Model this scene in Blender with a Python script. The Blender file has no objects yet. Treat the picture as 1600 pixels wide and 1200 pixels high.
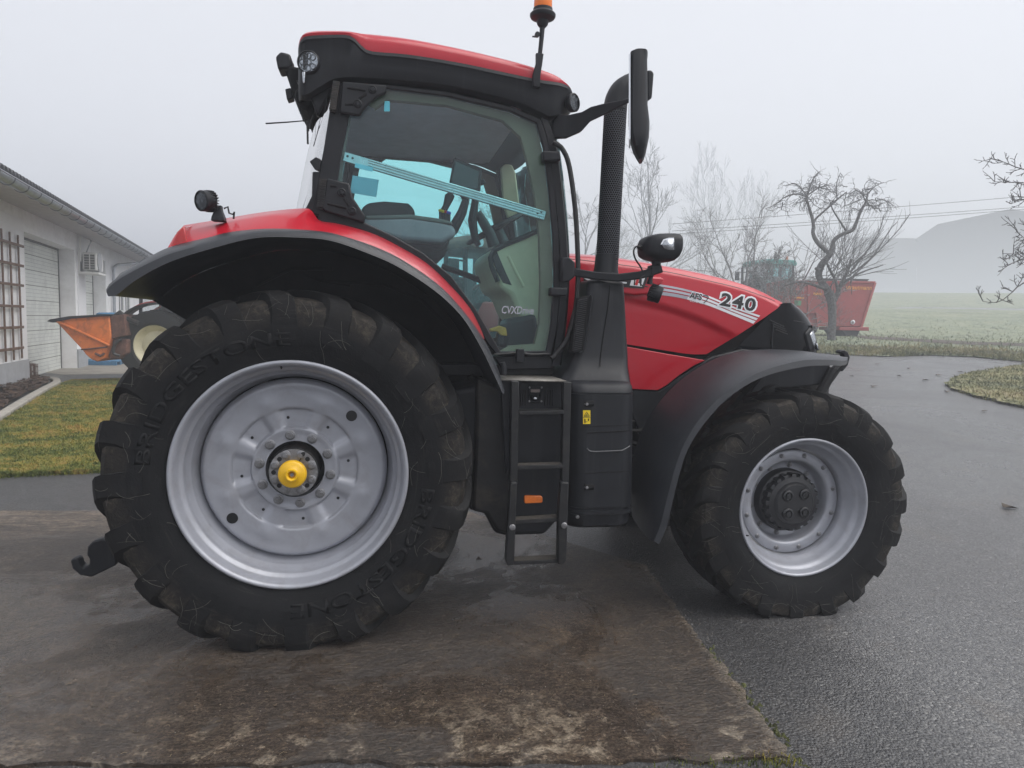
import bpy, bmesh, math, random
import numpy as np
from mathutils import Vector, Matrix
from mathutils.bvhtree import BVHTree
rnd = random.Random(7)
R = math.radians
S = bpy.context.scene
COL = S.collection

# ------------------------------------------------------------------ camera
PIT, YAW, ROL, FPX = 0.0870, 0.1859, 0.0256, 1100.4
CAM = np.array([0.440, -4.8595, 1.7229])
FW = np.array([math.sin(YAW)*math.cos(PIT), math.cos(YAW)*math.cos(PIT), -math.sin(PIT)])
_r = np.array([math.cos(YAW), -math.sin(YAW), 0.0]); _u = np.cross(_r, FW)
RT = _r*math.cos(ROL)+_u*math.sin(ROL); UP = -_r*math.sin(ROL)+_u*math.cos(ROL)
cd = bpy.data.cameras.new('camera'); co = bpy.data.objects.new('camera', cd); COL.objects.link(co)
M = Matrix(((RT[0], UP[0], -FW[0], CAM[0]), (RT[1], UP[1], -FW[1], CAM[1]), (RT[2], UP[2], -FW[2], CAM[2]), (0, 0, 0, 1)))
co.matrix_world = M
cd.sensor_width = 36; cd.lens = FPX/1600*36; cd.clip_end = 2000; cd.clip_start = 0.05
S.camera = co

# measuring helpers: where the sight line of photo pixel (u, v) meets a known plane of the place
def ray(u, v): return FW+RT*((u-800)/FPX)+UP*((600-v)/FPX)
def P(u, v, y):
    d = ray(u, v); return CAM+d*((y-CAM[1])/d[1])
def PZ(u, v, z=0.0):
    d = ray(u, v); return CAM+d*((z-CAM[2])/d[2])
def PD(u, v, D): return CAM+ray(u, v)*D
def PP(u, v, o, n):
    d = ray(u, v); return CAM+d*(np.dot(np.array(o)-CAM, n)/np.dot(d, n))
def xz(pts, y): return [(float(q[0]), float(q[2])) for q in (P(a, b, y) for a, b in pts)]
def c3(pts, y): return [tuple(float(k) for k in P(a, b, y)) for a, b in pts]
def resample(pts, n, smooth=True):
    p = np.array(pts, float)
    if smooth and len(p) > 2:
        q = [p[0]]
        for i in range(len(p)-1):
            a = p[max(i-1, 0)]; b = p[i]; c = p[i+1]; d = p[min(i+2, len(p)-1)]
            for t in np.linspace(0, 1, 9)[1:]:
                q.append(0.5*((2*b)+(-a+c)*t+(2*a-5*b+4*c-d)*t*t+(-a+3*b-3*c+d)*t**3))
        p = np.array(q)
    L = np.r_[0, np.cumsum(np.linalg.norm(np.diff(p, axis=0), axis=1))]
    s = np.linspace(0, L[-1], n)
    return np.stack([np.interp(s, L, p[:, k]) for k in range(p.shape[1])], -1)
def sst(a, b, x):
    t = np.clip((x-a)/(b-a), 0, 1); return t*t*(3-2*t)

# ------------------------------------------------------------------ terrain
def H(x, y):
    s = .575*(x-.44)+.82*(y+4.86)
    k = 2.0
    rise = .067*(k*np.log1p(np.exp(np.clip((s-7.5)/k, -30, 30)))-k*np.log1p(np.exp(np.clip((s-28.5)/k, -30, 30))))
    far = .104*(6*np.log1p(np.exp(np.clip((s-47)/6, -30, 30)))-6*np.log1p(np.exp(np.clip((s-128)/6, -30, 30))))
    return (rise+far)*sst(-4.0, 7.0, x)
def GH(u, v):
    d = ray(u, v); t = 2.0
    while t < 400:
        q = CAM+d*t
        if q[2] <= H(q[0], q[1]): break
        t *= 1.01
    q = CAM+d*t
    return np.array([q[0], q[1], float(H(q[0], q[1]))])

# ------------------------------------------------------------------ mesh builder
class G:
    def __init__(s): s.v = []; s.f = []
    def add(s, vs, fs):
        o = len(s.v); s.v += [tuple(float(c) for c in q) for q in vs]; s.f += [[o+i for i in f] for f in fs]; return s
    def box(s, x0, x1, y0, y1, z0, z1):
        return s.add([(x, y, z) for x in (x0, x1) for y in (y0, y1) for z in (z0, z1)],
                     [(0, 1, 3, 2), (4, 6, 7, 5), (0, 4, 5, 1), (2, 3, 7, 6), (0, 2, 6, 4), (1, 5, 7, 3)])
    def hexa(s, a, b):      # two quads, a and b, joined
        return s.add(list(a)+list(b), [(3, 2, 1, 0), (4, 5, 6, 7), (0, 1, 5, 4), (1, 2, 6, 5), (2, 3, 7, 6), (3, 0, 4, 7)])
    def prism(s, o, y0, y1):   # outline in xz, extruded along y
        n = len(o)
        return s.add([(x, y0, z) for x, z in o]+[(x, y1, z) for x, z in o],
                     [list(range(n)), list(range(2*n-1, n-1, -1))]+[(i, i+n, (i+1) % n+n, (i+1) % n) for i in range(n)])
    def prismz(s, o, z0, z1):
        n = len(o)
        return s.add([(x, y, z0) for x, y in o]+[(x, y, z1) for x, y in o],
                     [list(range(n)), list(range(2*n-1, n-1, -1))]+[(i, i+n, (i+1) % n+n, (i+1) % n) for i in range(n)])
    def tube(s, pts, rad, n=8, caps=True, flat=1.0):
        pts = [np.array(p, float) for p in pts]
        if not hasattr(rad, '__len__'): rad = [rad]*len(pts)
        T = [pts[min(i+1, len(pts)-1)]-pts[max(i-1, 0)] for i in range(len(pts))]
        T = [t/(np.linalg.norm(t)+1e-9) for t in T]
        ref = np.array([0, 0, 1.0]) if abs(T[0][2]) < .9 else np.array([1.0, 0, 0])
        a = np.cross(T[0], ref); a /= np.linalg.norm(a); vs = []
        for p, t, r in zip(pts, T, rad):
            a = a-t*np.dot(a, t); a /= np.linalg.norm(a)+1e-9; b = np.cross(t, a)
            for k in range(n):
                w = 2*math.pi*k/n
                vs.append(p+r*(a*math.cos(w)+b*math.sin(w)*flat))
        fs = []
        for i in range(len(pts)-1):
            for k in range(n):
                fs.append((i*n+k, i*n+(k+1) % n, (i+1)*n+(k+1) % n, (i+1)*n+k))
        if caps: fs += [list(range(n))[::-1], [(len(pts)-1)*n+k for k in range(n)]]
        return s.add(vs, fs)
    def lathe(s, prof, n=48, c=(0, 0, 0), axis='y', cap=False):    # prof = [(radius, along)]
        vs = []
        for r, h in prof:
            for k in range(n):
                w = 2*math.pi*k/n; a, b = r*math.cos(w), r*math.sin(w)
                vs.append({'y': (c[0]+a, c[1]+h, c[2]+b), 'z': (c[0]+a, c[1]+b, c[2]+h), 'x': (c[0]+h, c[1]+a, c[2]+b)}[axis])
        fs = [(i*n+k, i*n+(k+1) % n, (i+1)*n+(k+1) % n, (i+1)*n+k) for i in range(len(prof)-1) for k in range(n)]
        if cap: fs += [list(range(n)), [(len(prof)-1)*n+k for k in range(n)][::-1]]
        return s.add(vs, fs)
    def grid(s, rows, closed=False):       # rows of equal length
        n = len(rows[0]); m = len(rows)
        vs = [q for r in rows for q in r]
        fs = [(i*n+k, i*n+(k+1) % n, (i+1)*n+(k+1) % n, (i+1)*n+k) for i in range(m-1) for k in range(n if closed else n-1)]
        return s.add(vs, fs)
    def loft(s, rings):
        s.grid(rings, True); n = len(rings[0]); o = len(s.v)-n*len(rings)
        s.f += [[o+k for k in range(n)][::-1], [len(s.v)-n+k for k in range(n)]]
        return s
    def ribbon(s, pts, w, h, upv=(0, 0, 1)):    # rectangular bar along a path
        pts = [np.array(p, float) for p in pts]; upv = np.array(upv, float); rows = []
        for i, p in enumerate(pts):
            t = pts[min(i+1, len(pts)-1)]-pts[max(i-1, 0)]; t /= np.linalg.norm(t)
            a = np.cross(t, upv); a /= np.linalg.norm(a); b = np.cross(a, t)
            rows.append([p+a*w/2+b*h/2, p-a*w/2+b*h/2, p-a*w/2-b*h/2, p+a*w/2-b*h/2])
        return s.loft(rows)

def link(name, me, m, parent=None):
    o = bpy.data.objects.new(name, me); COL.objects.link(o)
    if m is not None: me.materials.append(m)
    if parent is not None: o.parent = parent
    return o
def build(name, g, m, parent=None, bev=0, seg=2, ang=32, loc=None, sub=0, solid=0, recalc=True):
    me = bpy.data.meshes.new(name); me.from_pydata(g.v, [], g.f)
    if recalc:
        b = bmesh.new(); b.from_mesh(me); bmesh.ops.recalc_face_normals(b, faces=b.faces); b.to_mesh(me); b.free()
    me.shade_smooth(); me.set_sharp_from_angle(angle=R(ang))
    o = link(name, me, m, parent)
    if loc is not None: o.location = loc
    if solid:
        k = o.modifiers.new('s', 'SOLIDIFY'); k.thickness = solid; k.offset = 0
    if bev:
        k = o.modifiers.new('b', 'BEVEL'); k.width = bev; k.segments = seg; k.limit_method = 'ANGLE'; k.angle_limit = R(35); k.harden_normals = False
        me.shade_smooth()
    if sub:
        k = o.modifiers.new('u', 'SUBSURF'); k.levels = sub; k.render_levels = sub
    return o
def empty(name, label=None, cat=None, loc=(0, 0, 0), rz=0, group=None, parent=None):
    o = bpy.data.objects.new(name, None); COL.objects.link(o); o.location = loc; o.rotation_euler = (0, 0, rz); o.empty_display_size = .2
    if parent: o.parent = parent
    tag(o, label, cat, group); return o
def tag(o, label=None, cat=None, group=None, kind=None):
    for k, v in (('label', label), ('category', cat), ('group', group), ('kind', kind)):
        if v: o[k] = v
    return o
def struct(name, g, m, **k): return tag(build(name, g, m, **k), kind='structure')

# text as geometry: outline font filled, mapped to the place by fn(x, y, z)
def text_geo(body, size=1.0, off=0.0, shear=0.0, extr=0.0, space=1.0, res=3):
    c = bpy.data.curves.new('t', 'FONT'); c.body = body; c.size = size; c.offset = off; c.shear = shear; c.extrude = extr
    c.space_character = space; c.resolution_u = res
    o = bpy.data.objects.new('t', c); COL.objects.link(o)
    dg = bpy.context.evaluated_depsgraph_get(); dg.update()
    me = o.evaluated_get(dg).to_mesh()
    vs = [tuple(v.co) for v in me.vertices]; fs = [tuple(p.vertices) for p in me.polygons]
    o.evaluated_get(dg).to_mesh_clear(); bpy.data.objects.remove(o); bpy.data.curves.remove(c)
    return vs, fs
def fit_text(body, **k):
    vs, fs = text_geo(body, **k); a = np.array(vs); mn = a.min(0); mx = a.max(0)
    a[:, 0] = (a[:, 0]-mn[0])/(mx[0]-mn[0]); a[:, 1] = (a[:, 1]-mn[1])/(mx[1]-mn[1])
    return a, fs, (mx[0]-mn[0])/(mx[1]-mn[1])

# ------------------------------------------------------------------ materials
MAT = {}
def nt(name):
    m = bpy.data.materials.new(name); m.use_nodes = True; t = m.node_tree; t.nodes.clear(); MAT[name] = m
    out = t.nodes.new('ShaderNodeOutputMaterial'); return m, t, out
def N(t, typ, **k):
    n = t.nodes.new('ShaderNode'+typ)
    for a, v in k.items():
        if a.startswith('i_'):
            key = a[2:].replace('_', ' ')
            n.inputs[key].default_value = v
        else: setattr(n, a, v)
    return n
def L(t, a, b): t.links.new(a, b)
def math_(t, op, a, b=None, clamp=False):
    n = t.nodes.new('ShaderNodeMath'); n.operation = op; n.use_clamp = clamp
    for i, q in enumerate((a, b)):
        if q is None: continue
        if isinstance(q, (int, float)): n.inputs[i].default_value = q
        else: L(t, q, n.inputs[i])
    return n.outputs[0]
def ramp(t, fac, stops):
    n = t.nodes.new('ShaderNodeValToRGB'); e = n.color_ramp.elements
    while len(e) < len(stops): e.new(.5)
    for q, (p, c) in zip(e, stops):
        q.position = p; q.color = (c[0], c[1], c[2], 1) if hasattr(c, '__len__') else (c, c, c, 1)
    L(t, fac, n.inputs[0]); return n.outputs[0]
def mix(t, fac, a, b, mode='MIX'):
    n = t.nodes.new('ShaderNodeMix'); n.data_type = 'RGBA'; n.blend_type = mode
    for i, q in ((0, fac), (6, a), (7, b)):
        if isinstance(q, (int, float)): n.inputs[i].default_value = q
        elif isinstance(q, tuple): n.inputs[i].default_value = (*q, 1)
        else: L(t, q, n.inputs[i])
    return n.outputs[2]
def noise(t, co, scale, det=4, rough=.6, dist=0):
    n = N(t, 'TexNoise'); n.inputs['Scale'].default_value = scale; n.inputs['Detail'].default_value = det
    n.inputs['Roughness'].default_value = rough; n.inputs['Distortion'].default_value = dist
    L(t, co, n.inputs['Vector']); return n.outputs['Fac']
def coords(t, kind='Object', scale=None, rot=None):
    c = N(t, 'TexCoord').outputs[kind]
    if scale or rot:
        m = N(t, 'Mapping'); L(t, c, m.inputs[0])
        if scale: m.inputs['Scale'].default_value = scale
        if rot: m.inputs['Rotation'].default_value = rot
        c = m.outputs[0]
    return c
def bump(t, h, strength=.3, dist=.01):
    n = N(t, 'Bump'); n.inputs['Strength'].default_value = strength; n.inputs['Distance'].default_value = dist
    L(t, h, n.inputs['Height']); return n.outputs[0]
def mat(name, c, rough=.5, metal=0, var=.25, vs=6, rv=.12, bs=0, bstr=.2, bd=.003, coat=0, spec=.5, dirt=None, dirt_amt=.5, dirt_scale=3):
    m, t, out = nt(name); p = N(t, 'BsdfPrincipled'); L(t, p.outputs[0], out.inputs[0])
    co = coords(t); n1 = noise(t, co, vs, 5, .65)
    lo = tuple(q*(1-var) for q in c); hi = tuple(min(1, q*(1+var)) for q in c)
    col = ramp(t, n1, [(.3, lo), (.7, hi)])
    if dirt:
        n3 = noise(t, co, dirt_scale, 6, .7, .6)
        col = mix(t, math_(t, 'MULTIPLY', ramp(t, n3, [(.48, 0), (.68, 1)]), dirt_amt), col, dirt)
    L(t, col, p.inputs['Base Color'])
    n2 = noise(t, co, vs*2.3, 4, .6)
    L(t, math_(t, 'ADD', math_(t, 'MULTIPLY', n2, 2*rv), rough-rv), p.inputs['Roughness'])
    p.inputs['Metallic'].default_value = metal; p.inputs['Coat Weight'].default_value = coat; p.inputs['Coat Roughness'].default_value = .06
    p.inputs['Specular IOR Level'].default_value = spec
    if bs: L(t, bump(t, noise(t, co, bs, 3, .6), bstr, bd), p.inputs['Normal'])
    return m
HAZE, SKY, SUN, EXPO = .0076, .0735, 1.35, 1.22
CLOUD = (6.5, 6.65, 7.1)
# ------------------------------------------------------------------ the materials of the place
def mk_paint(name, c, rough=.22, coat=1.0, dust=.25):
    m, t, out = nt(name); p = N(t, 'BsdfPrincipled'); L(t, p.outputs[0], out.inputs[0])
    co = coords(t); n = noise(t, co, 2.2, 6, .65, .4)
    col = mix(t, math_(t, 'MULTIPLY', ramp(t, n, [(.42, 0), (.75, 1)]), dust), tuple(c), tuple(.75*q+.05 for q in c))
    L(t, col, p.inputs['Base Color'])
    L(t, math_(t, 'ADD', math_(t, 'MULTIPLY', noise(t, co, 9, 4), .16), rough-.05), p.inputs['Roughness'])
    # fine drops of mist on the paint
    v = N(t, 'TexVoronoi'); v.inputs['Scale'].default_value = 90; L(t, co, v.inputs['Vector'])
    d = ramp(t, v.outputs['Distance'], [(.0, 1), (.16, 0)])
    L(t, bump(t, math_(t, 'ADD', math_(t, 'MULTIPLY', d, .5), noise(t, co, 300, 2)), .06, .002), p.inputs['Normal'])
    p.inputs['Coat Weight'].default_value = coat; p.inputs['Coat Roughness'].default_value = .05; p.inputs['Specular IOR Level'].default_value = .35
    return m
mk_paint('red_paint', (.41, .003, .016), .30, .4, .12)
mk_paint('red_dull', (.30, .035, .03), .5, .1, .6)
mk_paint('teal_paint', (.03, .22, .2), .45, .2, .5)
def mk_plastic(name, c, rough, drops=0.0, spec=.3):
    m, t, out = nt(name); p = N(t, 'BsdfPrincipled'); L(t, p.outputs[0], out.inputs[0])
    co = coords(t); n = noise(t, co, 3.5, 6, .7, .5); f = noise(t, co, 40, 3)
    col = ramp(t, n, [(.3, tuple(q*.8 for q in c)), (.72, tuple(q*1.35 for q in c))])
    # dried streaks running down
    st = noise(t, coords(t, scale=(26, 26, 1.1)), 1.0, 4, .6)
    col = mix(t, math_(t, 'MULTIPLY', ramp(t, st, [(.55, 0), (.72, 1)]), .16), col, (.07, .07, .075))
    r = math_(t, 'ADD', math_(t, 'MULTIPLY', n, .25), rough-.12)
    h = math_(t, 'MULTIPLY', noise(t, co, 420, 2), .5)
    if drops:
        v = N(t, 'TexVoronoi'); v.inputs['Scale'].default_value = 62; v.inputs['Randomness'].default_value = 1; L(t, co, v.inputs['Vector'])
        rad = math_(t, 'MULTIPLY', noise(t, co, 11, 3), .34)
        d = math_(t, 'MULTIPLY', math_(t, 'SUBTRACT', rad, v.outputs['Distance'], True), 8.0, True)
        col = mix(t, math_(t, 'MULTIPLY', d, drops), col, (.11, .11, .12))
        r = math_(t, 'SUBTRACT', r, math_(t, 'MULTIPLY', d, .35)); h = math_(t, 'ADD', h, math_(t, 'MULTIPLY', d, 1.6))
    p.inputs['Specular IOR Level'].default_value = spec
    L(t, col, p.inputs['Base Color']); L(t, r, p.inputs['Roughness']); L(t, bump(t, h, .25, .002), p.inputs['Normal'])
    return m
mk_plastic('black_plastic', (.0095, .0105, .0135), .47)
mk_plastic('wet_plastic', (.019, .021, .026), .42, .45, .5)
mk_plastic('guard_plastic', (.019, .021, .026), .44, 0, .5)
mk_plastic('hub_black', (.012, .0125, .015), .42, 0, .6)
mk_plastic('mirror_shell', (.010, .011, .014), .5)
mat('black_gloss', (.004, .0045, .006), .10, 0, .2, 3, .04, spec=.22)
mat('dark_metal', (.006, .006, .007), .55, .2, .4, 9, .15, bs=60, bstr=.2, dirt=(.07, .055, .04), dirt_amt=.5, dirt_scale=4)
mat('dark_inside', (.004, .004, .005), .8, 0, .4, 7, .1, dirt=(.02, .016, .013), dirt_amt=.35, dirt_scale=3, spec=.25)
mat('ladder_metal', (.009, .0095, .011), .5, .1, .3, 8, .15, bs=140, bstr=.15, dirt=(.06, .055, .047), dirt_amt=.3, dirt_scale=12)
mat('silver_paint', (.345, .355, .395), .38, .25, .08, 5, .08, bs=500, bstr=.03, dirt=(.19, .175, .16), dirt_amt=.25, dirt_scale=7, coat=.15)
mat('steel', (.35, .35, .36), .4, .8, .2, 20, .12)
mat('bolt_steel', (.26, .26, .27), .45, .7, .25, 40, .12, dirt=(.10, .09, .07), dirt_amt=.5, dirt_scale=30)
mat('aluminium', (.55, .57, .6), .3, .85, .12, 12, .1)
mat('tread_plate', (.20, .19, .175), .5, .4, .3, 40, .15, bs=55, bstr=.8, bd=.006, dirt=(.10, .085, .06), dirt_amt=.7, dirt_scale=14)
mat('muddy_tread', (.06, .053, .045), .85, 0, .5, 40, .1, bs=70, bstr=.8, bd=.006)
mat('yellow_cap', (.82, .47, .006), .42, 0, .06, 8, .06, coat=.2)
mat('yellow_sticker', (.80, .58, .02), .45, 0, .05, 8, .05)
mat('orange_reflector', (.75, .17, .012), .25, 0, .12, 60, .05, coat=.6)
mat('white_decal', (.72, .73, .76), .35, 0, .04, 5, .05)
mat('grey_decal', (.36, .37, .42), .35, .2, .06, 5, .05)
mat('black_decal', (.007, .007, .008), .3, 0, .1, 5, .05)
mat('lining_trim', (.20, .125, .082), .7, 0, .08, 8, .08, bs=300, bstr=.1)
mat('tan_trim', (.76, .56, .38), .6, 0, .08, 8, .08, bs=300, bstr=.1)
mat('headliner', (.82, .60, .70), .85, 0, .1, 9, .05, bs=300, bstr=.2)
mat('seat_fabric', (.035, .036, .040), .8, 0, .25, 12, .08, bs=200, bstr=.3)
mat('cab_plastic', (.012, .0125, .015), .55, 0, .2, 9, .1)
mat('arm_grey', (.36, .26, .29), .6, 0, .1, 9, .1)
mat('cab_grey', (.16, .13, .12), .6, 0, .1, 9, .1)
mat('lamp_reflector', (.46, .48, .51), .22, .8, .2, 60, .1, bs=90, bstr=.6)
mat('mirror_glass', (.75, .77, .8), .03, 1, .02, 3, .01)
mat('red_lens', (.42, .012, .012), .15, 0, .2, 30, .05, coat=.8)
mat('knob_red', (.6, .02, .02), .4); mat('knob_yellow', (.8, .5, .02), .4); mat('knob_blue', (.02, .06, .5), .4)
mat('cable', (.010, .010, .011), .5)
mat('screen_glass', (.012, .013, .016), .12, coat=.5)
mat('green_sticker', (.10, .30, .16), .5); mat('orange_letter', (.62, .25, .03), .5)

def mk_glass(name, tint, refl=1.0, film=0.0, base=0.0):
    m, t, out = nt(name)
    tr = N(t, 'BsdfTransparent'); tr.inputs['Color'].default_value = (*tint, 1)
    gl = N(t, 'BsdfGlossy'); gl.inputs['Roughness'].default_value = .015
    fr = N(t, 'Fresnel'); fr.inputs['IOR'].default_value = 1.5
    ms = N(t, 'MixShader'); L(t, math_(t, 'ADD', math_(t, 'MULTIPLY', fr.outputs[0], refl, True), base, True), ms.inputs[0]); L(t, tr.outputs[0], ms.inputs[1]); L(t, gl.outputs[0], ms.inputs[2])
    o = ms.outputs[0]
    if film:
        df = N(t, 'BsdfDiffuse'); df.inputs['Color'].default_value = (.40, .47, .55, 1)
        nz = noise(t, coords(t), 5, 5, .7); m2 = N(t, 'MixShader')
        L(t, math_(t, 'MULTIPLY', nz, film), m2.inputs[0]); L(t, o, m2.inputs[1]); L(t, df.outputs[0], m2.inputs[2]); o = m2.outputs[0]
    L(t, o, out.inputs[0]); return m
mk_glass('cab_glass', (.66, 1.0, 1.0), .9, .075)
mk_glass('rear_glass', (.55, .93, .95), 2.6, .0, .72)
mk_glass('lamp_glass', (.95, .97, .98), 1.0)

def mk_lens(name, c, em):
    m, t, out = nt(name); p = N(t, 'BsdfPrincipled'); L(t, p.outputs[0], out.inputs[0])
    p.inputs['Base Color'].default_value = (*c, 1); p.inputs['Roughness'].default_value = .12
    p.inputs['Transmission Weight'].default_value = .3
    nz = noise(t, coords(t, scale=(1, 1, .1)), 160, 2); L(t, bump(t, nz, .5, .004), p.inputs['Normal']); return m
mk_lens('beacon_lens', (.95, .22, .01), 0)

def mk_rubber(name, rr, scale=1.0):
    m, t, out = nt(name); p = N(t, 'BsdfPrincipled'); L(t, p.outputs[0], out.inputs[0])
    co = coords(t); sx = N(t, 'SeparateXYZ'); L(t, co, sx.inputs[0]); X, Y, Z = sx.outputs
    rad = math_(t, 'SQRT', math_(t, 'ADD', math_(t, 'MULTIPLY', X, X), math_(t, 'MULTIPLY', Z, Z)))
    n1 = noise(t, co, 3.2, 7, .7, .5); n2 = noise(t, co, 24, 7, .75, .6)
    col = ramp(t, n1, [(.25, (.0035, .0038, .0045)), (.55, (.0075, .0078, .009)), (.8, (.020, .0195, .019))])
    # dried mud on the tread and the shoulders
    zone = math_(t, 'MULTIPLY', math_(t, 'SUBTRACT', rad, rr*.79), 12.0/rr, True)
    mudn = ramp(t, math_(t, 'ADD', math_(t, 'MULTIPLY', n1, .6), math_(t, 'MULTIPLY', n2, .4)), [(.34, 0), (.52, 1)])
    at = N(t, 'Attribute'); at.attribute_name = 'mud'
    mud = math_(t, 'MULTIPLY', math_(t, 'MULTIPLY', zone, mudn, True), at.outputs['Fac'], True)
    col = mix(t, math_(t, 'MULTIPLY', mud, .85), col, ramp(t, n2, [(.30, (.008, .0075, .007)), (.52, (.030, .026, .022)), (.75, (.105, .086, .066))]))
    # scuffs rubbed round the wall
    ang = math_(t, 'ARCTAN2', Z, X); cx = N(t, 'CombineXYZ'); L(t, math_(t, 'MULTIPLY', rad, 34.0), cx.inputs[0]); L(t, math_(t, 'MULTIPLY', ang, 2.2), cx.inputs[1])
    scf = noise(t, cx.outputs[0], 1.0, 6, .75, .8); thr = ramp(t, scf, [(.56, 0), (.72, 1)])
    col = mix(t, math_(t, 'MULTIPLY', thr, .28), col, (.075, .070, .064))
    L(t, col, p.inputs['Base Color'])
    L(t, math_(t, 'ADD', math_(t, 'MULTIPLY', n2, .25), .55), p.inputs['Roughness'])
    h = math_(t, 'ADD', math_(t, 'MULTIPLY', n2, .5), math_(t, 'ADD', math_(t, 'MULTIPLY', thr, .12), math_(t, 'MULTIPLY', mud, .8)))
    h = math_(t, 'ADD', h, math_(t, 'MULTIPLY', noise(t, co, 120, 3), .25))
    L(t, bump(t, h, .45, .006), p.inputs['Normal']); p.inputs['Specular IOR Level'].default_value = .2
    return m
mk_rubber('rubber_rear', .951); mk_rubber('rubber_front', .703, 1.25); mk_rubber('rubber_old', .9)

# perforated stack guard: rows of staggered holes by angle and height
m, t, out = nt('perforated_guard'); p = N(t, 'BsdfPrincipled'); L(t, p.outputs[0], out.inputs[0])
uv = N(t, 'UVMap'); sx = N(t, 'SeparateXYZ'); L(t, uv.outputs[0], sx.inputs[0])
U, V = sx.outputs[0], sx.outputs[1]
row = math_(t, 'FLOOR', V); off = math_(t, 'MULTIPLY', math_(t, 'MODULO', row, 2), .5)
du = math_(t, 'SUBTRACT', math_(t, 'FRACT', math_(t, 'ADD', U, off)), .5); dv = math_(t, 'SUBTRACT', math_(t, 'FRACT', V), .5)
dd = math_(t, 'SQRT', math_(t, 'ADD', math_(t, 'MULTIPLY', du, du), math_(t, 'MULTIPLY', math_(t, 'MULTIPLY', dv, dv), .75)))
hole = ramp(t, dd, [(.35, 1), (.42, 0)])
L(t, mix(t, hole, (.040, .043, .053), (.002, .002, .002)), p.inputs['Base Color'])
L(t, math_(t, 'ADD', math_(t, 'MULTIPLY', hole, .5), .4), p.inputs['Roughness'])
L(t, math_(t, 'SUBTRACT', .5, math_(t, 'MULTIPLY', hole, .5)), p.inputs['Specular IOR Level'])
L(t, bump(t, math_(t, 'SUBTRACT', 1.0, hole), .6, .004), p.inputs['Normal'])
# ------------------------------------------------------------------ the tractor
T = empty('tractor', 'big red tractor with black mudguards and silver wheels parked on the yard', 'tractor', (0, 0, 0))
RY, RZ, RR = -1.19, .916, .951
FX, FY, FZ, FR = 2.928, -1.14, .669, .703

def tyre_geo(Rt, rim, w, nl, hub_z, lugw, seed, flangey=0.0):
    """tyre in wheel coordinates: outer side toward -y, flange plane y=0; lugs on a rounded carcass"""
    g = G(); rr = random.Random(seed); yc = w/2-.035; hw = w/2
    # carcass half profile: (distance from centre plane, radius)
    car = [(0, Rt-.048), (.30*hw/.31, Rt*.936)]
    k = Rt/.951
    half = [(0, Rt-.040*k), (hw*.45, Rt-.042*k), (hw*.72, Rt-.047*k), (hw*.87, Rt-.058*k), (hw*.945, Rt-.082*k), (hw*.985, Rt-.132*k), (hw, Rt-.20*k), (hw*.985, rim+.12*k), (hw*.95, rim+.075*k), (hw*.90, rim+.035*k), (hw*.875, rim+.012), (hw*.84, rim-.004)]
    prof = [(r, yc-y) for y, r in half[::-1]]+[(r, yc+y) for y, r in half[1:]]
    def squash(q):
        x, y, z = q; lim = -hub_z
        if z < lim+.06:      # the loaded patch: flattened on the ground, bulged sideways
            d = max(0, lim+.012-z)
            if z < lim+.004: z = lim+.004+ .0*(z-lim)
        f = sst(-.55*Rt, -Rt, z); y += (y-yc)/hw*.035*f
        return (x, y, z)
    n = 160; rows = []
    for r, y in prof:
        rows.append([squash((r*math.cos(2*math.pi*i/n), y, r*math.sin(2*math.pi*i/n))) for i in range(n)])
    g.grid(rows, True)
    # lugs
    ctr = [(0.0, Rt-.04*k, Rt), (.25, Rt-.041*k, Rt-.001), (.5, Rt-.044*k, Rt-.004*k), (.72, Rt-.050*k, Rt-.009*k), (.88, Rt-.064*k, Rt-.022*k), (.955, Rt-.095*k, Rt-.042*k), (.992, Rt-.15*k, Rt-.078*k), (1.008, Rt-.18*k, Rt-.125*k), (1.006, Rt-.215*k, Rt-.185*k), (1.0, Rt-.25*k, Rt-.24*k)]
    for side in (-1, 1):
        for i in range(nl):
            a0 = 2*math.pi*(i+(.5 if side > 0 else 0))/nl+rr.uniform(-.006, .006); rings = []
            for j, (s, rb, rt) in enumerate(ctr):
                s2 = min(s, 1.0)
                ang = a0-(.30*s2**1.15)*(1/k)**.5*.95          # outer ends trail behind the centre
                hwid = lugw*(.72+.62*s2)*(1.0+rr.uniform(-.05, .05)); dw = hwid*.80
                if j == 0: ang += .03
                y = yc+side*hw*s
                top = rt; base = rb-.006
                def pt(r, da): return squash((r*math.cos(ang+da/Rt), y, r*math.sin(ang+da/Rt)))
                if j >= 6:
                    y2 = y
                rings.append([pt(base, -hwid), pt(top, -dw), pt(top+.0015, 0), pt(top, dw), pt(base, hwid)])
            # blunt inner end
            g.loft(rings)
    g.mud = len(prof)*n
    return g
def set_mud(o, nc, low=.22):
    a = o.data.attributes.new('mud', 'FLOAT', 'POINT'); a.data.foreach_set('value', [1.0 if i < nc else low for i in range(len(o.data.vertices))])
def hexbolt(g, cx, cy, cz, r, h, flange=True):    # head standing toward -y
    o = [(cx+r*math.cos(R(60*k+10)), cz+r*math.sin(R(60*k+10))) for k in range(6)]
    g.prism(o, cy-h, cy)
    if flange: g.lathe([(r*1.45, cy+.002), (r*1.45, cy-.004), (r*1.1, cy-.007), (0, cy-.007)], 14, (cx, 0, cz))
    g.lathe([(r*.55, cy-h-.006), (0.0, cy-h-.006)], 8, (cx, 0, cz)); g.lathe([(r*.55, cy-h), (r*.55, cy-h-.006)], 8, (cx, 0, cz))
    return g

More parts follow.
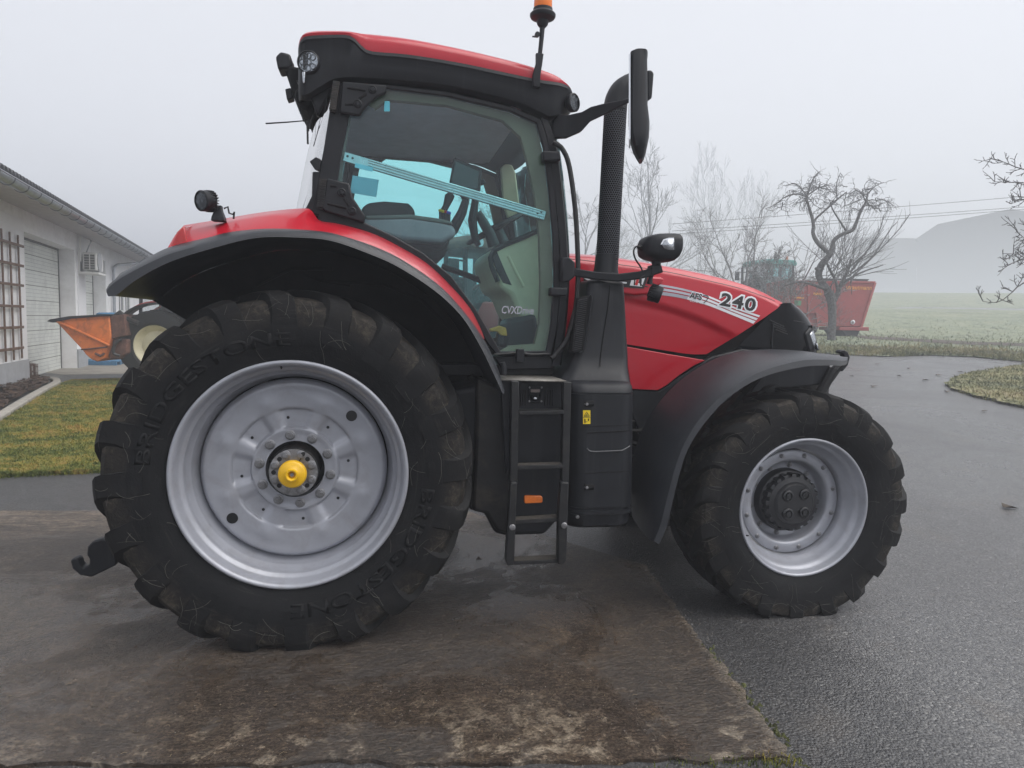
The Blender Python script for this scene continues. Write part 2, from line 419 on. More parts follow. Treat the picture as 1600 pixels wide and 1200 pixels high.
def bvh_(o):
    me = o.data; return BVHTree.FromPolygons([v.co[:] for v in me.vertices], [p.vertices[:] for p in me.polygons])
def arc_text(body, r0, a_start, a_end, y, h, parent, m, name, off=.02, inward=False):
    a, fs, _ = fit_text(body, off=off, extr=.0)
    out = []
    vs = []
    for x, yy, z in a:
        th = R(a_start+(a_end-a_start)*x); r = r0+h*(yy if not inward else -yy)
        h_ = y.ray_cast(Vector((r*math.cos(th), -1, r*math.sin(th))), Vector((0, 1, 0))); vs.append((r*math.cos(th), h_[0].y-.0022, r*math.sin(th)))
    g = G(); g.add(vs, fs)
    return build(name, g, m, parent, solid=.001, recalc=False)

# ---- rear wheel
def rear_wheel():
    W = None
    # pressed disc with ribs
    lob = [R(67.5+45*k) for k in range(8)]
    rs = [.152, .156, .165, .18, .20, .212, .22, .226, .232, .24, .255, .27, .285, .30, .312, .32, .326, .333, .342, .36, .38, .40, .42, .44, .455, .462, .469, .475, .482, .482]
    n = 256; rows = []
    for r in rs:
        row = []
        for i in range(n):
            a = 2*math.pi*i/n
            d = min(abs((a-l+math.pi) % (2*math.pi)-math.pi) for l in lob)
            near = math.exp(-(d/.155)**4)
            rec = float(sst(.221, .231, r)*(1-sst(.318, .330, r)))        # the sunk ring, bridged eight times
            y = .178+.020*rec*(1-.9*near)
            y += .006*float(sst(.20, .215, r)*(1-sst(.216, .226, r)))*-1
            y += -.009*math.exp(-(d/.12)**2)*math.exp(-((r-.372)/.035)**2)   # pressed bulges outside the ring
            y += .004*math.exp(-((r-.425)/.012)**2)*(.5+.5*math.cos(4*(a-lob[0])))
            if r > .455: y += .05*((r-.455)/.027)**2*.6
            row.append((r*math.cos(a), y+(.03 if (r == .482 and len(rows) == len(rs)-1) else 0), r*math.sin(a)))
        rows.append(row)
    rows.insert(0, [(.151*math.cos(2*math.pi*i/n), .26, .151*math.sin(2*math.pi*i/n)) for i in range(n)])
    W = build('rear_wheel', G().grid(rows, True), MAT['silver_paint'], T, loc=(0, RY, RZ), ang=50)
    k = .5816
    prof = [(k+.002, .012), (k+.010, .006), (k+.010, -.006), (k+.003, -.014), (k-.008, -.012), (k-.016, 0), (k-.021, .014), (k-.024, .05), (k-.034, .066), (k-.045, .07), (k-.049, .09), (k-.051, .118), (k-.066, .135), (k-.072, .15), (k-.075, .20), (k-.09, .215), (k-.094, .30), (k-.09, .46), (k-.02, .50), (k+.005, .52)]
    build('rim', G().lathe(prof, 128), MAT['silver_paint'], W, ang=60)
    tg = tyre_geo(RR, .578, .66, 20, RZ, .056, 3); ty = build('tyre', tg, MAT['rubber_rear'], W, ang=26); set_mud(ty, tg.mud, .12)
    # side-wall writing, raised and worn
    yw = bvh_(ty)
    arc_text('BRIDGESTONE', .662, 174, 90, yw, .07, W, MAT['rubber_rear'], 'side_wall_lettering')
    arc_text('BRIDGESTONE', .662, -6, -90, yw, .07, W, MAT['rubber_rear'], 'side_wall_lettering')
    g = G().lathe([(.151, .258), (0, .258)], 48); g.lathe([(.0, .095), (.120, .095), (.127, .103), (.127, .262)], 48)
    hub = build('hub', g, MAT['dark_metal'], W)
    g = G().lathe([(0, .0935), (.123, .0935)], 48); build('hub_face', g, MAT['bolt_steel'], W)
    for q in range(10):
        a = R(18+36*q+8); g = G(); hexbolt(g, 0, 0, 0, .0185, .02)
        build('wheel_bolt', g, MAT['bolt_steel'], W, loc=(.185*math.cos(a), .178, .185*math.sin(a)))
    for q in range(8):
        a = R(22+45*q); g = G(); hexbolt(g, 0, 0, 0, .0165, .012)
        build('hub_bolt', g, MAT['bolt_steel'], W, loc=(.099*math.cos(a), .0925, .099*math.sin(a)))
        if q % 2 == 0 or q == 3:
            b = a+R(22.5); g = G().lathe([(0, .0925), (.012, .0925)], 16, (.099*math.cos(b), 0, .099*math.sin(b))); build('bolt_hole', g, MAT['black_decal'], W, recalc=False)
    g = G().lathe([(0.0, .040), (.017, .040), (.018, .018), (.024, .012), (.030, .012), (.032, .018), (.036, .024), (.058, .030), (.069, .036), (.072, .046), (.072, .060), (.064, .064), (.060, .0935)], 48)
    build('axle_cap', g, MAT['yellow_cap'], W, ang=45)
    g = G(); hexbolt(g, 0, .040, 0, .010, .012, False); build('axle_cap_bolt', g, MAT['steel'], W)
    g = G().tube([(.022, .085, .045), (.046, .088, .088)], [.003, .003], 6); g.lathe([(0, .076), (.011, .076), (.011, .095), (0, .095)], 12, (.050, 0, .098)); build('breather', g, MAT['cable'], W)
    for a, r in ((44.5, .408), (-141, .412)):
        g = G().lathe([(0, .1755), (.029, .1755)], 32, (r*math.cos(R(a)), 0, r*math.sin(R(a)))); build('hand_hole', g, MAT['black_decal'], W, recalc=False)
    for q in range(8):
        a = R(90+45*q+8); r = .277
        g = G().lathe([(0, .1955), (.008, .1955)], 14, (r*math.cos(a), 0, r*math.sin(a))); build('vent_hole', g, MAT['black_decal'], W, recalc=False)
    g = G().tube([(-.05, .03, .553), (-.047, .005, .548)], [.006, .004], 8); build('valve', g, MAT['cable'], W)
    return W
WR = rear_wheel()

def threads(W, tyre, Rt, r0, r1, n, seed):
    """dried grass stems stuck to the near side of a tyre"""
    r_ = random.Random(seed); tr = bvh_(tyre); g = G()
    for _ in range(n):
        r = r0+(r1-r0)*r_.random()**.6; a = r_.uniform(0, 2*math.pi); d = r_.uniform(0, 2*math.pi); x, z = r*math.cos(a), r*math.sin(a); pts = []; st = r_.uniform(.006, .022); cv = r_.gauss(0, .10)
        for i in range(9):
            h = tr.ray_cast(Vector((x, -1, z)), Vector((0, 1, 0)))
            if h[0] is None or not (r0-.03 < math.hypot(x, z) < Rt) or z < -Rt*.95: break
            pts.append((x, h[0].y-.001, z)); x += st*math.cos(d); z += st*math.sin(d); d += cv+r_.gauss(0, .12)
        if len(pts) > 2: g.tube(pts, .0009*r_.uniform(.6, 1.3), 4, caps=False)
    return tag(build('dried_grass', g, MAT['dry_thread'], W, recalc=False), kind='stuff')
mat('dry_thread', (.070, .064, .056), .8, 0, .5, 25, .1)
threads(WR, [c for c in WR.children if c.name.startswith('tyre')][0], RR, .61, .93, 110, 2)
def front_wheel():
    k = .413
    # stepped disc: bolted ring, cone, inner plate
    prof = [(.322, .158), (.320, .150), (.316, .147), (.272, .147), (.262, .150), (.252, .162), (.243, .20), (.238, .222), (.232, .230), (.20, .232), (.14, .232)]
    W = build('front_wheel', G().lathe(prof, 96), MAT['silver_paint'], T, loc=(FX, FY, FZ), ang=50)
    prof = [(k+.002, .012), (k+.007, .006), (k+.007, -.006), (k+.001, -.012), (k-.007, -.01), (k-.013, .0), (k-.019, .03), (k-.030, .045), (k-.040, .05), (k-.043, .075), (k-.056, .088), (k-.060, .105), (k-.074, .115), (k-.079, .14), (k-.084, .17), (k-.086, .30), (k-.03, .42), (k, .43)]
    build('rim', G().lathe(prof, 112), MAT['silver_paint'], W, ang=60)
    tg = tyre_geo(FR, .41, .505, 19, FZ, .043, 5); set_mud(build('tyre', tg, MAT['rubber_front'], W, ang=26), tg.mud, .12)
    for q in range(12):
        a = R(15+30*q); g = G(); hexbolt(g, 0, 0, 0, .010, .014)
        build('rim_bolt', g, MAT['bolt_steel'], W, loc=(.296*math.cos(a), .147, .296*math.sin(a)))
    for q in range(10):
        a = R(10+36*q); g = G(); hexbolt(g, 0, 0, 0, .012, .016)
        build('wheel_bolt', g, MAT['bolt_steel'], W, loc=(.217*math.cos(a), .231, .217*math.sin(a)))
    prof = [(.196, .24), (.196, .196), (.186, .178), (.170, .172), (.168, .13), (.160, .116), (.132, .108), (.126, .096), (.118, .088), (.0, .086)]
    hub = build('planetary_hub', G().lathe(prof, 72), MAT['hub_black'], W, ang=35)
    g = G()
    for q in range(20):
        a = R(18*q); c, s = math.cos(a), math.sin(a)
        def v(r, w, y): return (r*c-w*s, y, r*s+w*c)
        g.hexa([v(.135, -.013, .112), v(.178, -.015, .122), v(.178, -.015, .20), v(.135, -.013, .20)], [v(.135, .013, .112), v(.178, .015, .122), v(.178, .015, .20), v(.135, .013, .20)])
    build('hub_ribs', g, MAT['hub_black'], W, bev=.003)
    for q in range(4):
        a = R(48+90*q)
        g = G().lathe([(.034, .09), (.034, .078), (.028, .074), (.024, .074), (.024, .080), (.018, .080), (.016, .072), (0, .072)], 24, (.078*math.cos(a), 0, .078*math.sin(a)))
        build('hub_plug', g, MAT['hub_black'], W, ang=40)
    g = G().tube([(-.352, .06, -.175), (-.34, .02, -.165)], [.006, .004], 8); build('valve', g, MAT['cable'], W)
    return W
WF = front_wheel()
threads(WF, [c for c in WF.children if c.name.startswith('tyre')][0], FR, .43, .69, 110, 3)
def mirror_copy(o, y):
    c = o.copy(); COL.objects.link(c); c.location.y = y; c.scale = (1, -1, 1)
    for ch in o.children:
        d = ch.copy(); COL.objects.link(d); d.parent = c
for w, y in ((WR, -RY), (WF, -FY)): mirror_copy(w, y)
mat('yellow_label', (.30, .26, .10), .6)
# ------------------------------------------------------------------ mudguards
def sweep(curves, n, name, m, solid=0, bev=0, ang=40, mirror=False, smooth=True):
    rows = [resample(c, n, smooth) for c in curves]
    if mirror: rows = [r*np.array([1, -1, 1]) for r in rows]
    return build(name, G().grid([list(map(tuple, r)) for r in rows]), m, T, solid=solid, bev=bev, ang=ang)
lip_hi = [(166, 456), (173, 446), (200, 428), (262, 398), (325, 381), (400, 365), (470, 365), (520, 370), (580, 391), (620, 409), (665, 437), (699, 464.5), (730, 499), (755, 539), (770, 568), (783, 600), (788, 614)]
lip_lo = [(169, 463), (182, 461), (212, 438), (262, 411), (325, 390), (400, 372), (470, 371.5), (520, 377), (580, 398), (620, 416), (665, 444), (699, 471), (727, 502), (753, 546), (772, 586), (786, 616)]
edge_in = [(188, 427), (212, 414), (262, 387), (325, 371), (362, 362), (425, 357), (500, 361), (540, 370), (580, 383), (620, 401), (665, 429.5), (699, 457.6), (732.5, 496), (755, 529), (767, 551), (780, 582), (789, 612)]
for mir in (False, True):
    a = c3(lip_lo, -1.245); b = c3(lip_hi, -1.235); b2 = c3(lip_hi, -1.215); c = c3(edge_in, -1.06); b2 = [(x, y, z+.012) for x, y, z in b2]
    inn = [(x, -.60, z) for x, y, z in a]; inn1 = [(x, -1.225, z+.004) for x, y, z in a]
    sweep([inn, inn1, a, b, b2, c], 90, 'rear_mudguard', MAT['guard_plastic'], ang=35, mirror=mir)
# red inner mudguard: from the black edge up to the cab
red_in = [(262, 387), (325, 371), (362, 362), (425, 357), (500, 361), (540, 370), (580, 383), (620, 401), (665, 429.5), (699, 457.6), (732.5, 496), (755, 529)]
red_top = [(287, 352), (330, 345), (400, 333), (450, 327), (482, 326), (490, 333), (500, 345), (530, 350), (580, 364), (620, 383), (665, 410), (699, 441), (732.5, 479), (750.5, 512), (757, 529)]
red_mid = [(273, 368), (328, 354), (385, 343), (430, 338), (485, 346), (505, 351), (535, 357), (580, 370), (620, 389), (665, 416), (699, 446), (732.5, 485), (752, 518), (756.5, 529.5)]
for mir in (False, True):
    a = c3(red_in, -1.06); a0 = [(x, -1.055, z-.02) for x, y, z in a]; mdl = c3(red_mid, -.97); t = c3(red_top, -.86)
    t2 = [(x, -.84, z-.005) for x, y, z in t]; t3 = [(x, -.81, z-.06) for x, y, z in t]
    sweep([a0, a, mdl, t, t2, t3], 80, 'red_mudguard', MAT['red_paint'], ang=48, mirror=mir)
    rear = [c3([(262, 391), (268, 378), (276, 362), (287, 352)], yy) for yy in (-1.06, -.86)]
    s = -1 if not mir else 1
    g = G(); z0 = rear[0]
    g.loft([[(q[0]+.0, s*1.055, q[2]) for q in rear[0]]+[(rear[0][0][0]+.1, s*1.05, rear[0][0][2])], [(q[0]-.012, s*.95, q[2]+.01) for q in rear[0]]+[(rear[0][0][0]+.1, s*.95, rear[0][0][2])], [(q[0], s*.86, q[2]+.03) for q in rear[0]]+[(rear[0][0][0]+.1, s*.86, rear[0][0][2])]])
    tl = build('tail_light', g, MAT['red_lens'], T, bev=.008)
    # inner wall of the wheel arch
    arc = resample(c3(lip_lo, -1.245), 40)
    o = [(x, z) for x, y, z in arc]+[(1.0, .75), (.75, .55), (.55, .95), (.3, 1.2), (-.1, 1.25), (-.4, 1.55)]
    build('wheel_arch', G().prism(o, s*.60, s*.57), MAT['dark_inside'], T)
# fold between the red mudguard and the cab corner (the raised shoulder behind the door)
sh = c3([(395, 345), (420, 331), (455, 327), (482, 327), (500, 338), (545, 354), (480, 346)], -.98)
o = xz([(201, 448), (232, 434), (240, 438), (212, 453)], -.64); build('arch_label', G().prism(o, -.64, -.637), MAT['yellow_label'], T)
# pressings in the wheel arch
for (pp, dz) in (([(400, 446), (455, 420), (520, 420)], 0), ([(470, 425), (500, 438), (548, 446)], 0), ([(520, 440), (600, 444), (660, 470), (705, 515)], 0)):
    g = G().tube([(q[0], -.605, q[2]) for q in (P(a, b, -.605) for a, b in pp)], .012, 6); build('arch_pressing', g, MAT['dark_inside'], T)
# light strip and sticker on the red mudguard
# work light on the mudguard
def round_lamp(name, c, r, depth, facing, parent, lens=MAT['lamp_reflector'], shell=MAT['black_plastic'], fins=True):
    """round lamp; facing = unit vector of the beam"""
    f = Vector(facing).normalized(); q = f.to_track_quat('-Y', 'Z')
    g = G().lathe([(0, .0), (r*.55, .0), (r*.8, -.012), (r*.98, -depth*.45), (r, -depth*.5), (r, -depth), (r*.9, -depth-.004), (r*.86, -depth+.006)], 40)
    if fins:
        for k in range(22):
            a = 2*math.pi*k/22;
            ca, sa = math.cos(a), math.sin(a)
            def v(rr, w, y): return (rr*ca-w*sa, y, rr*sa+w*ca)
            g.hexa([v(r*.6, -.002, -.004), v(r*1.05, -.002, -.01), v(r*1.05, -.002, -depth*.6), v(r*.6, -.002, -depth*.6)], [v(r*.6, .002, -.004), v(r*1.05, .002, -.01), v(r*1.05, .002, -depth*.6), v(r*.6, .002, -depth*.6)])
    b = build(name, g, shell, parent, loc=c); b.rotation_mode = 'QUATERNION'; b.rotation_quaternion = q
    g = G().lathe([(0, -depth+.008), (r*.87, -depth+.008)], 36)
    for k in range(8):
        a = 2*math.pi*k/8; rr = r*.55 if k else 0
        g.lathe([(.0, -depth+.012), (r*.16, -depth+.010), (r*.26, -depth+.0015), (r*.27, -depth+.004)], 14, (rr*math.cos(a), 0, rr*math.sin(a)))
    l = build('lamp_lens', g, lens, b)
    g = G().lathe([(0, -depth-.002), (r*.87, -depth+.001)], 36); build('lamp_glass', g, MAT['lamp_glass'], b)
    return b
c = P(334, 315, -.98)
wl = round_lamp('work_light', c, .052, .075, (-.62, -.75, -.1), T)
b = P(342, 340, -.98)
build('lamp_bracket', G().loft([[(b[0]+x*w, b[1]+y*w, b[2]+z) for x, y in ((-.03, -.03), (.03, -.03), (.03, .03), (-.03, .03))] for z, w in ((-.02, 1.1), (.0, 1.0), (.035, .62), (.06, .55))]), MAT['black_plastic'], T, bev=.004)
g = G().tube([P(350, 326, -.97), P(356, 323, -.97), P(358, 333, -.97), P(364, 335, -.97), P(366, 331, -.97), P(365, 342, -.97)], .005, 6); build('lamp_cable', g, MAT['cable'], T)

# front mudguards
fo = [(1030, 850), (1042, 822), (1052, 780), (1062, 740), (1076, 700), (1102, 660), (1140, 620), (1190, 590), (1250, 574), (1290, 571), (1319, 571), (1325, 566)]
fo_hi = [(1022, 846), (1032, 820), (1042, 780), (1053, 738), (1068, 696), (1094, 654), (1134, 613), (1186, 582), (1248, 564), (1290, 562), (1318, 564), (1324, 563)]
fi = [(988, 808), (985, 780), (985, 745), (993, 700), (1012, 655), (1046, 610), (1090, 575), (1138, 553), (1190, 546), (1250, 548), (1296, 555), (1322, 561)]
for s in (-1, 1):
    a = np.array(c3(fo, -1.165)); b = np.array(c3(fo_hi, -1.155)); d = np.array(c3(fi, -.66))
    a = resample(a, 70); b = resample(b, 70); d = resample(d, 70)
    mid = b*.5+d*.5; cen = np.array([FX, 0, FZ])
    for arr, k in ((mid, .018),):
        rad = arr-cen; rad[:, 1] = 0; arr += rad/np.linalg.norm(rad, axis=1)[:, None]*k
    b1 = b*.93+d*.07; rad = b1-cen; rad[:, 1] = 0; b1 = b1+rad/np.linalg.norm(rad, axis=1)[:, None]*.012
    a_in = a+np.array([0, .03, 0]); di = d.copy(); rd = d-cen; rd[:, 1] = 0; di -= rd/np.linalg.norm(rd, axis=1)[:, None]*.03
    ai = a_in-0; bi = b*.7+d*.3; rb = bi-cen; rb[:, 1] = 0; bi -= rb/np.linalg.norm(rb, axis=1)[:, None]*.03
    rows = [di, bi, ai, a, b, b1, mid, d, di]
    rows = [r*np.array([1, -s, 1]) for r in rows]
    build('front_mudguard', G().grid([list(map(tuple, r)) for r in rows]), MAT['wet_plastic'], T, ang=28)
    g = G().tube([(2.75, s*.35, .95), (2.7, s*.62, 1.2), (2.72, s*.9, 1.44)], .03, 8); build('mudguard_stay', g, MAT['dark_metal'], T)

# ------------------------------------------------------------------ chassis, axles, belly
g = G(); g.box(-.35, 2.0, -.30, .30, .55, 1.15); g.box(1.9, 3.3, -.24, .24, .62, 1.2); g.box(-.5, .3, -.22, .22, .5, 1.3)
build('chassis', g, MAT['dark_inside'], T, bev=.03)
g = G(); g.lathe([(.0, -.62), (.24, -.60), (.2, -.4), (.17, -.2), (.17, .2), (.2, .4), (.24, .60), (0, .62)], 32, (0, 0, RZ)); build('rear_axle', g, MAT['dark_metal'], T)
g = G(); g.lathe([(.0, -.92), (.17, -.90), (.15, -.7), (.10, -.5), (.11, -.15), (.16, 0), (.11, .15), (.10, .5), (.15, .7), (.17, .90), (0, .92)], 28, (FX, 0, FZ)); build('front_axle', g, MAT['dark_metal'], T)
# dark engine bay with pipes, seen between the tank cover and the front wheel
g = G(); g.box(1.75, 3.0, -.38, .38, .8, 1.74); g.box(2.9, 3.38, -.36, .36, .8, 1.52); build('engine', g, MAT['dark_inside'], T, bev=.04)
for k, (v, y) in enumerate(((655, -.42), (672, -.44), (690, -.41), (712, -.43), (640, -.40), (735, -.42))):
    q = P(980, v, y); w = P(1012, v+(-1)**k*3, y)
    build('engine_pipe', G().tube([q, (q+w)/2+np.array([0, 0, -.012]), w], .009+.004*(k % 3), 8), MAT['dark_metal'], T)
# fuel tank behind the ladder
tank = xz([(705, 610), (745, 600), (880, 600), (880, 800), (850, 834), (790, 836), (772, 832), (757, 800), (735, 796), (700, 760)], -.95)
build('fuel_tank', G().prism(tank, -.98, -.45), MAT['black_plastic'], T, bev=.03, seg=3)
tank = xz([(745, 590), (782, 604), (800, 640), (798, 835), (776, 830), (760, 803), (737, 798), (742, 700)], -1.02)
build('tank_shield', G().prism(tank, -1.03, -.6), MAT['dark_metal'], T, bev=.02)

# ------------------------------------------------------------------ bonnet
N_S, N_F = 56, 40
top = [(874, 399), (960, 405), (1040, 417), (1120, 433), (1180, 450), (1227, 473)]
bot = [(874, 533), (960, 536), (1000, 541), (1040, 547.5), (1080, 553.5), (1108, 554)]
TP = resample(c3(top, -.40), N_S); BT = resample(c3(bot, -.45), N_S)
def crease(u_, v_):     # signed distance below the slanting fold in the bonnet side (photo pixels are only its drawing)
    return 0
fA, fB = P(985, 462, -.45), P(1150, 520, -.45)
def ybon(f, s, x, z):
    y = np.interp(f, [0, .045, .075, .10, .3, .6, 1], [-.385, -.412, -.428, -.432, -.452, -.458, -.452])
    t = (x-fA[0])/(fB[0]-fA[0]); zl = fA[2]+(fB[2]-fA[2])*t-.03*math.sin(math.pi*min(max(t, 0), 1))*-1
    y += .020*float(sst(.0, .05, zl-z))*float(sst(-.25, .15, t))*(1-float(sst(.75, 1.15, t)))
    return y*(1-.05*s*s)
rows = []
for i in range(N_S):
    s = i/(N_S-1); col = []
    for j in range(N_F):
        f = j/(N_F-1)*1.0; f = f**1.25
        q = TP[i]*(1-f)+BT[i]*f; col.append((q[0], ybon(f, s, q[0], q[2]), q[2]))
    t0 = col[0]; crown = [(t0[0], t0[1]*k, t0[2]+h*(1-.3*s)) for k, h in ((0, .045), (.3, .043), (.6, .035), (.85, .018), (.96, .006))]
    ring = crown+col
    rows.append([(x, -y, z) for x, y, z in ring[::-1]]+ring[1:])
bon = build('bonnet', G().grid(rows), MAT['red_paint'], T, ang=55)
def bvh(o):
    me = o.data; return BVHTree.FromPolygons([v.co[:] for v in me.vertices], [p.vertices[:] for p in me.polygons])
BON = bvh(bon)
def on_side(tree, x, z, lift=.003, y0=-2.5, fallback=-.45):
    h = tree.ray_cast(Vector((x, y0, z)), Vector((0, 1, 0)))
    return (x, (h[0].y if h[0] else fallback)-lift, z)
sm = [on_side(BON, *P(a, b, -.43)[[0, 2]], .0) for a, b in resample([(880, 402.5), (931, 408.5), (967, 413), (1038, 423.5), (1097, 436), (1157, 450), (1216, 470)], 60)]
build('bonnet_seam', G().tube(sm, .0028, 5), MAT['black_decal'], T)
# lower side panel
lp = xz([(976, 541), (1040, 552.5), (1102, 563), (1085, 571), (1062, 586), (1042, 602), (1028, 610), (986, 608)], -.45)
for s in (-1, 1):
    build('side_panel', G().prism(lp, s*.450, s*.40), MAT['red_paint'], T, bev=.004, seg=2)
lp = xz([(900, 540), (976, 537), (980, 600), (900, 560)], -.45); build('side_panel', G().prism(lp, -.455, -.40), MAT['red_paint'], T, bev=.006)
# dark arch under the bonnet, above the wheel
da = xz([(985, 607), (1030, 611), (1064, 586), (1090, 570), (1112, 557), (1160, 545), (1300, 560), (1290, 600), (1200, 610), (1100, 640), (1000, 680), (985, 640)], -.43)
for s in (-1, 1): build('bonnet_seal', G().prism(da, s*.435, s*.36), MAT['black_plastic'], T, bev=.01)
# nose
A = resample(c3([(1227, 473.5), (1209, 489), (1172, 525), (1152, 548), (1137, 575)], -.435), 30)
F0 = resample(c3([(1230, 473.5), (1250, 483), (1265, 498), (1275, 517), (1281, 535), (1282, 560), (1283, 600)], -.25), 30)
rows = []
for i in range(30):
    t = i/29; a = A[i]; f = F0[i]; ring = []
    for k in range(17):
        w = (math.pi/2)*k/16
        k_ = 1.03*math.sin(w)**.62; x = a[0]+(f[0]-a[0])*k_; y = -.432*math.cos(w)**.6; z = a[2]+(f[2]-a[2])*min(k_, 1)
        ring.append((x, y*(1-.05), z))
    rows.append(ring+[(x, -y, z) for x, y, z in ring[::-1][1:]])
nose = build('nose', G().grid(rows), MAT['black_gloss'], T, ang=50)
NOSE = bvh(nose)
g = G().grid([[tuple(p) for p in r] for r in ([np.array(rows[0])[:, :]]+[np.array(rows[0])*np.array([1, .9, 1])-np.array([.06, 0, .03])])]); build('nose_trim', g, MAT['black_gloss'], T)
def on_nose(px, lift=.004):
    out = []
    for a, b in px:
        d = Vector(ray(a, b)); h = NOSE.ray_cast(Vector(CAM), d)
        q = h[0] if h[0] else Vector(P(a, b, -.34)); out.append(q-d.normalized()*lift)
    return out
def patch(px, lift, n=8):       # a quad lying on the nose
    a, b, c_, d_ = [np.array(p, float) for p in px]; rows = []
    for i in range(n+1):
        rows.append([tuple(v) for v in on_nose([((a*(1-i/n)+d_*i/n)*(1-j/n)+(b*(1-i/n)+c_*i/n)*j/n) for j in range(n+1)], lift)])
    return G().grid(rows)
build('headlight_bezel', patch([(1257, 521), (1268, 508), (1278.5, 547), (1264, 549)], .006), MAT['black_plastic'], T, solid=.012)
hl = build('headlight', patch([(1265, 522), (1270, 515), (1279, 545), (1273, 548)], .012), MAT['lamp_reflector'], T, solid=.008)
build('lamp_glass', patch([(1264.5, 522), (1270, 514), (1279, 546), (1272, 549)], .02), MAT['lamp_glass'], hl)
def nose_tube(px, r, name): build(name, G().tube(on_nose(px, .004), r, 6), MAT['black_plastic'], T)
nose_tube([(1208, 505), (1206, 530), (1206, 548)], .006, 'nose_seam'); nose_tube([(1240, 501), (1258, 504)], .003, 'nose_seam')
for k in range(4): nose_tube([(1203+k*3, 500+k*5), (1225+k*2, 510+k*4)], .003, 'nose_louvre')
# front block, link arms and hooks
g = G(); g.box(3.15, 3.62, -.34, .34, .75, 1.40); build('front_block', g, MAT['dark_metal'], T, bev=.04)
for s in (-1, 1):
    y = s*.45
    g = G().tube([(3.3, y, 1.0), P(1288, 603, -.45)*np.array([1, -s, 1]), P(1302, 577, -.45)*np.array([1, -s, 1])], .035, 10); g.tube([P(1298, 584, -.45)*np.array([1, -s, 1]), P(1310, 572, -.45)*np.array([1, -s, 1]), P(1318, 568, -.45)*np.array([1, -s, 1])], .03, 8)
    arm = build('front_link', g, MAT['dark_metal'], T, bev=0)
    hk = xz([(1304, 574), (1308, 580), (1314, 580), (1322, 570), (1325, 558), (1322, 550), (1316, 546), (1309, 547), (1307, 551), (1314, 553), (1316, 558), (1312, 564)], -.45)
    build('hook', G().prism(hk, y-.025, y+.025), MAT['black_plastic'], arm, bev=.008)
    g = G().tube([P(1316, 573, -.47)*np.array([1, -s, 1]), P(1303, 592, -.47)*np.array([1, -s, 1]), P(1294, 603, -.47)*np.array([1, -s, 1])], .006, 6); build('release_cable', g, MAT['cable'], arm)
# rear lower link with catch hook
for s in (-1, 1):
    hk = xz([(113, 873), (117, 886), (129, 896), (146, 899), (165, 890), (185, 880), (185, 845), (163, 839), (148, 843), (140, 852), (139, 865), (143, 870), (143, 880), (134, 884), (129, 879), (127, 871), (120, 868)], -.50)
    arm = build('lower_link', G().box(-.95, -.1, s*.50-.03, s*.50+.03, .50, .60), MAT['dark_metal'], T, bev=.01)
    build('hook', G().prism(hk, s*.50-.035, s*.50+.035), MAT['black_plastic'], arm, bev=.010)

# ------------------------------------------------------------------ writing and stripes on the bonnet
def decal_curve(px0, px1, w, m, name, n=40, lift=.002):
    a = resample(c3(px0, -.45), n); b = resample(c3(px1, -.45), n)
    rows = [[on_side(BON, *(r*(1-k)+q*k)[[0, 2]], lift) for r, q in zip(a, b)] for k in (0, .5, 1)]
    return build(name, G().grid(rows), m, T, recalc=True)
def band(o0, o1, a, b, m, t0=0, t1=1, name='stripe'):
    """stripe between offsets a..b of the bundle running from curve o0 (upper) to o1 (lower)"""
    A_ = np.array(o0, float); B_ = np.array(o1, float)
    u_ = resample(A_*(1-a)+B_*a, 60); l_ = resample(A_*(1-b)+B_*b, 60)
    i0, i1 = int(t0*59), int(t1*59)+1
    return decal_curve([tuple(q) for q in u_[i0:i1]], [tuple(q) for q in l_[i0:i1]], 0, m, name)
hi = [(1005, 440), (1060, 449), (1105, 461), (1150, 480), (1190, 493)]
lo = [(1003, 458), (1055, 464), (1100, 475), (1142, 491), (1179, 506)]
band(hi, lo, .0, .20, MAT['grey_decal'], 0, .55); band(hi, lo, .0, .20, MAT['white_decal'], .55, 1.0)
band(hi, lo, .34, .58, MAT['grey_decal'], 0, .5); band(hi, lo, .34, .58, MAT['white_decal'], .5, 1.0)
band(hi, lo, .68, 1.0, MAT['grey_decal'], 0, .4); band(hi, lo, .68, 1.0, MAT['white_decal'], .4, 1.0)
def decal_text(body, bl, br, hpx, m, lift, off=0, shear=.2, name='lettering', tree=BON, y=-.45, **k):
    a, fs, _ = fit_text(body, off=off, shear=shear, **k)
    b0, b1 = np.array(bl, float), np.array(br, float); upx = np.array([0, -1.0])*hpx
    vs = []
    for x, yy, z in a:
        p = b0+(b1-b0)*x+upx*yy; q = P(p[0], p[1], y); vs.append(on_side(tree, q[0], q[2], lift, fallback=y))
    return build(name, G().add(vs, fs), m, T, recalc=False)
decal_text('240', (1121, 479), (1187, 491), 27, MAT['white_decal'], .004, off=.075, shear=.22, space=1.02, name='power_number_outline')
decal_text('240', (1124.5, 477), (1184, 488), 21.5, MAT['black_decal'], .0055, off=.03, shear=.22, space=1.12, name='power_number')
decal_text('AFS', (1076, 466.5), (1099, 470.5), 12.5, MAT['white_decal'], .004, off=.06, shear=.25, name='lettering_outline')
decal_text('AFS', (1077, 465.5), (1098, 469.5), 10, MAT['black_decal'], .0055, off=.025, shear=.25)
decal_text('CONNECT', (1078, 471), (1104, 476), 3.2, MAT['white_decal'], .004, off=.01, shear=.2)
g = G(); q = [on_side(BON, *P(a, b, -.45)[[0, 2]], .0055) for a, b in ((1100, 462), (1105, 461), (1108, 464), (1104, 470), (1100, 473))]; g.tube(q, .0025, 5); build('swoosh', g, MAT['black_decal'], T)
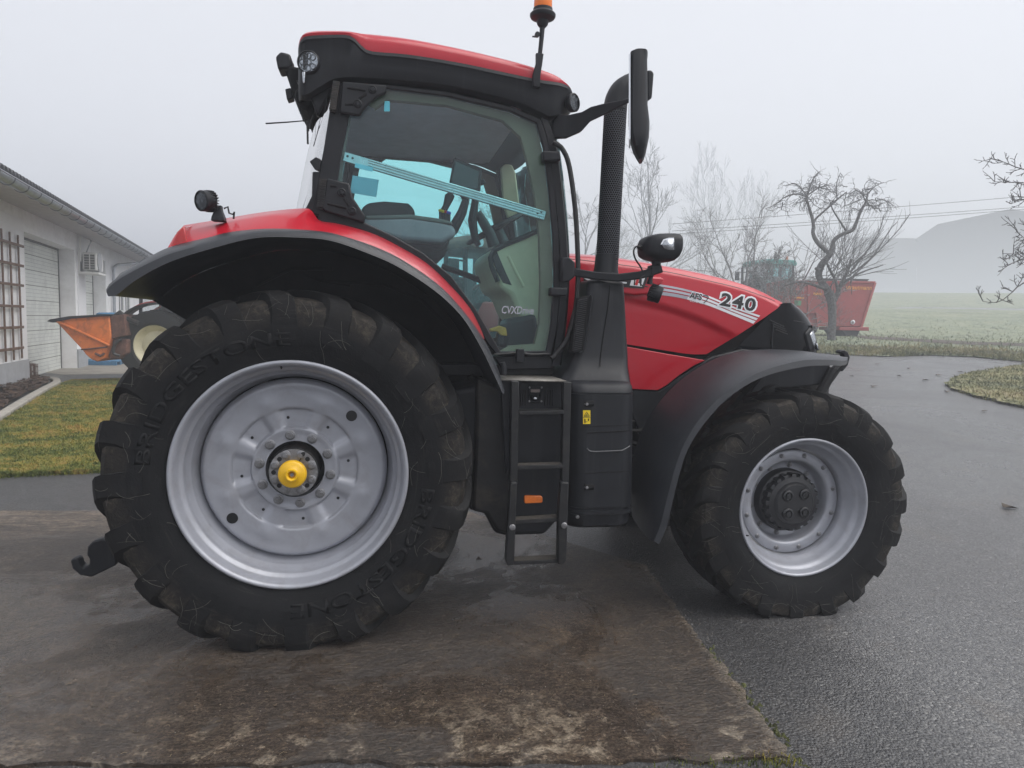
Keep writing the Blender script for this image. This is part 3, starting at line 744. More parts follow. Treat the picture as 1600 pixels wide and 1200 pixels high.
# maker's plate in a raised red pod
pod = [(905, 431), (905, 448), (990, 462), (1012, 460), (1030, 446), (1039, 437), (1033, 433), (990, 431)]
o = xz(pod, -.47); pd_ = build('badge_pod', G().prism(o, -.475, -.42), MAT['red_paint'], T, bev=.014, seg=3)
o = xz([(912, 431), (1013, 432), (1006, 451), (990, 450), (912, 442)], -.477); build('badge_plate', G().prism(o, -.479, -.472), MAT['black_decal'], pd_)
def flat_text(body, bl, br, hpx, m, y, parent, off=0, shear=0, name='lettering', **k):
    a, fs, _ = fit_text(body, off=off, shear=shear, **k); b0, b1 = np.array(bl, float), np.array(br, float); vs = []
    for x, yy, z in a:
        p = b0+(b1-b0)*x+np.array([0, -hpx*yy]); vs.append(P(p[0], p[1], y))
    return build(name, G().add(vs, fs), m, parent, recalc=False)
flat_text('CASE', (912, 438), (981, 443.5), 12, MAT['white_decal'], -.4805, pd_, off=.03, shear=.1)
o = xz([(984, 446), (988, 432.5), (1008, 433.5), (1003, 448)], -.480); build('badge_plate', G().prism(o, -.4808, -.479), MAT['white_decal'], pd_)
flat_text('IH', (990, 445.5), (1003, 447), 11, MAT['black_decal'], -.4815, pd_, off=.03, shear=.1)
o = xz([(992, 445), (995, 434.5), (999, 435), (996, 446)], -.482); build('badge_mark', G().prism(o, -.4826, -.4816), MAT['knob_red'], pd_)
# ------------------------------------------------------------------ cab
YD = -.80

def part(name, g, m, parent=T, **k): return build(name, g, m, parent, **k)
def both(name, fn, m, **k):
    for s in (-1, 1): part(name, fn(s), m, **k)
def yprism(px, y, s, y0, y1):       # outline drawn at plane y, built on side s between |y0| and |y1|
    return G().prism(xz(px, y), s*y0, s*y1)
# door: outer frame as a ring, glass inside
out_px = [(531, 131), (600, 131), (700, 143), (800, 166), (846, 186), (858, 225), (867, 290), (874, 370), (876, 440), (871, 510), (862, 556), (778, 556), (764, 540), (738, 496), (703, 454), (658, 416), (613, 388), (562, 364), (496, 346), (508, 260)]
in_px = [(552, 150), (602, 138), (698, 150), (796, 173), (838, 192), (849, 230), (857, 292), (864, 370), (866, 440), (861, 508), (854, 548), (782, 549), (770, 529), (743, 482), (705, 431), (661, 395), (616, 369), (577, 351), (521, 324), (534, 240)]
def ringgeo(o, i, y0, y1):
    g = G(); n = len(o)
    for a, b, in ((o, i),):
        vs = [(x, y0, z) for x, z in a]+[(x, y0, z) for x, z in b]+[(x, y1, z) for x, z in a]+[(x, y1, z) for x, z in b]; fs = []
        for k in range(n):
            m_ = (k+1) % n
            fs += [(k, m_, n+m_, n+k), (2*n+k, 3*n+k, 3*n+m_, 2*n+m_), (k, 2*n+k, 2*n+m_, m_), (n+k, n+m_, 3*n+m_, 3*n+k)]
        g.add(vs, fs)
    return g
O, I = xz(out_px, YD), xz(in_px, YD)
for s in (-1, 1):
    d = part('door', ringgeo(O, I, s*.80, s*.765), MAT['black_plastic'], bev=.006)
    gl = [(x, z) for x, z in I]; gg = G().add([(x, s*.790, z) for x, z in gl], [list(range(len(gl)))]); part('door_glass', gg, MAT['cab_glass'], d, recalc=False)
    # tan lining behind the glass edge
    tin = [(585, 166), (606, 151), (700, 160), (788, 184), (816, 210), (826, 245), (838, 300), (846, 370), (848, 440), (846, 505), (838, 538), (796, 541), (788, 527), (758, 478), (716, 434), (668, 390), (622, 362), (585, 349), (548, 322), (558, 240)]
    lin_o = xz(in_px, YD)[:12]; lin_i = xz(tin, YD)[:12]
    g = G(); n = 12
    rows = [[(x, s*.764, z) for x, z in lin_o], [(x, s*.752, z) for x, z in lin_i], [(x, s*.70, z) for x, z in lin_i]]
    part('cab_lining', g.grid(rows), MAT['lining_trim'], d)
near_door = [o for o in T.children if o.name.startswith('door') and o.data.vertices[0].co.y < 0][0]
# sill under the door, cab floor, base
both('sill', lambda s: yprism([(772, 557), (862, 556), (866, 576), (786, 578)], YD, s, .79, .70), MAT['black_plastic'], bev=.006)
fl = xz([(770, 540), (866, 540), (866, 580), (770, 580)], YD); part('cab_floor', G().box(.55, 1.48, -.72, .72, 1.40, 1.47), MAT['cab_plastic'], bev=.01)
g = G().box(.2, 1.55, -.60, .60, 1.15, 1.40); part('cab_base', g, MAT['dark_inside'], bev=.02)
# corner posts
both('rear_post', lambda s: yprism([(522, 128), (533, 128), (500, 336), (487, 334), (506, 230)], YD, s, .80, .72), MAT['black_plastic'], bev=.006)
both('front_post', lambda s: G().loft([[(q[0]+dx, s*(.80-dy), q[2]) for dx, dy in ((-.012, 0), (.03, .004), (.055, .05), (.03, .09), (-.012, .09))] for q in resample(c3([(846, 178), (860, 222), (869, 288), (877, 370), (879, 440), (874, 510), (866, 572)], YD), 24)]), MAT['black_plastic'], ang=40)
# door hinges
def hinge(px, pts, name='hinge'):
    o = xz(px, -.815); h = part(name, G().prism(o, -.835, -.80), MAT['black_plastic'], near_door, bev=.008, seg=3)
    g = G()
    for ln in pts: g.tube([P(a, b, -.836) for a, b in ln], .0055, 8)
    return h
h1 = [(535, 128), (604, 134), (603, 147), (590, 152), (574, 166), (562, 182), (530, 178)]
h2 = [(511, 279), (546, 287), (551, 308), (571, 338), (569, 349), (508, 331), (502, 326)]
def inset(px, k):
    a = np.array(px, float); c_ = a.mean(0); return [tuple(c_+(q-c_)*k) for q in a]
for px, bolts, slots in ((h1, [(582, 140), (559, 162)], [[(543, 137), (571, 141)], [(539, 163), (552, 163)], [(561, 154), (572, 147)]]), (h2, [(534, 301), (550, 330)], [[(516, 290), (526, 291)], [(512, 318), (541, 325)], [(538, 310), (546, 322)]])):
    o = xz(px, -.815); h = part('hinge_cover', G().prism(o, -.832, -.80), MAT['black_plastic'], near_door, bev=.010, seg=3)
    for b in bolts:
        q = P(*b, -.832); g = G().lathe([(.024, .004), (.024, -.004), (.018, -.008), (.017, -.003), (.013, -.003), (.011, -.008), (0, -.009)], 24, q); part('hinge_knob', g, MAT['black_plastic'], h)
    for sl in slots:
        g = G().tube([P(a, b, -.8325) for a, b in sl], .007, 8); part('hinge_slot', g, MAT['dark_inside'], h)
for px in ([(522, 130), (530, 131), (524, 176), (515, 174)], [(501, 283), (510, 281), (504, 328), (496, 326)]):
    a = resample(c3([px[0], px[3]], -.82), 14); b = resample(c3([px[1], px[2]], -.82), 14)
    g = G()
    for i in range(13):
        q = (a[i]+b[i])/2; g.box(q[0]-.018, q[0]+.018, -.842, -.80, q[2]-.004, q[2]+.006)
    g.tube([(a[0]+b[0])/2, (a[-1]+b[-1])/2], .016, 8); part('hinge_pin', g, MAT['dark_metal'], near_door)
# latches along the front edge of the door
for px in ([(846, 237), (873, 238), (875, 252), (848, 254)], [(859, 449), (886, 450), (885, 463), (858, 462)]):
    o = xz(px, -.83); part('latch', G().prism(o, -.86, -.79), MAT['black_plastic'], near_door, bev=.010, seg=3)
o = xz([(807, 545), (819, 545), (820, 566), (806, 566)], -.82); part('door_catch', G().prism(o, -.83, -.79), MAT['black_plastic'], near_door, bev=.006)
g = G().tube([P(a, b, -.812) for a, b in ((772, 554), (800, 552), (812, 551), (830, 554), (858, 553))], .007, 8); part('door_seal', g, MAT['cable'], near_door)
# wiper-like hose from the roof down along the front post
g = G().tube([tuple(q) for q in resample(c3([(864, 222), (878, 232), (889, 258), (898, 320), (902, 380), (903, 440), (898, 490), (886, 530), (870, 552), (862, 560)], -.83), 50)], .0145, 10); part('hose', g, MAT['cable'])
# rear corner glass: a bent pane from post to post round the back
for s in (-1, 1):
    B_ = resample(c3([(522, 150), (508, 226), (489, 326)], -.795), 16); E_ = resample(c3([(509, 165), (490, 230), (470, 326)], -.62), 16); rows = []
    for b_, e_ in zip(B_, E_):
        ring = []
        for k in range(13):
            t = k/12; w = t*math.pi/2
            x = b_[0]+(e_[0]-.05-b_[0])*math.sin(w); y = .795-.42*(1-math.cos(w)); ring.append((x, s*y, b_[2]))
        rows.append(ring)
    part('rear_corner_glass', G().grid(rows), MAT['rear_glass'], recalc=True)
B_ = resample(c3([(522, 150), (489, 326)], -.795), 8); E_ = resample(c3([(509, 165), (470, 326)], -.62), 8)
part('rear_window', G().grid([[(e[0]-.05, y, b[2]) for y in (-.375, 0, .375)] for b, e in zip(B_, E_)]), MAT['rear_glass'])
# rubber blade and knob on the corner pane
o = xz([(484, 253), (494, 246), (502, 250), (500, 268), (492, 265)], -.80); part('glass_clip', G().prism(o, -.815, -.79), MAT['black_plastic'], bev=.004)
q = P(484, 290, -.70); part('glass_knob', G().lathe([(0, -.02), (.012, -.018), (.014, 0), (0, 0)], 16, q), MAT['black_plastic'])
o = xz([(488, 268), (502, 268), (490, 330), (476, 328), (487, 306)], -.80); part('rear_post_foot', G().prism(o, -.798, -.74), MAT['black_plastic'], bev=.006)
# windscreen
W_ = resample(c3([(858, 190), (872, 290), (880, 400), (878, 470)], YD), 12)
part('windscreen', G().grid([[(q[0]+.05+.10*(1-(k/6-1)**2), -.76+.76*k/6, q[2]) for k in range(13)] for q in W_]), MAT['cab_glass'])
# lower tank grille, glare stickers and the rail across the door
a, b = c3([(535, 244), (853, 338)], -.755); a = np.array(a); b = np.array(b)
def bar(px0, px1, w, y0, y1, m, name, parent, **k):
    p0, p1 = np.array(P(*px0, y0)), np.array(P(*px1, y0)); d = p1-p0; nrm = np.array([-d[2], 0, d[0]]); nrm /= np.linalg.norm(nrm)
    o = [(q[0], q[2]) for q in (p0+nrm*w/2, p1+nrm*w/2, p1-nrm*w/2, p0-nrm*w/2)]
    return part(name, G().prism(o, y0, y1), m, parent, **k)
gr = bar((537, 244), (852, 337), .052, -.772, -.750, MAT['aluminium'], 'door_rail', near_door, bev=.003)
for k in (-.012, .004, .017):
    p0, p1 = np.array(P(575, 255, -.774)), np.array(P(850, 336, -.774)); g = G().tube([p0+np.array([0, 0, k]), p1+np.array([0, 0, k])], .0025, 5); part('rail_groove', g, MAT['steel'], gr)
for u_, v_ in ((543, 244), (551, 247), (840, 333), (846, 331)):
    q = P(u_, v_, -.7725); part('rail_screw', G().lathe([(0, -.003), (.006, -.002), (.007, .001)], 12, q), MAT['black_decal'], gr)
st = MAT['green_sticker']
mk = mat('blue_sticker', (.16, .33, .42), .5, 0, .05)
o = xz([(551, 274), (592, 281), (588, 308), (547, 301)], -.786); part('glass_sticker', G().prism(o, -.786, -.784), mk, near_door)
mk2 = mat('blue_label', (.22, .50, .62), .5, 0, .05)
o = xz([(601, 158), (609, 158), (609, 174), (600, 174)], -.786); part('glass_sticker', G().prism(o, -.786, -.784), mk2, near_door)
o = xz([(555, 254), (583, 261), (582, 268), (554, 261)], -.786); part('rail_label', G().prism(o, -.779, -.776), mk2, near_door)
g = G()
a_, fs, _ = fit_text('CVXDrive', off=.02, shear=.2)
vs = []
for x, yy, z in a_:
    q = P(784+50*x, 490+1.5*x-12.5*yy, -.795); vs.append(q)
part('lettering', G().add(vs, fs), MAT['grey_decal'], near_door, recalc=False)

# ------------------------------------------------------------------ cab roof
t_top = [(463, 66), (468, 55), (482, 48), (510, 46), (560, 48), (640, 57), (740, 77), (830, 100), (880, 119), (902, 134), (909, 145)]
t_mid = [(463, 70), (472, 61), (490, 57), (540, 56), (556, 63), (568, 76), (584, 82), (640, 87), (720, 100), (800, 117), (850, 127), (895, 131), (909, 147)]
t_bot = [(466, 150), (480, 152), (500, 140), (532, 126), (600, 128), (700, 138), (800, 161), (846, 180), (862, 186), (895, 172), (909, 158)]
NS = 70
xs0 = P(463, 70, -.84)[0]; xs1 = P(909, 146, -.84)[0]
def zof(px):
    c_ = np.array([(q[0], q[2]) for q in (P(a, b, -.84) for a, b in px)]); r_ = resample(c_, 200); o_ = np.argsort(r_[:, 0]); return lambda x: np.interp(x, r_[o_, 0], r_[o_, 1])
zt, zm, zb = zof(t_top), zof(t_mid), zof(t_bot)
XS = xs0+(xs1-xs0)*(1-np.cos(np.linspace(0, math.pi, NS)))/2
low, cap = [], []
for i, x in enumerate(XS):
    e = min((x-xs0)/.05, (xs1-x)/.22, 1.0); e = math.sqrt(max(0, 1-(1-e)**2)); hw = (.74 if x < .6 else .62)+(.11 if x < .6 else .23)*e
    b_, m_, t_ = float(zb(x)), float(zm(x)), float(zt(x)); b_ = min(b_, m_-.01)
    m_ = min(m_, t_-.004)
    r1 = [(0, b_+.03), (hw*.80, b_+.03), (hw*.93, b_+.004), (hw*.975, b_+.02), (hw, b_+(m_-b_)*.5), (hw, m_-.028), (hw+.008, m_-.018), (hw+.004, m_), (hw*.9, m_+.0), (0, m_)]
    low.append([(x, -y, z) for y, z in r1]+[(x, y, z) for y, z in r1[::-1][1:-1]])
    d_ = t_-m_
    r2 = [(0, m_+.002), (hw*.9, m_+.002), (hw-.002, m_+.001), (hw+.001, m_+d_*.45), (hw-.012, m_+d_*.8), (hw-.045, t_), (hw*.7, t_+.025), (0, t_+.045)]
    cap.append([(x, -y, z) for y, z in r2]+[(x, y, z) for y, z in r2[::-1][1:-1]])
rl = part('roof_frame', G().loft(low), MAT['black_plastic'], ang=40)
part('roof_cap', G().loft(cap), MAT['red_paint'], ang=45)
# headliner
part('headliner', G().box(.12, 1.40, -.74, .74, 2.955, 2.965), MAT['headliner'])
o = [(.16, 2.95), (1.02, 2.93), (1.38, 2.80), (1.40, 2.84), (1.05, 2.965), (.16, 2.965)]
# side and rear lamps in the roof
q = P(485, 97, -.855); round_lamp('roof_lamp', (q[0]+.0, q[1]+.045, q[2]), .060, .05, (-.25, -1, .02), T, fins=False)
q = P(889, 160, -.80); round_lamp('roof_lamp', (q[0], q[1]+.03, q[2]), .052, .05, (.62, -.80, 0), T, fins=False)
o = xz([(472, 112), (477, 112), (476, 130), (473, 130)], -.86); part('roof_marker', G().prism(o, -.862, -.84), MAT['lamp_reflector'], bev=.003)
# lamps and brackets on the back of the roof
o = xz([(433, 95), (441, 87), (456, 91), (460, 112), (437, 115)], -.55); part('rear_work_light', G().prism(o, -.62, -.48), MAT['black_plastic'], bev=.012)
o = xz([(446, 112), (459, 100), (462, 160), (456, 142)], -.55); part('lamp_bracket', G().prism(o, -.57, -.53), MAT['black_plastic'])
o = xz([(447, 143), (456, 141), (460, 157), (450, 160)], -.55); part('rear_marker', G().prism(o, -.60, -.52), MAT['black_plastic'], bev=.006)
o = xz([(456, 120), (500, 130), (520, 135), (508, 165), (495, 180), (490, 190), (474, 184), (462, 160)], -.45); part('rear_console', G().prism(o, -.66, -.2), MAT['dark_inside'], bev=.02)
o = xz([(462, 126), (524, 126), (516, 150), (496, 182), (484, 150)], -.74); part('roof_side_shield', G().prism(o, -.76, -.68), MAT['black_plastic'], bev=.012)
for k, (pp, r_) in enumerate((([(489, 134), (496, 148), (493, 175), (500, 184)], .006), ([(480, 188), (481, 225)], .006), ([(500, 160), (486, 188), (482, 205)], .004), ([(506, 148), (521, 131)], .006), ([(475, 190), (462, 150), (466, 140)], .005))):
    part('cable', G().tube([tuple(x) for x in resample(c3(pp, -.70), 12)], r_, 6), MAT['cable'])
g = G().tube([P(415, 193, -.45), P(448, 191, -.45), P(483, 188, -.45)], [.0045, .004, .003], 6); part('antenna', g, MAT['cable'])
# beacon on its stalk
q0 = P(838, 122, -.86); q1 = P(846, 40, -.86); sb = np.array([-.012, 0, 0])
bk = part('beacon_bracket', G().loft([[(x+dx*w, y+dy, z) for dx, dy in ((-1, -.012), (1, -.012), (1, .012), (-1, .012))] for (x, y, z), w in ((P(838, 137, -.865), .020), (P(838, 118, -.872), .022), (P(842, 100, -.872), .018), (P(843, 84, -.872), .022))]), MAT['black_plastic'], bev=.004)
part('beacon_stalk', G().tube([P(843, 90, -.872), P(846, 62, -.872), P(847.5, 40, -.872)], [.012, .013, .015], 12), MAT['black_plastic'])
cB = P(848, 27, -.872)
bb = part('beacon', G().lathe([(.018, -.055), (.03, -.04), (.034, -.02), (.066, -.006), (.072, .004), (.072, .014), (.060, .026), (.054, .030), (.054, .045), (0, .045)], 36, tuple(cB), 'z'), MAT['black_plastic'])
part('beacon_lens', G().lathe([(.050, .045), (.051, .06), (.049, .12), (.044, .155), (.03, .175), (0, .18)], 36, tuple(cB), 'z'), MAT['beacon_lens'], bb)
q = P(840, 53, -.89); part('wing_screw', G().tube([q+np.array([0, .02, 0]), q], .014, 10).box(q[0]-.03, q[0]-.008, q[1]-.003, q[1]+.003, q[2]-.02, q[2]-.013), MAT['black_plastic'], bb)

# mirrors
for s in (-1, 1):
    Fm = lambda a, b, y: P(a, b, y)*np.array([1, -s, 1])
    Y = -1.30
    arm = G().loft([[tuple(Fm(a, b+dy, y)+np.array([0, dd, 0])) for dy, dd in ((t_[0], -.02), (t_[0], .02), (t_[1], .02), (t_[1], -.02))] for a, b, y, t_ in ((862, 195, -.76, (-18, 22)), (885, 194, -.82, (-13, 22)), (908, 188, -.90, (-12, 18)), (922, 180, -.97, (-12, 10)), (945, 171, -1.06, (-9, 8)), (972, 161, -1.20, (-4, 4)), (990, 154, -1.30, (-3, 3)))])
    part('mirror_arm', arm, MAT['black_plastic'], bev=.006)
    prof = [(1000, 88, 9, 12), (998, 90, 14, 13), (998, 110, 15, 13.5), (998, 140, 15, 14), (998, 170, 16, 14), (999, 195, 17, 16), (999, 215, 16, 15), (1000, 235, 11, 10), (1001, 248, 6, 5), (1001, 252, 3, 2)]
    rings = []
    for a, b, wl_, wr_ in prof:
        ring = []
        for k in range(16):
            w = 2*math.pi*k/16; cx_ = math.cos(w); sy = math.sin(w)
            hx = (wr_ if cx_ > 0 else wl_); q = Fm(a+hx*np.sign(cx_)*abs(cx_)**.55, b, Y); oy = .10*np.sign(sy)*abs(sy)**.5*(.55 if b > 240 else 1); ring.append((q[0]-s*.36*oy, q[1]+oy, q[2]))
        rings.append(ring)
    mr = part('mirror', G().loft(rings), MAT['mirror_shell'], ang=45)
    g = G().loft([[tuple(Fm(u_, b, Y)+np.array([-s*.36*dd, dd, 0])) for u_, dd in ((982.5, -.085), (985.0, -.092), (985.0, .092), (982.5, .085))] for b in (95, 150, 170, 205, 225)]); part('mirror_glass', g, MAT['mirror_glass'], mr)
    o = xz([(1008, 112), (1016, 112), (1019, 118), (1016, 156), (1008, 160)], Y); part('mirror_lamp', G().prism(o, s*1.27, s*1.33), MAT['black_plastic'], mr, bev=.01)

# ------------------------------------------------------------------ exhaust stack
q0, q1 = P(948, 420, -.72), P(962, 166, -.72); rad = .068; n = 28
vs, fs = [], []; nh = 40
for j in range(nh+1):
    c_ = q0+(q1-q0)*j/nh
    for k in range(n+1):
        w = 2*math.pi*k/n; vs.append((c_[0]+rad*math.cos(w), c_[1]+rad*math.sin(w), c_[2]))
fs = [(j*(n+1)+k, j*(n+1)+k+1, (j+1)*(n+1)+k+1, (j+1)*(n+1)+k) for j in range(nh) for k in range(n)]
me = bpy.data.meshes.new('stack_guard'); me.from_pydata(vs, [], fs); uvl = me.uv_layers.new(name='UVMap')
Hh = float(np.linalg.norm(q1-q0))
for lp_ in me.loops:
    j, k = divmod(lp_.vertex_index, n+1); uvl.data[lp_.index].uv = (k/n*30, j/nh*Hh/.0125)
me.shade_smooth(); link('stack_guard', me, MAT['perforated_guard'], T)
part('stack_pipe', G().tube([q0, q1], rad-.006, 24), MAT['dark_inside'])
el = [P(961, 175, -.72), P(963, 158, -.72), P(971, 143, -.72), P(985, 134, -.72), P(1003, 130, -.72)]
e2 = resample(el, 20); part('stack_outlet', G().tube([tuple(x) for x in e2], rad*.97, 24, caps=False), MAT['black_plastic'], solid=.006)
for (v0, v1, sl) in ((398, 446, 0),):
    a, b = P(948.5, v0, -.72), P(945, v1, -.72); part('stack_collar', G().loft([[(c_[0]+r_*math.cos(2*math.pi*k/24), c_[1]+r_*math.sin(2*math.pi*k/24), c_[2]) for k in range(24)] for c_, r_ in ((a, rad+.001), (a+(b-a)*.45, rad+.004), (a+(b-a)*.75, .085), (b, .105))]), MAT['black_plastic'])
# rounded upright covers
def rr_ring(x0, x1, y0, y1, r_, z, n=6, taper=0):
    o = []
    for cx_, cy_, a0 in ((x1-r_, y1-r_, 0), (x0+r_, y1-r_, 90), (x0+r_, y0+r_, 180), (x1-r_, y0+r_, 270)):
        for k in range(n+1):
            w = R(a0+90*k/n); o.append((cx_+r_*math.cos(w), cy_+r_*math.sin(w), z))
    return o
def X(u_, v_, y): return float(P(u_, v_, y)[0])
def Z(u_, v_, y): return float(P(u_, v_, y)[2])
rings = []
for u0, u1, v, yf, yb, r_ in ((923, 969, 437, -.84, -.58, .05), (919, 972, 440, -.86, -.56, .05), (918, 973, 444, -.865, -.56, .05), (914, 975, 480, -.87, -.55, .05), (905, 977, 520, -.885, -.54, .05), (898, 979, 555, -.90, -.53, .05), (890, 980, 575, -.92, -.52, .06), (878, 984, 592, -.98, -.50, .08), (872, 988, 608, -1.04, -.48, .08)):
    rings.append(rr_ring(X(u0, v, yf+.02), X(u1, v, yf+.06), yf, yb, r_, Z(930, v, yf)))
part('stack_cover', G().loft(rings[::-1]), MAT['black_plastic'], ang=50)
# seam on the cover and the louvred intake at its side
g = G().tube([P(a, b, y) for a, b, y in ((953, 446, -.868), (950, 480, -.873), (942, 530, -.891), (938, 560, -.907), (938, 572, -.928))], .0028, 5); part('cover_seam', g, MAT['dark_inside'])
lv = [(902, 466), (922, 461), (919, 500), (911, 548), (892, 551)]
lou = part('intake_louvre', G().prism([(float(P(a, b, -.87)[0]), float(P(a, b, -.87)[2])) for a, b in lv], -.915, -.80), MAT['dark_inside'], bev=.006)
for k in range(26):
    t = (k+.5)/26; a = np.array((903, 468))*(1-t)+np.array((894, 549))*t; b = np.array((918, 465))*(1-t)+np.array((908, 546))*t
    part('louvre_slat', G().tube([P(*a, -.917), P(*b, -.917)], .0032, 5), MAT['black_plastic'], lou)
g = G().tube([P(a, b, -.917) for a, b in ((922, 461), (925, 464), (920, 500), (912, 548), (906, 551))], .005, 6); part('louvre_frame', g, MAT['black_plastic'], lou)
# round tank cover under it
rings = []
zt_, zb_ = Z(900, 596, -1.08), Z(935, 826, -1.08)
for f, yf, gx, gl in ((0, -1.0, -.02, .0), (.012, -1.045, -.008, .0), (.035, -1.07, 0, 0), (.075, -1.08, .0, 0), (.078, -1.076, -.003, 0), (.083, -1.076, -.003, 0), (.086, -1.083, 0, 0), (.30, -1.088, 0, 0), (.60, -1.09, 0, 0), (.853, -1.09, 0, 0), (.856, -1.082, -.006, 0), (.872, -1.082, -.006, 0), (.876, -1.093, .002, 0), (.90, -1.093, .002, 0), (.905, -1.08, -.01, 0), (.98, -1.075, -.012, 0), (1.0, -1.05, -.03, 0)):
    z = zt_+(zb_-zt_)*f; v = 598+228*f
    rings.append(rr_ring(X(889, v, -1.06), X(985-4*f, v, -.96)+gx, yf, -.48, .10, z, 10))
tc = part('tank_cover', G().loft(rings[::-1]), MAT['black_plastic'], ang=50)
def on_front(u_, v_, lift=.002):
    h = TCB.ray_cast(Vector(CAM), Vector(ray(u_, v_))); q = h[0] if h[0] else Vector(P(u_, v_, -1.09)); return q-Vector(ray(u_, v_)).normalized()*lift
TCB = bvh(tc)
def tc_line(px, r_, m=MAT['dark_inside'], lift=.0): part('cover_rib', G().tube([tuple(on_front(a, b, lift)) for a, b in px], r_, 6), m, tc)
def seg_(a, b, n=14): return [tuple(np.array(a)*(1-t)+np.array(b)*t) for t in np.linspace(0, 1, n)]
tc_line(seg_((917, 676), (983, 673)), .0042); tc_line(seg_((912, 667), (983, 664)), .002)
tc_line([(917, 701), (921, 705)]+seg_((930, 706), (972, 704))+[(984, 697)], .0055, MAT['wet_plastic'], .002); tc_line(seg_((912, 740), (983, 736)), .002)
for v_ in (631, 761):
    q = on_front(916, v_, .001); lt = part('cover_latch', G().tube([tuple(on_front(a, b, .001)) for a, b in seg_((914, v_), (927, v_-.5), 5)], .016, 10), MAT['dark_inside'], tc)
    part('latch_screw', G().lathe([(0, -.018), (.008, -.017), (.010, -.006), (.010, .004)], 14, tuple(q)), MAT['bolt_steel'], lt)
q = on_front(902, 807, 0); part('cover_screw', G().lathe([(0, -.014), (.010, -.012), (.012, 0)], 14, tuple(q)), MAT['bolt_steel'], tc)
# warning sticker: triangle above, hand and rollers below
def flat_on(px, lift): return G().add([tuple(on_front(a, b, lift)) for a, b in px], [list(range(len(px)))])
sk = part('warning_sticker', flat_on([(911, 641), (922.5, 641), (922.5, 662.5), (911, 662.5)], .003), MAT['yellow_sticker'], tc, recalc=False)
g = G()
for a, b in (((916.7, 643.5), (912.5, 650.5)), ((912.5, 650.5), (921, 650.5)), ((921, 650.5), (916.7, 643.5)), ((914.5, 650), (918, 646.5)), ((916, 649.5), (919, 648.5)), ((911.2, 652), (922.3, 652)), ((915, 659), (918, 659))): g.tube([tuple(on_front(*a, .0035)), tuple(on_front(*b, .0035))], .0013, 4)
for a, b in (((914, 654.5), (914, 660.5)), ((920, 654), (919.5, 657.5))): g.tube([tuple(on_front(*a, .0035)), tuple(on_front(*b, .0035))], .0032, 4)
part('warning_pictogram', g, MAT['black_decal'], sk)

# ------------------------------------------------------------------ ladder and step
def pbox(name, px, y0, y1, m, parent=T, **k): return part(name, G().prism(xz(px, y0), y0, y1), m, parent, **k)
pbox('step_panel', [(806, 592), (882, 594), (880, 806), (800, 806)], -1.02, -.98, MAT['black_plastic'], bev=.004)
pl = part('platform', G().add([tuple(P(a, b, y)) for a, b, y in ((783, 594, -1.10), (885, 596, -1.10))]+[tuple(np.array(P(a, b, -1.10))*np.array([1, 0, 1])+np.array([0, -.70, 0])) for a, b in ((885, 596), (783, 594))], [(0, 1, 2, 3)]), MAT['tread_plate'], solid=.008)
ra = pbox('ladder_rail', [(800, 596), (811, 596), (809, 757), (797, 757)], -1.15, -1.09, MAT['ladder_metal'], bev=.004)
rb = pbox('ladder_rail', [(881, 597), (893, 597), (889, 757), (878, 757)], -1.15, -1.09, MAT['ladder_metal'], bev=.004)
pbox('ladder_side', [(783, 594), (806, 594), (800, 740), (790, 740)], -1.085, -1.06, MAT['black_plastic'], bev=.004)
pbox('folding_step', [(798, 754), (808, 754), (803.5, 883), (793, 884), (790.5, 876)], -1.175, -1.12, MAT['ladder_metal'], bev=.006)
pbox('folding_step', [(877, 754), (889, 754), (885, 876), (881, 882), (872, 882), (873, 800)], -1.175, -1.12, MAT['ladder_metal'], bev=.006)
for u0, v0, u1, v1 in ((811, 644, 881, 643), (809, 730, 879, 728), (805, 815.5, 874, 811), (803, 879, 873, 876)):
    y = -1.15; o = xz([(u0, v0-2), (u1, v1-2), (u1, v1+4), (u0, v0+4)], y); r_ = part('rung', G().prism(o, y, y+.075), MAT['ladder_metal'], bev=.003)
    rows = [[tuple(P(u0+(u1-u0)*k/14, v0-2.2+(v1-v0)*k/14, y)+np.array([0, d_, .001+.002*rnd.random()])) for k in range(15)] for d_ in (0, .03, .07)]
    part('rung_tread', G().grid(rows), MAT['muddy_tread' if v0 > 700 else 'ladder_metal'], r_)
for u_, v_ in ((800.5, 824), (881.5, 821)):
    q = P(u_, v_, -1.176); g = G(); hexbolt(g, *q, .012, .008); part('step_bolt', g, MAT['bolt_steel'])
o = xz([(820, 774), (845, 774), (847, 776), (847, 783.5), (845, 785), (820, 786), (818.5, 784), (818.5, 776)], -1.03); part('side_reflector', G().prism(o, -1.045, -1.02), MAT['orange_reflector'], bev=.004)
sp = pbox('socket_plate', [(826, 604), (848, 604), (847, 628), (843, 630), (826, 629)], -1.03, -1.0, MAT['black_plastic'], bev=.004)
q = P(836.5, 617, -1.03); part('socket', G().lathe([(.0, -.006), (.020, -.006), (.024, -.012), (.030, -.012), (.034, 0)], 28, tuple(q)), MAT['black_gloss'], sp)
q = P(836, 623, -1.034); part('lock_button', G().lathe([(0, -.008), (.009, -.006), (.010, 0)], 16, tuple(q)), MAT['aluminium'], sp)
o = xz([(829, 608), (843, 608), (843, 613), (829, 613)], -1.036); part('socket_flap', G().prism(o, -1.044, -1.03), MAT['cab_grey'], sp, bev=.002)
for u_, v_ in ((827.5, 605.5), (846.5, 605.5), (827, 627), (846, 627)):
    q = P(u_, v_, -1.031); part('plate_screw', G().lathe([(0, -.003), (.005, -.002), (.006, 0)], 10, tuple(q)), MAT['bolt_steel'], sp)
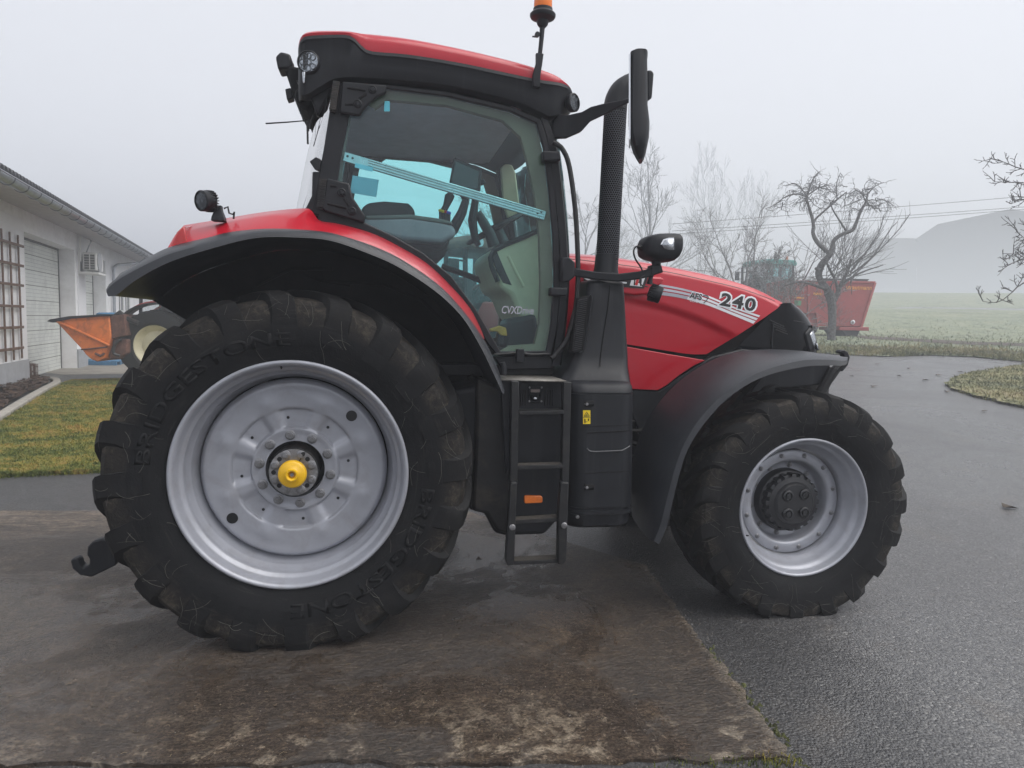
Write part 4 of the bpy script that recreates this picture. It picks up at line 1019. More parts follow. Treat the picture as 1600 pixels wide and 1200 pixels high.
for u_ in (814, 817.5, 821, 852, 856, 860, 864):
    part('panel_slot', G().tube([P(u_, 609, -1.021), P(u_-.5, 634, -1.021)], .0035, 5), MAT['dark_inside'])
part('sill_foot', G().tube([P(785, 566, -1.0), P(787, 574, -1.0), P(786, 586, -1.0)], [.014, .02, .02], 10), MAT['black_plastic'])

# ------------------------------------------------------------------ headlamp pod on its arm
g = G().ribbon([P(a, b, y) for a, b, y in ((884, 418, -.80), (900, 426, -.83), (930, 431, -.86), (966, 434, -.90), (1000, 430, -.92), (1033, 420, -.92))], .045, .045); part('lamp_arm', g, MAT['black_plastic'], bev=.006)
pbox('arm_bracket', [(878, 403), (889, 401), (899, 410), (899, 432), (889, 440), (878, 440)], -.86, -.78, MAT['black_plastic'], bev=.008)
pbox('arm_clamp', [(1018, 414), (1033, 413), (1032, 426), (1018, 430)], -.95, -.88, MAT['black_plastic'], bev=.006)
rings = []
for u_, vt, vb, hw in ((1001, 383, 389, .03), (1002.5, 376, 396, .07), (1006, 371, 402, .10), (1012, 368, 405.5, .115), (1022, 366, 408.5, .125), (1036, 365.5, 411, .13), (1046, 365.5, 410, .13), (1051, 366, 406, .13), (1054, 369, 400, .12)):
    c_ = P(u_, (vt+vb)/2, -.92); hh = (vb-vt)/2*.0036; rings.append([(c_[0], c_[1]+hw*np.sign(math.cos(w))*abs(math.cos(w))**.5, c_[2]+hh*np.sign(math.sin(w))*abs(math.sin(w))**.6) for w in np.linspace(0, 2*math.pi, 25)[:-1]])
pod_l = part('headlamp_pod', G().loft(rings), MAT['black_plastic'], ang=50)
PB = bvh(pod_l)
def on_pod(a, b, lift): 
    h = PB.ray_cast(Vector(CAM), Vector(ray(a, b))); q = h[0] if h[0] else Vector(P(a, b, -1.04)); return tuple(q-Vector(ray(a, b)).normalized()*lift)
win = [(1034, 382), (1038, 375.5), (1046, 373.5), (1053, 373.5), (1053, 391), (1046, 391), (1038, 389)]
g = G().add([on_pod(a, b, .004) for a, b in win], [list(range(len(win)))]); part('headlamp_window', g, MAT['lamp_reflector'], pod_l, recalc=False, solid=.006)
win2 = [(1032, 382), (1036.5, 374), (1045, 371.5), (1053, 371.5), (1053, 374), (1046, 374.2), (1039, 376.5), (1035.5, 382)]
part('window_trim', G().add([on_pod(a, b, .006) for a, b in win2], [list(range(len(win2)))]), MAT['aluminium'], pod_l, recalc=False)
q = P(1054.5, 382, -.92); g = G().box(q[0]-.02, q[0]+.004, q[1]-.10, q[1]+.10, q[2]-.035, q[2]+.035); part('headlamp_front', g, MAT['lamp_reflector'], pod_l, bev=.006)
part('pod_stem', G().tube([P(1025, 405, -.92), P(1026, 418, -.92)], [.03, .024], 12), MAT['black_plastic'], pod_l)
part('pod_cable', G().tube([tuple(x) for x in resample(c3([(1001, 386), (994, 385), (990, 393), (993, 405), (1001, 417), (1004, 424)], -.96), 20)], .005, 6), MAT['cable'], pod_l)
part('pod_plug', G().tube([P(997, 385, -.95), P(1004, 388, -.94)], .014, 8), MAT['cable'], pod_l)
part('lower_lamp_stem', G().tube([P(1018, 428, -.92), P(1016, 436, -.92), P(1015, 444, -.92)], [.016, .013, .02], 10), MAT['black_plastic'])
q = P(1013, 455, -.92); lw = round_lamp('lower_lamp', q, .050, .075, (.88, -.30, -.30), T)
part('cable', G().tube([tuple(x) for x in resample(c3([(1012, 448), (1002, 445), (1000, 436), (1008, 430)], -.97), 16)], .004, 6), MAT['cable'])

# ------------------------------------------------------------------ inside the cab
dsh = xz([(848, 357), (856, 372), (858, 540), (846, 548), (818, 505), (806, 490), (795, 462), (778, 452), (766, 414), (764, 398), (772, 388)], -.35)
db = part('dashboard', G().prism(dsh, -.42, .42), MAT['tan_trim'], bev=.03, seg=3)
o = xz([(768, 400), (776, 392), (790, 425), (800, 446), (786, 442), (776, 424)], -.42); part('dash_recess', G().prism(o, -.424, -.40), MAT['cab_plastic'], db, bev=.004)
part('dash_edge', G().tube([P(a, b, -.422) for a, b in ((848, 357), (815, 372), (790, 382), (772, 391), (766, 403), (768, 416), (778, 440))], .016, 8), MAT['cab_plastic'], db)
part('dash_crease', G().tube([P(a, b, -.421) for a, b in ((794, 400), (806, 425), (818, 448))], .010, 8), MAT['tan_trim'], db)
g = G().tube([P(818, 460, .0), P(790, 395, .0), P(775, 362, .0)], [.07, .06, .05], 14); part('steering_column', g, MAT['cab_plastic'])
cs = P(772, 358, 0.0); ax = Vector((-.5, 0, .86)).normalized(); u1 = ax.orthogonal().normalized(); u2 = ax.cross(u1)
ring = [tuple(Vector(cs)+.20*(u1*math.cos(w)+u2*math.sin(w))) for w in np.linspace(0, 2*math.pi, 41)]
sw = part('steering_wheel', G().tube(ring, .016, 10, caps=False), MAT['cab_plastic'])
g = G()
for w in (.3, 2.4, 4.5): g.tube([tuple(cs), tuple(Vector(cs)+.2*(u1*math.cos(w)+u2*math.sin(w)))], [.03, .014], 8)
part('wheel_spokes', g, MAT['cab_plastic'], sw)
o = xz([(772, 470), (792, 470), (790, 520), (770, 520)], .0); 
o = xz([(790, 500), (836, 490), (842, 545), (785, 545)], -.45); part('pedal_console', G().prism(o, -.5, -.2), MAT['cab_plastic'], bev=.03)
o = xz([(764, 514), (780, 509), (790, 512), (792, 525), (782, 524), (776, 518), (766, 518)], -.55); part('orange_handle', G().prism(o, -.57, -.53), MAT['orange_letter'], bev=.006)
# seat
o = xz([(566, 332), (572, 323), (600, 320), (636, 323), (648, 332), (646, 350), (640, 375), (590, 378), (566, 360)], -.1); st_ = part('seat', G().prism(o, -.28, .26), MAT['seat_fabric'], bev=.05, seg=4)
o = xz([(562, 352), (640, 360), (700, 380), (690, 410), (640, 412), (600, 390)], -.1); part('seat_cushion', G().prism(o, -.27, .26), MAT['seat_fabric'], st_, bev=.05, seg=4)
# armrest, screen and levers
o = xz([(570, 342), (640, 340), (690, 347), (708, 356), (712, 370), (690, 382), (630, 378), (566, 362)], -.42); ar = part('armrest', G().prism(o, -.50, -.34), MAT['arm_grey'], bev=.03, seg=4)
o = xz([(572, 340), (640, 338), (690, 345), (706, 350), (704, 354), (640, 345), (572, 346)], -.42); part('armrest_pad', G().prism(o, -.505, -.335), MAT['cab_grey'], ar, bev=.012)
for k, (u_, v_, m_) in enumerate(((688, 329, 'knob_yellow'), (692, 330.5, 'knob_yellow'), (696, 331, 'knob_red'), (699.5, 332, 'knob_blue'), (702, 333, 'knob_blue'))):
    q = P(u_, v_, -.46); lv_ = part('lever', G().tube([q-np.array([0, 0, .07]), q], .008, 8), MAT['cab_plastic'], ar); part('lever_knob', G().lathe([(0, -.012), (.011, -.006), (.012, .004), (0, .012)], 12, tuple(q), 'z'), MAT[m_], lv_)
part('joystick', G().tube([P(690, 335, -.40), P(697, 322, -.40), P(702, 308, -.40), P(706, 303, -.40)], [.02, .02, .03, .022], 12), MAT['cab_plastic'], ar)
o = xz([(709, 247), (731, 256), (752, 266), (750, 300), (742, 305), (700, 296)], -.40); mo = part('monitor', G().prism(o, -.43, -.39), MAT['cab_plastic'], bev=.008)
o = xz([(712, 252), (748, 268), (746, 295), (704, 291)], -.43); part('screen', G().prism(o, -.433, -.428), MAT['screen_glass'], mo)
part('monitor_knob', G().tube([P(752, 282, -.41), P(756, 288, -.41)], .018, 10), MAT['cab_plastic'], mo)
part('monitor_arm', G().tube([P(a, b, -.36) for a, b in ((722, 298), (728, 312), (722, 332), (708, 358), (690, 372))], [.05, .04, .05, .06, .06], 12, flat=.6), MAT['cab_plastic'], ar)
part('monitor_arm', G().tube([P(a, b, -.30) for a, b in ((744, 300), (742, 318), (738, 345), (742, 372), (748, 384))], [.035, .04, .05, .04, .03], 12, flat=.6), MAT['cab_plastic'], ar)
part('hand_throttle', G().tube([P(a, b, -.30) for a, b in ((745, 333), (752, 342), (765, 365), (772, 385))], [.03, .03, .035, .04], 12), MAT['cab_plastic'], ar)
part('cable', G().tube([tuple(x) for x in resample(c3([(668, 388), (690, 390), (700, 380), (699, 366), (692, 358)], -.45), 20)], .006, 6), MAT['cable'])
for s in (-1, 1):
    tt_ = resample(c3(red_top[6:], -.86), 30, False); rows = [[(x, s*y, z-dz) for x, _, z in tt_] for y, dz in ((.76, .015), (.70, .0), (.48, .03), (.46, .25))]
    part('wheel_hump', G().grid(rows), MAT['cab_plastic'])
# inner grab bar and rear cab trim
part('grab_bar', G().tube([P(a, b, .30) for a, b in ((690, 416), (730, 430), (770, 446))], .022, 10), MAT['cab_plastic'])
part('rear_trim', G().prism(xz([(536, 185), (548, 185), (536, 250), (534, 300), (560, 345), (545, 345), (522, 318), (528, 240)], -.73), -.745, -.70), MAT['cab_grey'])
part('rear_trim', G().prism(xz([(536, 185), (548, 185), (536, 250), (534, 300), (560, 345), (545, 345), (522, 318), (528, 240)], -.73), .70, .745), MAT['cab_grey'])
o = xz([(782, 262), (789, 256), (800, 257), (806, 270), (812, 320), (818, 335), (794, 342), (786, 320)], .1); part('sun_blind', G().prism(o, .1, .13), MAT['tan_trim'], bev=.01)

# ------------------------------------------------------------------ ground materials
E1 = PZ(1238, 1190)[:2]; _e = PZ(966, 832)[:2]-E1; _e = _e/np.linalg.norm(_e); EN = (_e[1], -_e[0])
def mk_asphalt():
    m, t, out = nt('asphalt'); p = N(t, 'BsdfPrincipled'); L(t, p.outputs[0], out.inputs[0]); co = coords(t)
    v = N(t, 'TexVoronoi'); v.inputs['Scale'].default_value = 92; L(t, co, v.inputs['Vector'])
    v2 = N(t, 'TexVoronoi'); v2.inputs['Scale'].default_value = 40; L(t, co, v2.inputs['Vector'])
    big = noise(t, co, .32, 6, .65, .6); med = noise(t, co, 1.7, 7, .72, .5); fine = noise(t, co, 60, 4, .7)
    col = ramp(t, v.outputs['Color'], [(0, (.030, .030, .033)), (.5, (.086, .085, .087)), (.82, (.158, .155, .151)), (.93, (.28, .275, .265)), (1, (.42, .41, .39))])
    col = mix(t, math_(t, 'MULTIPLY', ramp(t, v2.outputs['Color'], [(.3, 0), (.9, 1)]), .35), col, (.13, .128, .127))
    col = mix(t, math_(t, 'MULTIPLY', ramp(t, big, [(.36, 0), (.62, 1)]), .4), col, (.075, .074, .076))
    col = mix(t, math_(t, 'MULTIPLY', ramp(t, med, [(.56, 0), (.74, 1)]), .45), col, (.13, .108, .085))
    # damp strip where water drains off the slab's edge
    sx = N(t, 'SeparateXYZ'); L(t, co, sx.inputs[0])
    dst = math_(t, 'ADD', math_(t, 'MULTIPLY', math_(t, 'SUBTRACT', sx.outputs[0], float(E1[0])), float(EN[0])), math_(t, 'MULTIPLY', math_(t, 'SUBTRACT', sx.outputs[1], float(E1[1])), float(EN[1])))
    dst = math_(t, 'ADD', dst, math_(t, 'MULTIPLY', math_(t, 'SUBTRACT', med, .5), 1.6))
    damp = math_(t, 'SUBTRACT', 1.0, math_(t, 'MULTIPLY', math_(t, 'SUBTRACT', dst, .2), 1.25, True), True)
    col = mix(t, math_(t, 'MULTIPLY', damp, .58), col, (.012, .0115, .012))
    L(t, col, p.inputs['Base Color'])
    L(t, math_(t, 'ADD', math_(t, 'MULTIPLY', ramp(t, big, [(.36, 0), (.66, 1)]), .20), math_(t, 'ADD', math_(t, 'MULTIPLY', fine, .25), .14)), p.inputs['Roughness'])
    h = math_(t, 'ADD', math_(t, 'MULTIPLY', v.outputs['Distance'], -1.0), math_(t, 'ADD', math_(t, 'MULTIPLY', fine, .5), math_(t, 'MULTIPLY', v2.outputs['Distance'], -.5)))
    L(t, bump(t, h, .7, .007), p.inputs['Normal']); p.inputs['Specular IOR Level'].default_value = .5
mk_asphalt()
def mk_concrete():
    m, t, out = nt('wet_concrete'); p = N(t, 'BsdfPrincipled'); L(t, p.outputs[0], out.inputs[0]); co = coords(t)
    big = noise(t, co, .55, 6, .65, .8); med = noise(t, co, 3.0, 7, .72, 1.2); fine = noise(t, co, 38, 4, .7)
    st = noise(t, coords(t, scale=(2.0, 9.0, 1), rot=(0, 0, R(35))), 1.6, 6, .75, 1.5)
    col = ramp(t, med, [(.22, (.018, .0125, .0085)), (.5, (.052, .037, .0255)), (.75, (.12, .087, .058))])
    col = mix(t, math_(t, 'MULTIPLY', ramp(t, big, [(.38, 0), (.62, 1)]), .5), col, (.052, .044, .039))
    col = mix(t, math_(t, 'MULTIPLY', ramp(t, st, [(.5, 0), (.72, 1)]), .5), col, (.10, .072, .047))
    # dry, pale scabs toward the near edge of the slab
    sx = N(t, 'SeparateXYZ'); L(t, co, sx.inputs[0])
    edge = math_(t, 'MULTIPLY', math_(t, 'SUBTRACT', -1.75, sx.outputs[1]), 2.2, True)
    sc = ramp(t, math_(t, 'ADD', math_(t, 'MULTIPLY', med, .55), math_(t, 'MULTIPLY', noise(t, co, 9, 5, .7, 1), .45)), [(.53, 0), (.60, 1)])
    col = mix(t, math_(t, 'MULTIPLY', math_(t, 'MULTIPLY', edge, sc), .8), col, (.27, .225, .17))
    # pale washed band at the far edge
    far = math_(t, 'MULTIPLY', math_(t, 'SUBTRACT', sx.outputs[1], .7), 1.6, True)
    col = mix(t, math_(t, 'MULTIPLY', math_(t, 'MULTIPLY', far, ramp(t, st, [(.4, 0), (.6, 1)])), .7), col, (.26, .20, .145))
    de = math_(t, 'ADD', math_(t, 'MULTIPLY', math_(t, 'SUBTRACT', sx.outputs[0], float(E1[0])), float(EN[0])), math_(t, 'MULTIPLY', math_(t, 'SUBTRACT', sx.outputs[1], float(E1[1])), float(EN[1])))
    de = math_(t, 'ADD', de, math_(t, 'MULTIPLY', math_(t, 'SUBTRACT', fine, .5), .10))
    col = mix(t, math_(t, 'MULTIPLY', math_(t, 'ADD', math_(t, 'MULTIPLY', de, 18.0), 1.0, True), .7), col, (.21, .175, .135))
    col = mix(t, ramp(t, fine, [(.64, 0), (.72, 1)]), col, (.12, .105, .087))
    vc = N(t, 'TexVoronoi'); vc.inputs['Scale'].default_value = 110; L(t, co, vc.inputs['Vector'])
    col = mix(t, .75, col, ramp(t, vc.outputs['Color'], [(0, .35), (.5, .8), (.85, 1.35), (1, 2.4)]), 'MULTIPLY')
    sv = N(t, 'TexVoronoi'); sv.inputs['Scale'].default_value = 1.0; L(t, coords(t, scale=(34, 80, 1), rot=(0, 0, R(24))), sv.inputs['Vector'])
    col = mix(t, .40, col, ramp(t, sv.outputs['Color'], [(0, .4), (.6, .9), (1, 2.0)]), 'MULTIPLY')
    L(t, col, p.inputs['Base Color'])
    wet = noise(t, co, .8, 6, .65, .7)
    wet2 = math_(t, 'MULTIPLY', ramp(t, wet, [(.44, 0), (.56, 1)]), .40)
    L(t, math_(t, 'ADD', wet2, math_(t, 'ADD', math_(t, 'MULTIPLY', fine, .22), .03)), p.inputs['Roughness'])
    wr = noise(t, co, 16, 6, .75, 2.5)
    h = math_(t, 'ADD', math_(t, 'ADD', math_(t, 'MULTIPLY', wr, 1.0), math_(t, 'MULTIPLY', sv.outputs['Distance'], -.35)), math_(t, 'ADD', math_(t, 'MULTIPLY', fine, .6), math_(t, 'MULTIPLY', st, .7)))
    bn = N(t, 'Bump'); bn.inputs['Distance'].default_value = .02; L(t, h, bn.inputs['Height']); L(t, math_(t, 'ADD', math_(t, 'MULTIPLY', wet2, 1.9), .22), bn.inputs['Strength']); L(t, bn.outputs[0], p.inputs['Normal'])
    p.inputs['Specular IOR Level'].default_value = .6
mk_concrete()
def mk_grass(name, cols, frost=.3, fs=.8):
    m, t, out = nt(name); p = N(t, 'BsdfPrincipled'); L(t, p.outputs[0], out.inputs[0]); co = coords(t)
    a = noise(t, co, .5, 6, .7, .5); b = noise(t, co, 4.0, 6, .75, .6); f = noise(t, co, 30, 4, .75)
    k = math_(t, 'ADD', math_(t, 'MULTIPLY', a, .42), math_(t, 'ADD', math_(t, 'MULTIPLY', b, .43), math_(t, 'MULTIPLY', f, .15)))
    col = ramp(t, k, [(.41, cols[0]), (.475, cols[1]), (.525, cols[2]), (.58, cols[3])])
    col = mix(t, math_(t, 'MULTIPLY', ramp(t, math_(t, 'ADD', math_(t, 'MULTIPLY', f, .6), math_(t, 'MULTIPLY', b, .4)), [(.48, 0), (.66, 1)]), frost), col, (.55, .60, .58))
    L(t, col, p.inputs['Base Color']); p.inputs['Roughness'].default_value = .9; p.inputs['Specular IOR Level'].default_value = .2
    L(t, bump(t, math_(t, 'ADD', f, b), 1.0, .05), p.inputs['Normal'])
mk_grass('lawn_grass', [(.05, .075, .022), (.15, .18, .04), (.33, .28, .06), (.42, .24, .07)], .05)
mk_grass('frost_grass', [(.10, .125, .075), (.17, .20, .11), (.24, .26, .14), (.27, .25, .15)], .75)
mk_grass('verge_grass', [(.09, .10, .055), (.20, .20, .085), (.30, .27, .12), (.36, .27, .14)], .45)
mat('soil', (.07, .052, .042), .9, 0, .5, 5, .05, bs=30, bstr=.8, bd=.03, dirt=(.16, .14, .12), dirt_amt=.6, dirt_scale=6)
mat('mulch', (.075, .042, .026), .9, 0, .6, 30, .05, bs=45, bstr=1, bd=.03)
mat('pale_kerb', (.30, .28, .25), .85, 0, .25, 8, .05, bs=60, bstr=.4)
mat('apron_concrete', (.24, .22, .19), .7, 0, .25, 2, .15, bs=90, bstr=.3, dirt=(.10, .09, .08), dirt_amt=.6, dirt_scale=1.5)

# ------------------------------------------------------------------ ground
def polar_ground():
    dist = [0.0]+list(np.geomspace(1.2, 330, 90)); n = 220; vs = [(CAM[0], CAM[1], float(H(CAM[0], CAM[1])))]; fs = []
    for d in dist[1:]:
        for k in range(n):
            w = 2*math.pi*k/n; x, y = CAM[0]+d*math.cos(w), CAM[1]+d*math.sin(w); vs.append((x, y, float(H(x, y))))
    for k in range(n): fs.append((0, 1+k, 1+(k+1) % n))
    for i in range(len(dist)-2):
        for k in range(n): fs.append((1+i*n+k, 1+(i+1)*n+k, 1+(i+1)*n+(k+1) % n, 1+i*n+(k+1) % n))
    return G().add(vs, fs)
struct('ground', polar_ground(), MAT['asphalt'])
def wobble_edge(a, b, n, amp, seed):
    r_ = random.Random(seed); a, b = np.array(a, float), np.array(b, float); d = b-a; nr = np.array([-d[1], d[0]])/np.linalg.norm(d); o = []
    w = 0
    for i in range(n):
        w = w*.6+r_.uniform(-amp, amp); o.append(tuple(a+d*i/n+nr*w))
    return o
c1, c2_ = PZ(1238, 1190)[:2], PZ(966, 832)[:2]; dirv = (c2_-c1)/np.linalg.norm(c2_-c1)
c2 = c1+dirv*4.3; back0 = PZ(0, 801)[:2]; back1 = PZ(140, 801)[:2]; bd = (back1-back0)/np.linalg.norm(back1-back0); c3_ = back0-bd*4
f0 = PZ(600, 1197)[:2]; fdir = (f0-c1)/np.linalg.norm(f0-c1); c4 = c1+fdir*7
ptA = back0+bd*((c1+dirv*0-back0)@bd)
# far edge meets the right edge
tt = np.linalg.solve(np.array([[bd[0], -dirv[0]], [bd[1], -dirv[1]]]), c1-back0); c2 = back0+bd*tt[0]
pad = wobble_edge(c4, c1, 160, .016, 1)+wobble_edge(c1, c2, 150, .014, 2)+wobble_edge(c2, c3_, 60, .008, 3)+wobble_edge(c3_, c4, 20, .01, 4)
struct('concrete_slab', G().prismz(pad, -.10, .020), MAT['wet_concrete'])
# moss and grit in the joint along the slab
def grit(pts, n, seed, spread, size, name, m, lift=0.0):
    r_ = random.Random(seed); g = G()
    for _ in range(n):
        i = r_.random()*(len(pts)-1); k = int(i); a = np.array(pts[k]); b = np.array(pts[k+1]); q = a+(b-a)*(i-k)
        q = q+np.array([r_.gauss(0, spread), r_.gauss(0, spread)]); s_ = size*r_.uniform(.4, 1.3); w = r_.uniform(0, 6.3); z0 = float(H(q[0], q[1]))+lift
        vs = [(q[0]+s_*math.cos(w+2.1*j)*r_.uniform(.6, 1), q[1]+s_*math.sin(w+2.1*j)*r_.uniform(.6, 1), z0-.001) for j in range(3)]+[(q[0], q[1], z0+s_*r_.uniform(.4, .9))]
        g.add(vs, [(0, 1, 3), (1, 2, 3), (2, 0, 3), (2, 1, 0)])
    return tag(build(name, g, m, ang=10), kind='stuff')
mat('grit_stone', (.12, .11, .10), .8, 0, .4, 3, .1); mat('moss', (.06, .065, .02), .95, 0, .5, 20, .03); mat('dead_leaf', (.06, .042, .025), .8, 0, .5, 12, .1)
grit([c1, c1+dirv*2, c1+dirv*4], 900, 11, .045, .007, 'grit', MAT['grit_stone'])
grit([np.array([-2.6, 1.2]), np.array([-1.0, -2.0]), np.array([1.9, -1.6]), np.array([1.6, -2.2]), np.array([-.5, -1.9])], 700, 17, .35, .0045, 'grit', MAT['grit_stone'], .020)
grit([np.array([2.4, -2.3]), np.array([3.6, -2.0]), np.array([4.8, -.5]), np.array([4.2, -2.4])], 600, 18, .5, .0045, 'grit', MAT['grit_stone'])
grit([c4, c1], 900, 12, .05, .008, 'grit', MAT['grit_stone'])
def blades(name, sampler, n, h, m, seed, w=.006, lean=.6, zoff=0.0):
    r_ = random.Random(seed); vs, fs = [], []
    for _ in range(n):
        x, y = sampler(r_); z = float(H(x, y))+zoff; hh = h*r_.uniform(.4, 1.25); a = r_.uniform(0, 6.3); l_ = r_.uniform(.1, lean)*hh; b = r_.uniform(0, 6.3); ww = w*r_.uniform(.6, 1.5)
        dx, dy = math.cos(a)*ww, math.sin(a)*ww; lx, ly = math.cos(b)*l_, math.sin(b)*l_; o = len(vs)
        vs += [(x-dx, y-dy, z-.01), (x+dx, y+dy, z-.01), (x+lx*.35+dx*.7, y+ly*.35+dy*.7, z+hh*.6), (x+lx*.35-dx*.7, y+ly*.35-dy*.7, z+hh*.6), (x+lx, y+ly, z+hh*.92)]
        fs += [(o, o+1, o+2, o+3), (o+3, o+2, o+4)]
    return tag(build(name, G().add(vs, fs), m, ang=180, recalc=False), kind='stuff')
def tri_sampler(poly, near=None):
    p = np.array(poly, float); tr = [(p[0], p[i], p[i+1]) for i in range(1, len(p)-1)]
    ar = [abs(np.cross(b-a, c-a)) for a, b, c in tr]
    def f(r_):
        a, b, c = r_.choices(tr, ar)[0]; s, t = r_.random(), r_.random()
        if s+t > 1: s, t = 1-s, 1-t
        return tuple(a+(b-a)*s+(c-a)*t)
    return f
grit([c1-dirv*.05+np.array([.02, -.02]), c1+dirv*1.0], 90, 31, .02, .018, 'moss', MAT['moss'])
jf = lambda r_: tuple(c1+fdir*abs(r_.gauss(0, .22))+np.array([r_.gauss(0, .02), r_.gauss(0, .02)])-dirv*.02)
blades('joint_grass', jf, 170, .028, MAT['lawn_grass'], 5, .003, 1.2)
# fallen bits on the yard
r_ = random.Random(4)
g = G()
for u_, v_ in ((1310, 575), (1370, 570), (1420, 578), (1445, 596), (1365, 605), (1480, 614), (1537, 645), (1330, 590), (1500, 583), (1466, 588), (1405, 590), (1575, 795)):
    q = GH(u_, v_); s_ = .05+.05*r_.random(); a = r_.uniform(0, 3)
    vs = [(q[0]+s_*math.cos(a+w)*(1 if k % 2 else .5), q[1]+s_*math.sin(a+w)*(1 if k % 2 else .5), q[2]+.012+.012*(k % 3)) for k, w in enumerate(np.linspace(0, 5.2, 6))]
    g.add(vs, [range(6)])
for u_, v_, s_ in ((748, 873, .03), (855, 1101, .015), (625, 1118, .012), (430, 1103, .012), (530, 1050, .014), (212, 1012, .016), (665, 1085, .012), (590, 1040, .01), (345, 1010, .012), (740, 905, .012), (1100, 1010, .01)):
    q = PZ(u_, v_, .02); a = r_.uniform(0, 3)
    g.add([(q[0]+s_*math.cos(a+w)*(1 if k % 2 else .45), q[1]+s_*math.sin(a+w)*(1 if k % 2 else .45), .0235+.004*(k % 2)) for k, w in enumerate(np.linspace(0, 5.2, 6))], [range(6)])
tag(build('leaf_litter', g, MAT['dead_leaf'], recalc=False), kind='stuff')
mat('straw', (.19, .14, .075), .7, 0, .3, 30, .1)
g = G(); r_ = random.Random(9)
for _ in range(130):
    u_, v_ = r_.uniform(0, 1150), r_.uniform(860, 1195); q = PZ(u_, v_, .02)
    a = r_.uniform(0, 3.14); l_ = r_.uniform(.008, .03); g.tube([(q[0], q[1], .0225), (q[0]+l_*.5*math.cos(a), q[1]+l_*.5*math.sin(a), .026), (q[0]+l_*math.cos(a+.3), q[1]+l_*math.sin(a+.3), .0225)], .0008, 4, caps=False)
tag(build('straw_litter', g, MAT['straw'], recalc=False), kind='stuff')

def sheet(name, poly, m, lift, sub=.6, kind='structure'):
    """flat polygon cut into small faces and laid on the terrain"""
    b = bmesh.new(); vs = [b.verts.new((x, y, 0)) for x, y in poly]; b.faces.new(vs)
    bmesh.ops.triangulate(b, faces=b.faces[:])
    for _ in range(7):
        e = [q for q in b.edges if q.calc_length() > sub]
        if not e: break
        bmesh.ops.subdivide_edges(b, edges=e, cuts=1); bmesh.ops.triangulate(b, faces=b.faces[:])
    for v in b.verts: v.co.z = float(H(v.co.x, v.co.y))+lift
    me = bpy.data.meshes.new(name); b.to_mesh(me); b.free(); me.shade_smooth(); return tag(link(name, me, m), kind=kind)
# lawn on the left
lw = [PZ(u_, v_)[:2] for u_, v_ in ((-260, 752), (0, 745), (140, 739), (420, 728), (420, 590), (180, 591), (112, 593), (97, 598), (60, 613), (0, 655), (-200, 690))]
lwp = []
for i in range(len(lw)):
    a, b = lw[i], lw[(i+1) % len(lw)]; lwp += wobble_edge(a, b, 14, .025, 50+i)
sheet('lawn', lwp, MAT['lawn_grass'], .012)
ls = tri_sampler([PZ(u_, v_)[:2] for u_, v_ in ((-30, 746), (150, 738), (240, 700), (200, 594), (112, 594), (60, 615), (-30, 668))])
blades('lawn_blades', ls, 42000, .045, MAT['lawn_grass'], 21, .006, 1.3)
le = lambda r_: tuple(np.array(PZ(-60, 748)[:2])+(np.array(PZ(330, 731)[:2])-np.array(PZ(-60, 748)[:2]))*r_.random()+np.array([0, r_.gauss(.03, .04)]))
blades('lawn_blades', le, 6000, .05, MAT['lawn_grass'], 22, .005, 1.4)
# field beyond the road, hedge bank, island
edge_px = [(900, 545), (1100, 546), (1200, 548), (1285, 553), (1340, 557), (1400, 557.5), (1450, 557), (1520, 559), (1600, 566), (1750, 574), (2000, 590)]
ed = resample([GH(u_, v_)[:2] for u_, v_ in edge_px], 90, True)
rows = []
for q in ed:
    d = q-CAM[:2]; L0 = np.linalg.norm(d); d /= L0; rows.append([(CAM[0]+d[0]*l_, CAM[1]+d[1]*l_, float(H(CAM[0]+d[0]*l_, CAM[1]+d[1]*l_))+.03) for l_ in np.geomspace(L0+rnd.uniform(-.12, .12), 300, 60)])
struct('field', G().grid(rows), MAT['frost_grass'])
# bare soil strip where carts cut the corner
ss = [GH(u_, v_)[:2] for u_, v_ in ((1290, 540), (1400, 545), (1480, 551), (1600, 552), (1600, 560), (1500, 556), (1440, 552.5), (1390, 549), (1330, 545))]
sheet('soil_strip', [p_ for i in range(len(ss)) for p_ in wobble_edge(ss[i], ss[(i+1) % len(ss)], 8, .10, 70+i)], MAT['soil'], .045)
ss = [GH(u_, v_)[:2] for u_, v_ in ((1330, 525), (1420, 530), (1500, 535), (1640, 540), (1640, 545), (1500, 540), (1420, 535), (1350, 531))]
sheet('soil_strip', [p_ for i in range(len(ss)) for p_ in wobble_edge(ss[i], ss[(i+1) % len(ss)], 8, .14, 90+i)], MAT['soil'], .045)
isl = [GH(u_, v_)[:2] for u_, v_ in ((1477, 603), (1488, 611), (1518, 621), (1560, 630), (1605, 640), (1800, 668), (1900, 590), (1640, 570), (1600, 573), (1560, 578), (1520, 585), (1492, 593))]
islp = [p_ for i in range(len(isl)) for p_ in wobble_edge(isl[i], isl[(i+1) % len(isl)], 10, .05, 120+i)]
sheet('grass_island', islp, MAT['verge_grass'], .05)
sp_ = tri_sampler(isl[:6]+isl[6:]); blades('island_grass', sp_, 16000, .10, MAT['verge_grass'], 33, .012, .9)
def verge(r_):
    i = r_.random()*(len(ed)-1); k = int(i); q = ed[k]+(ed[k+1]-ed[k])*(i-k); d = q-CAM[:2]; d /= np.linalg.norm(d); return tuple(q+d*abs(r_.gauss(0, 1.6)))
blades('verge_blades', verge, 22000, .13, MAT['verge_grass'], 34, .014, .9)
def fieldp(r_):
    k = int(r_.random()*(len(ed)-1)); q = ed[k]; d = q-CAM[:2]; d /= np.linalg.norm(d); return tuple(q+d*(1+34*r_.random()**1.6)+np.array([r_.gauss(0, .3), r_.gauss(0, .3)]))
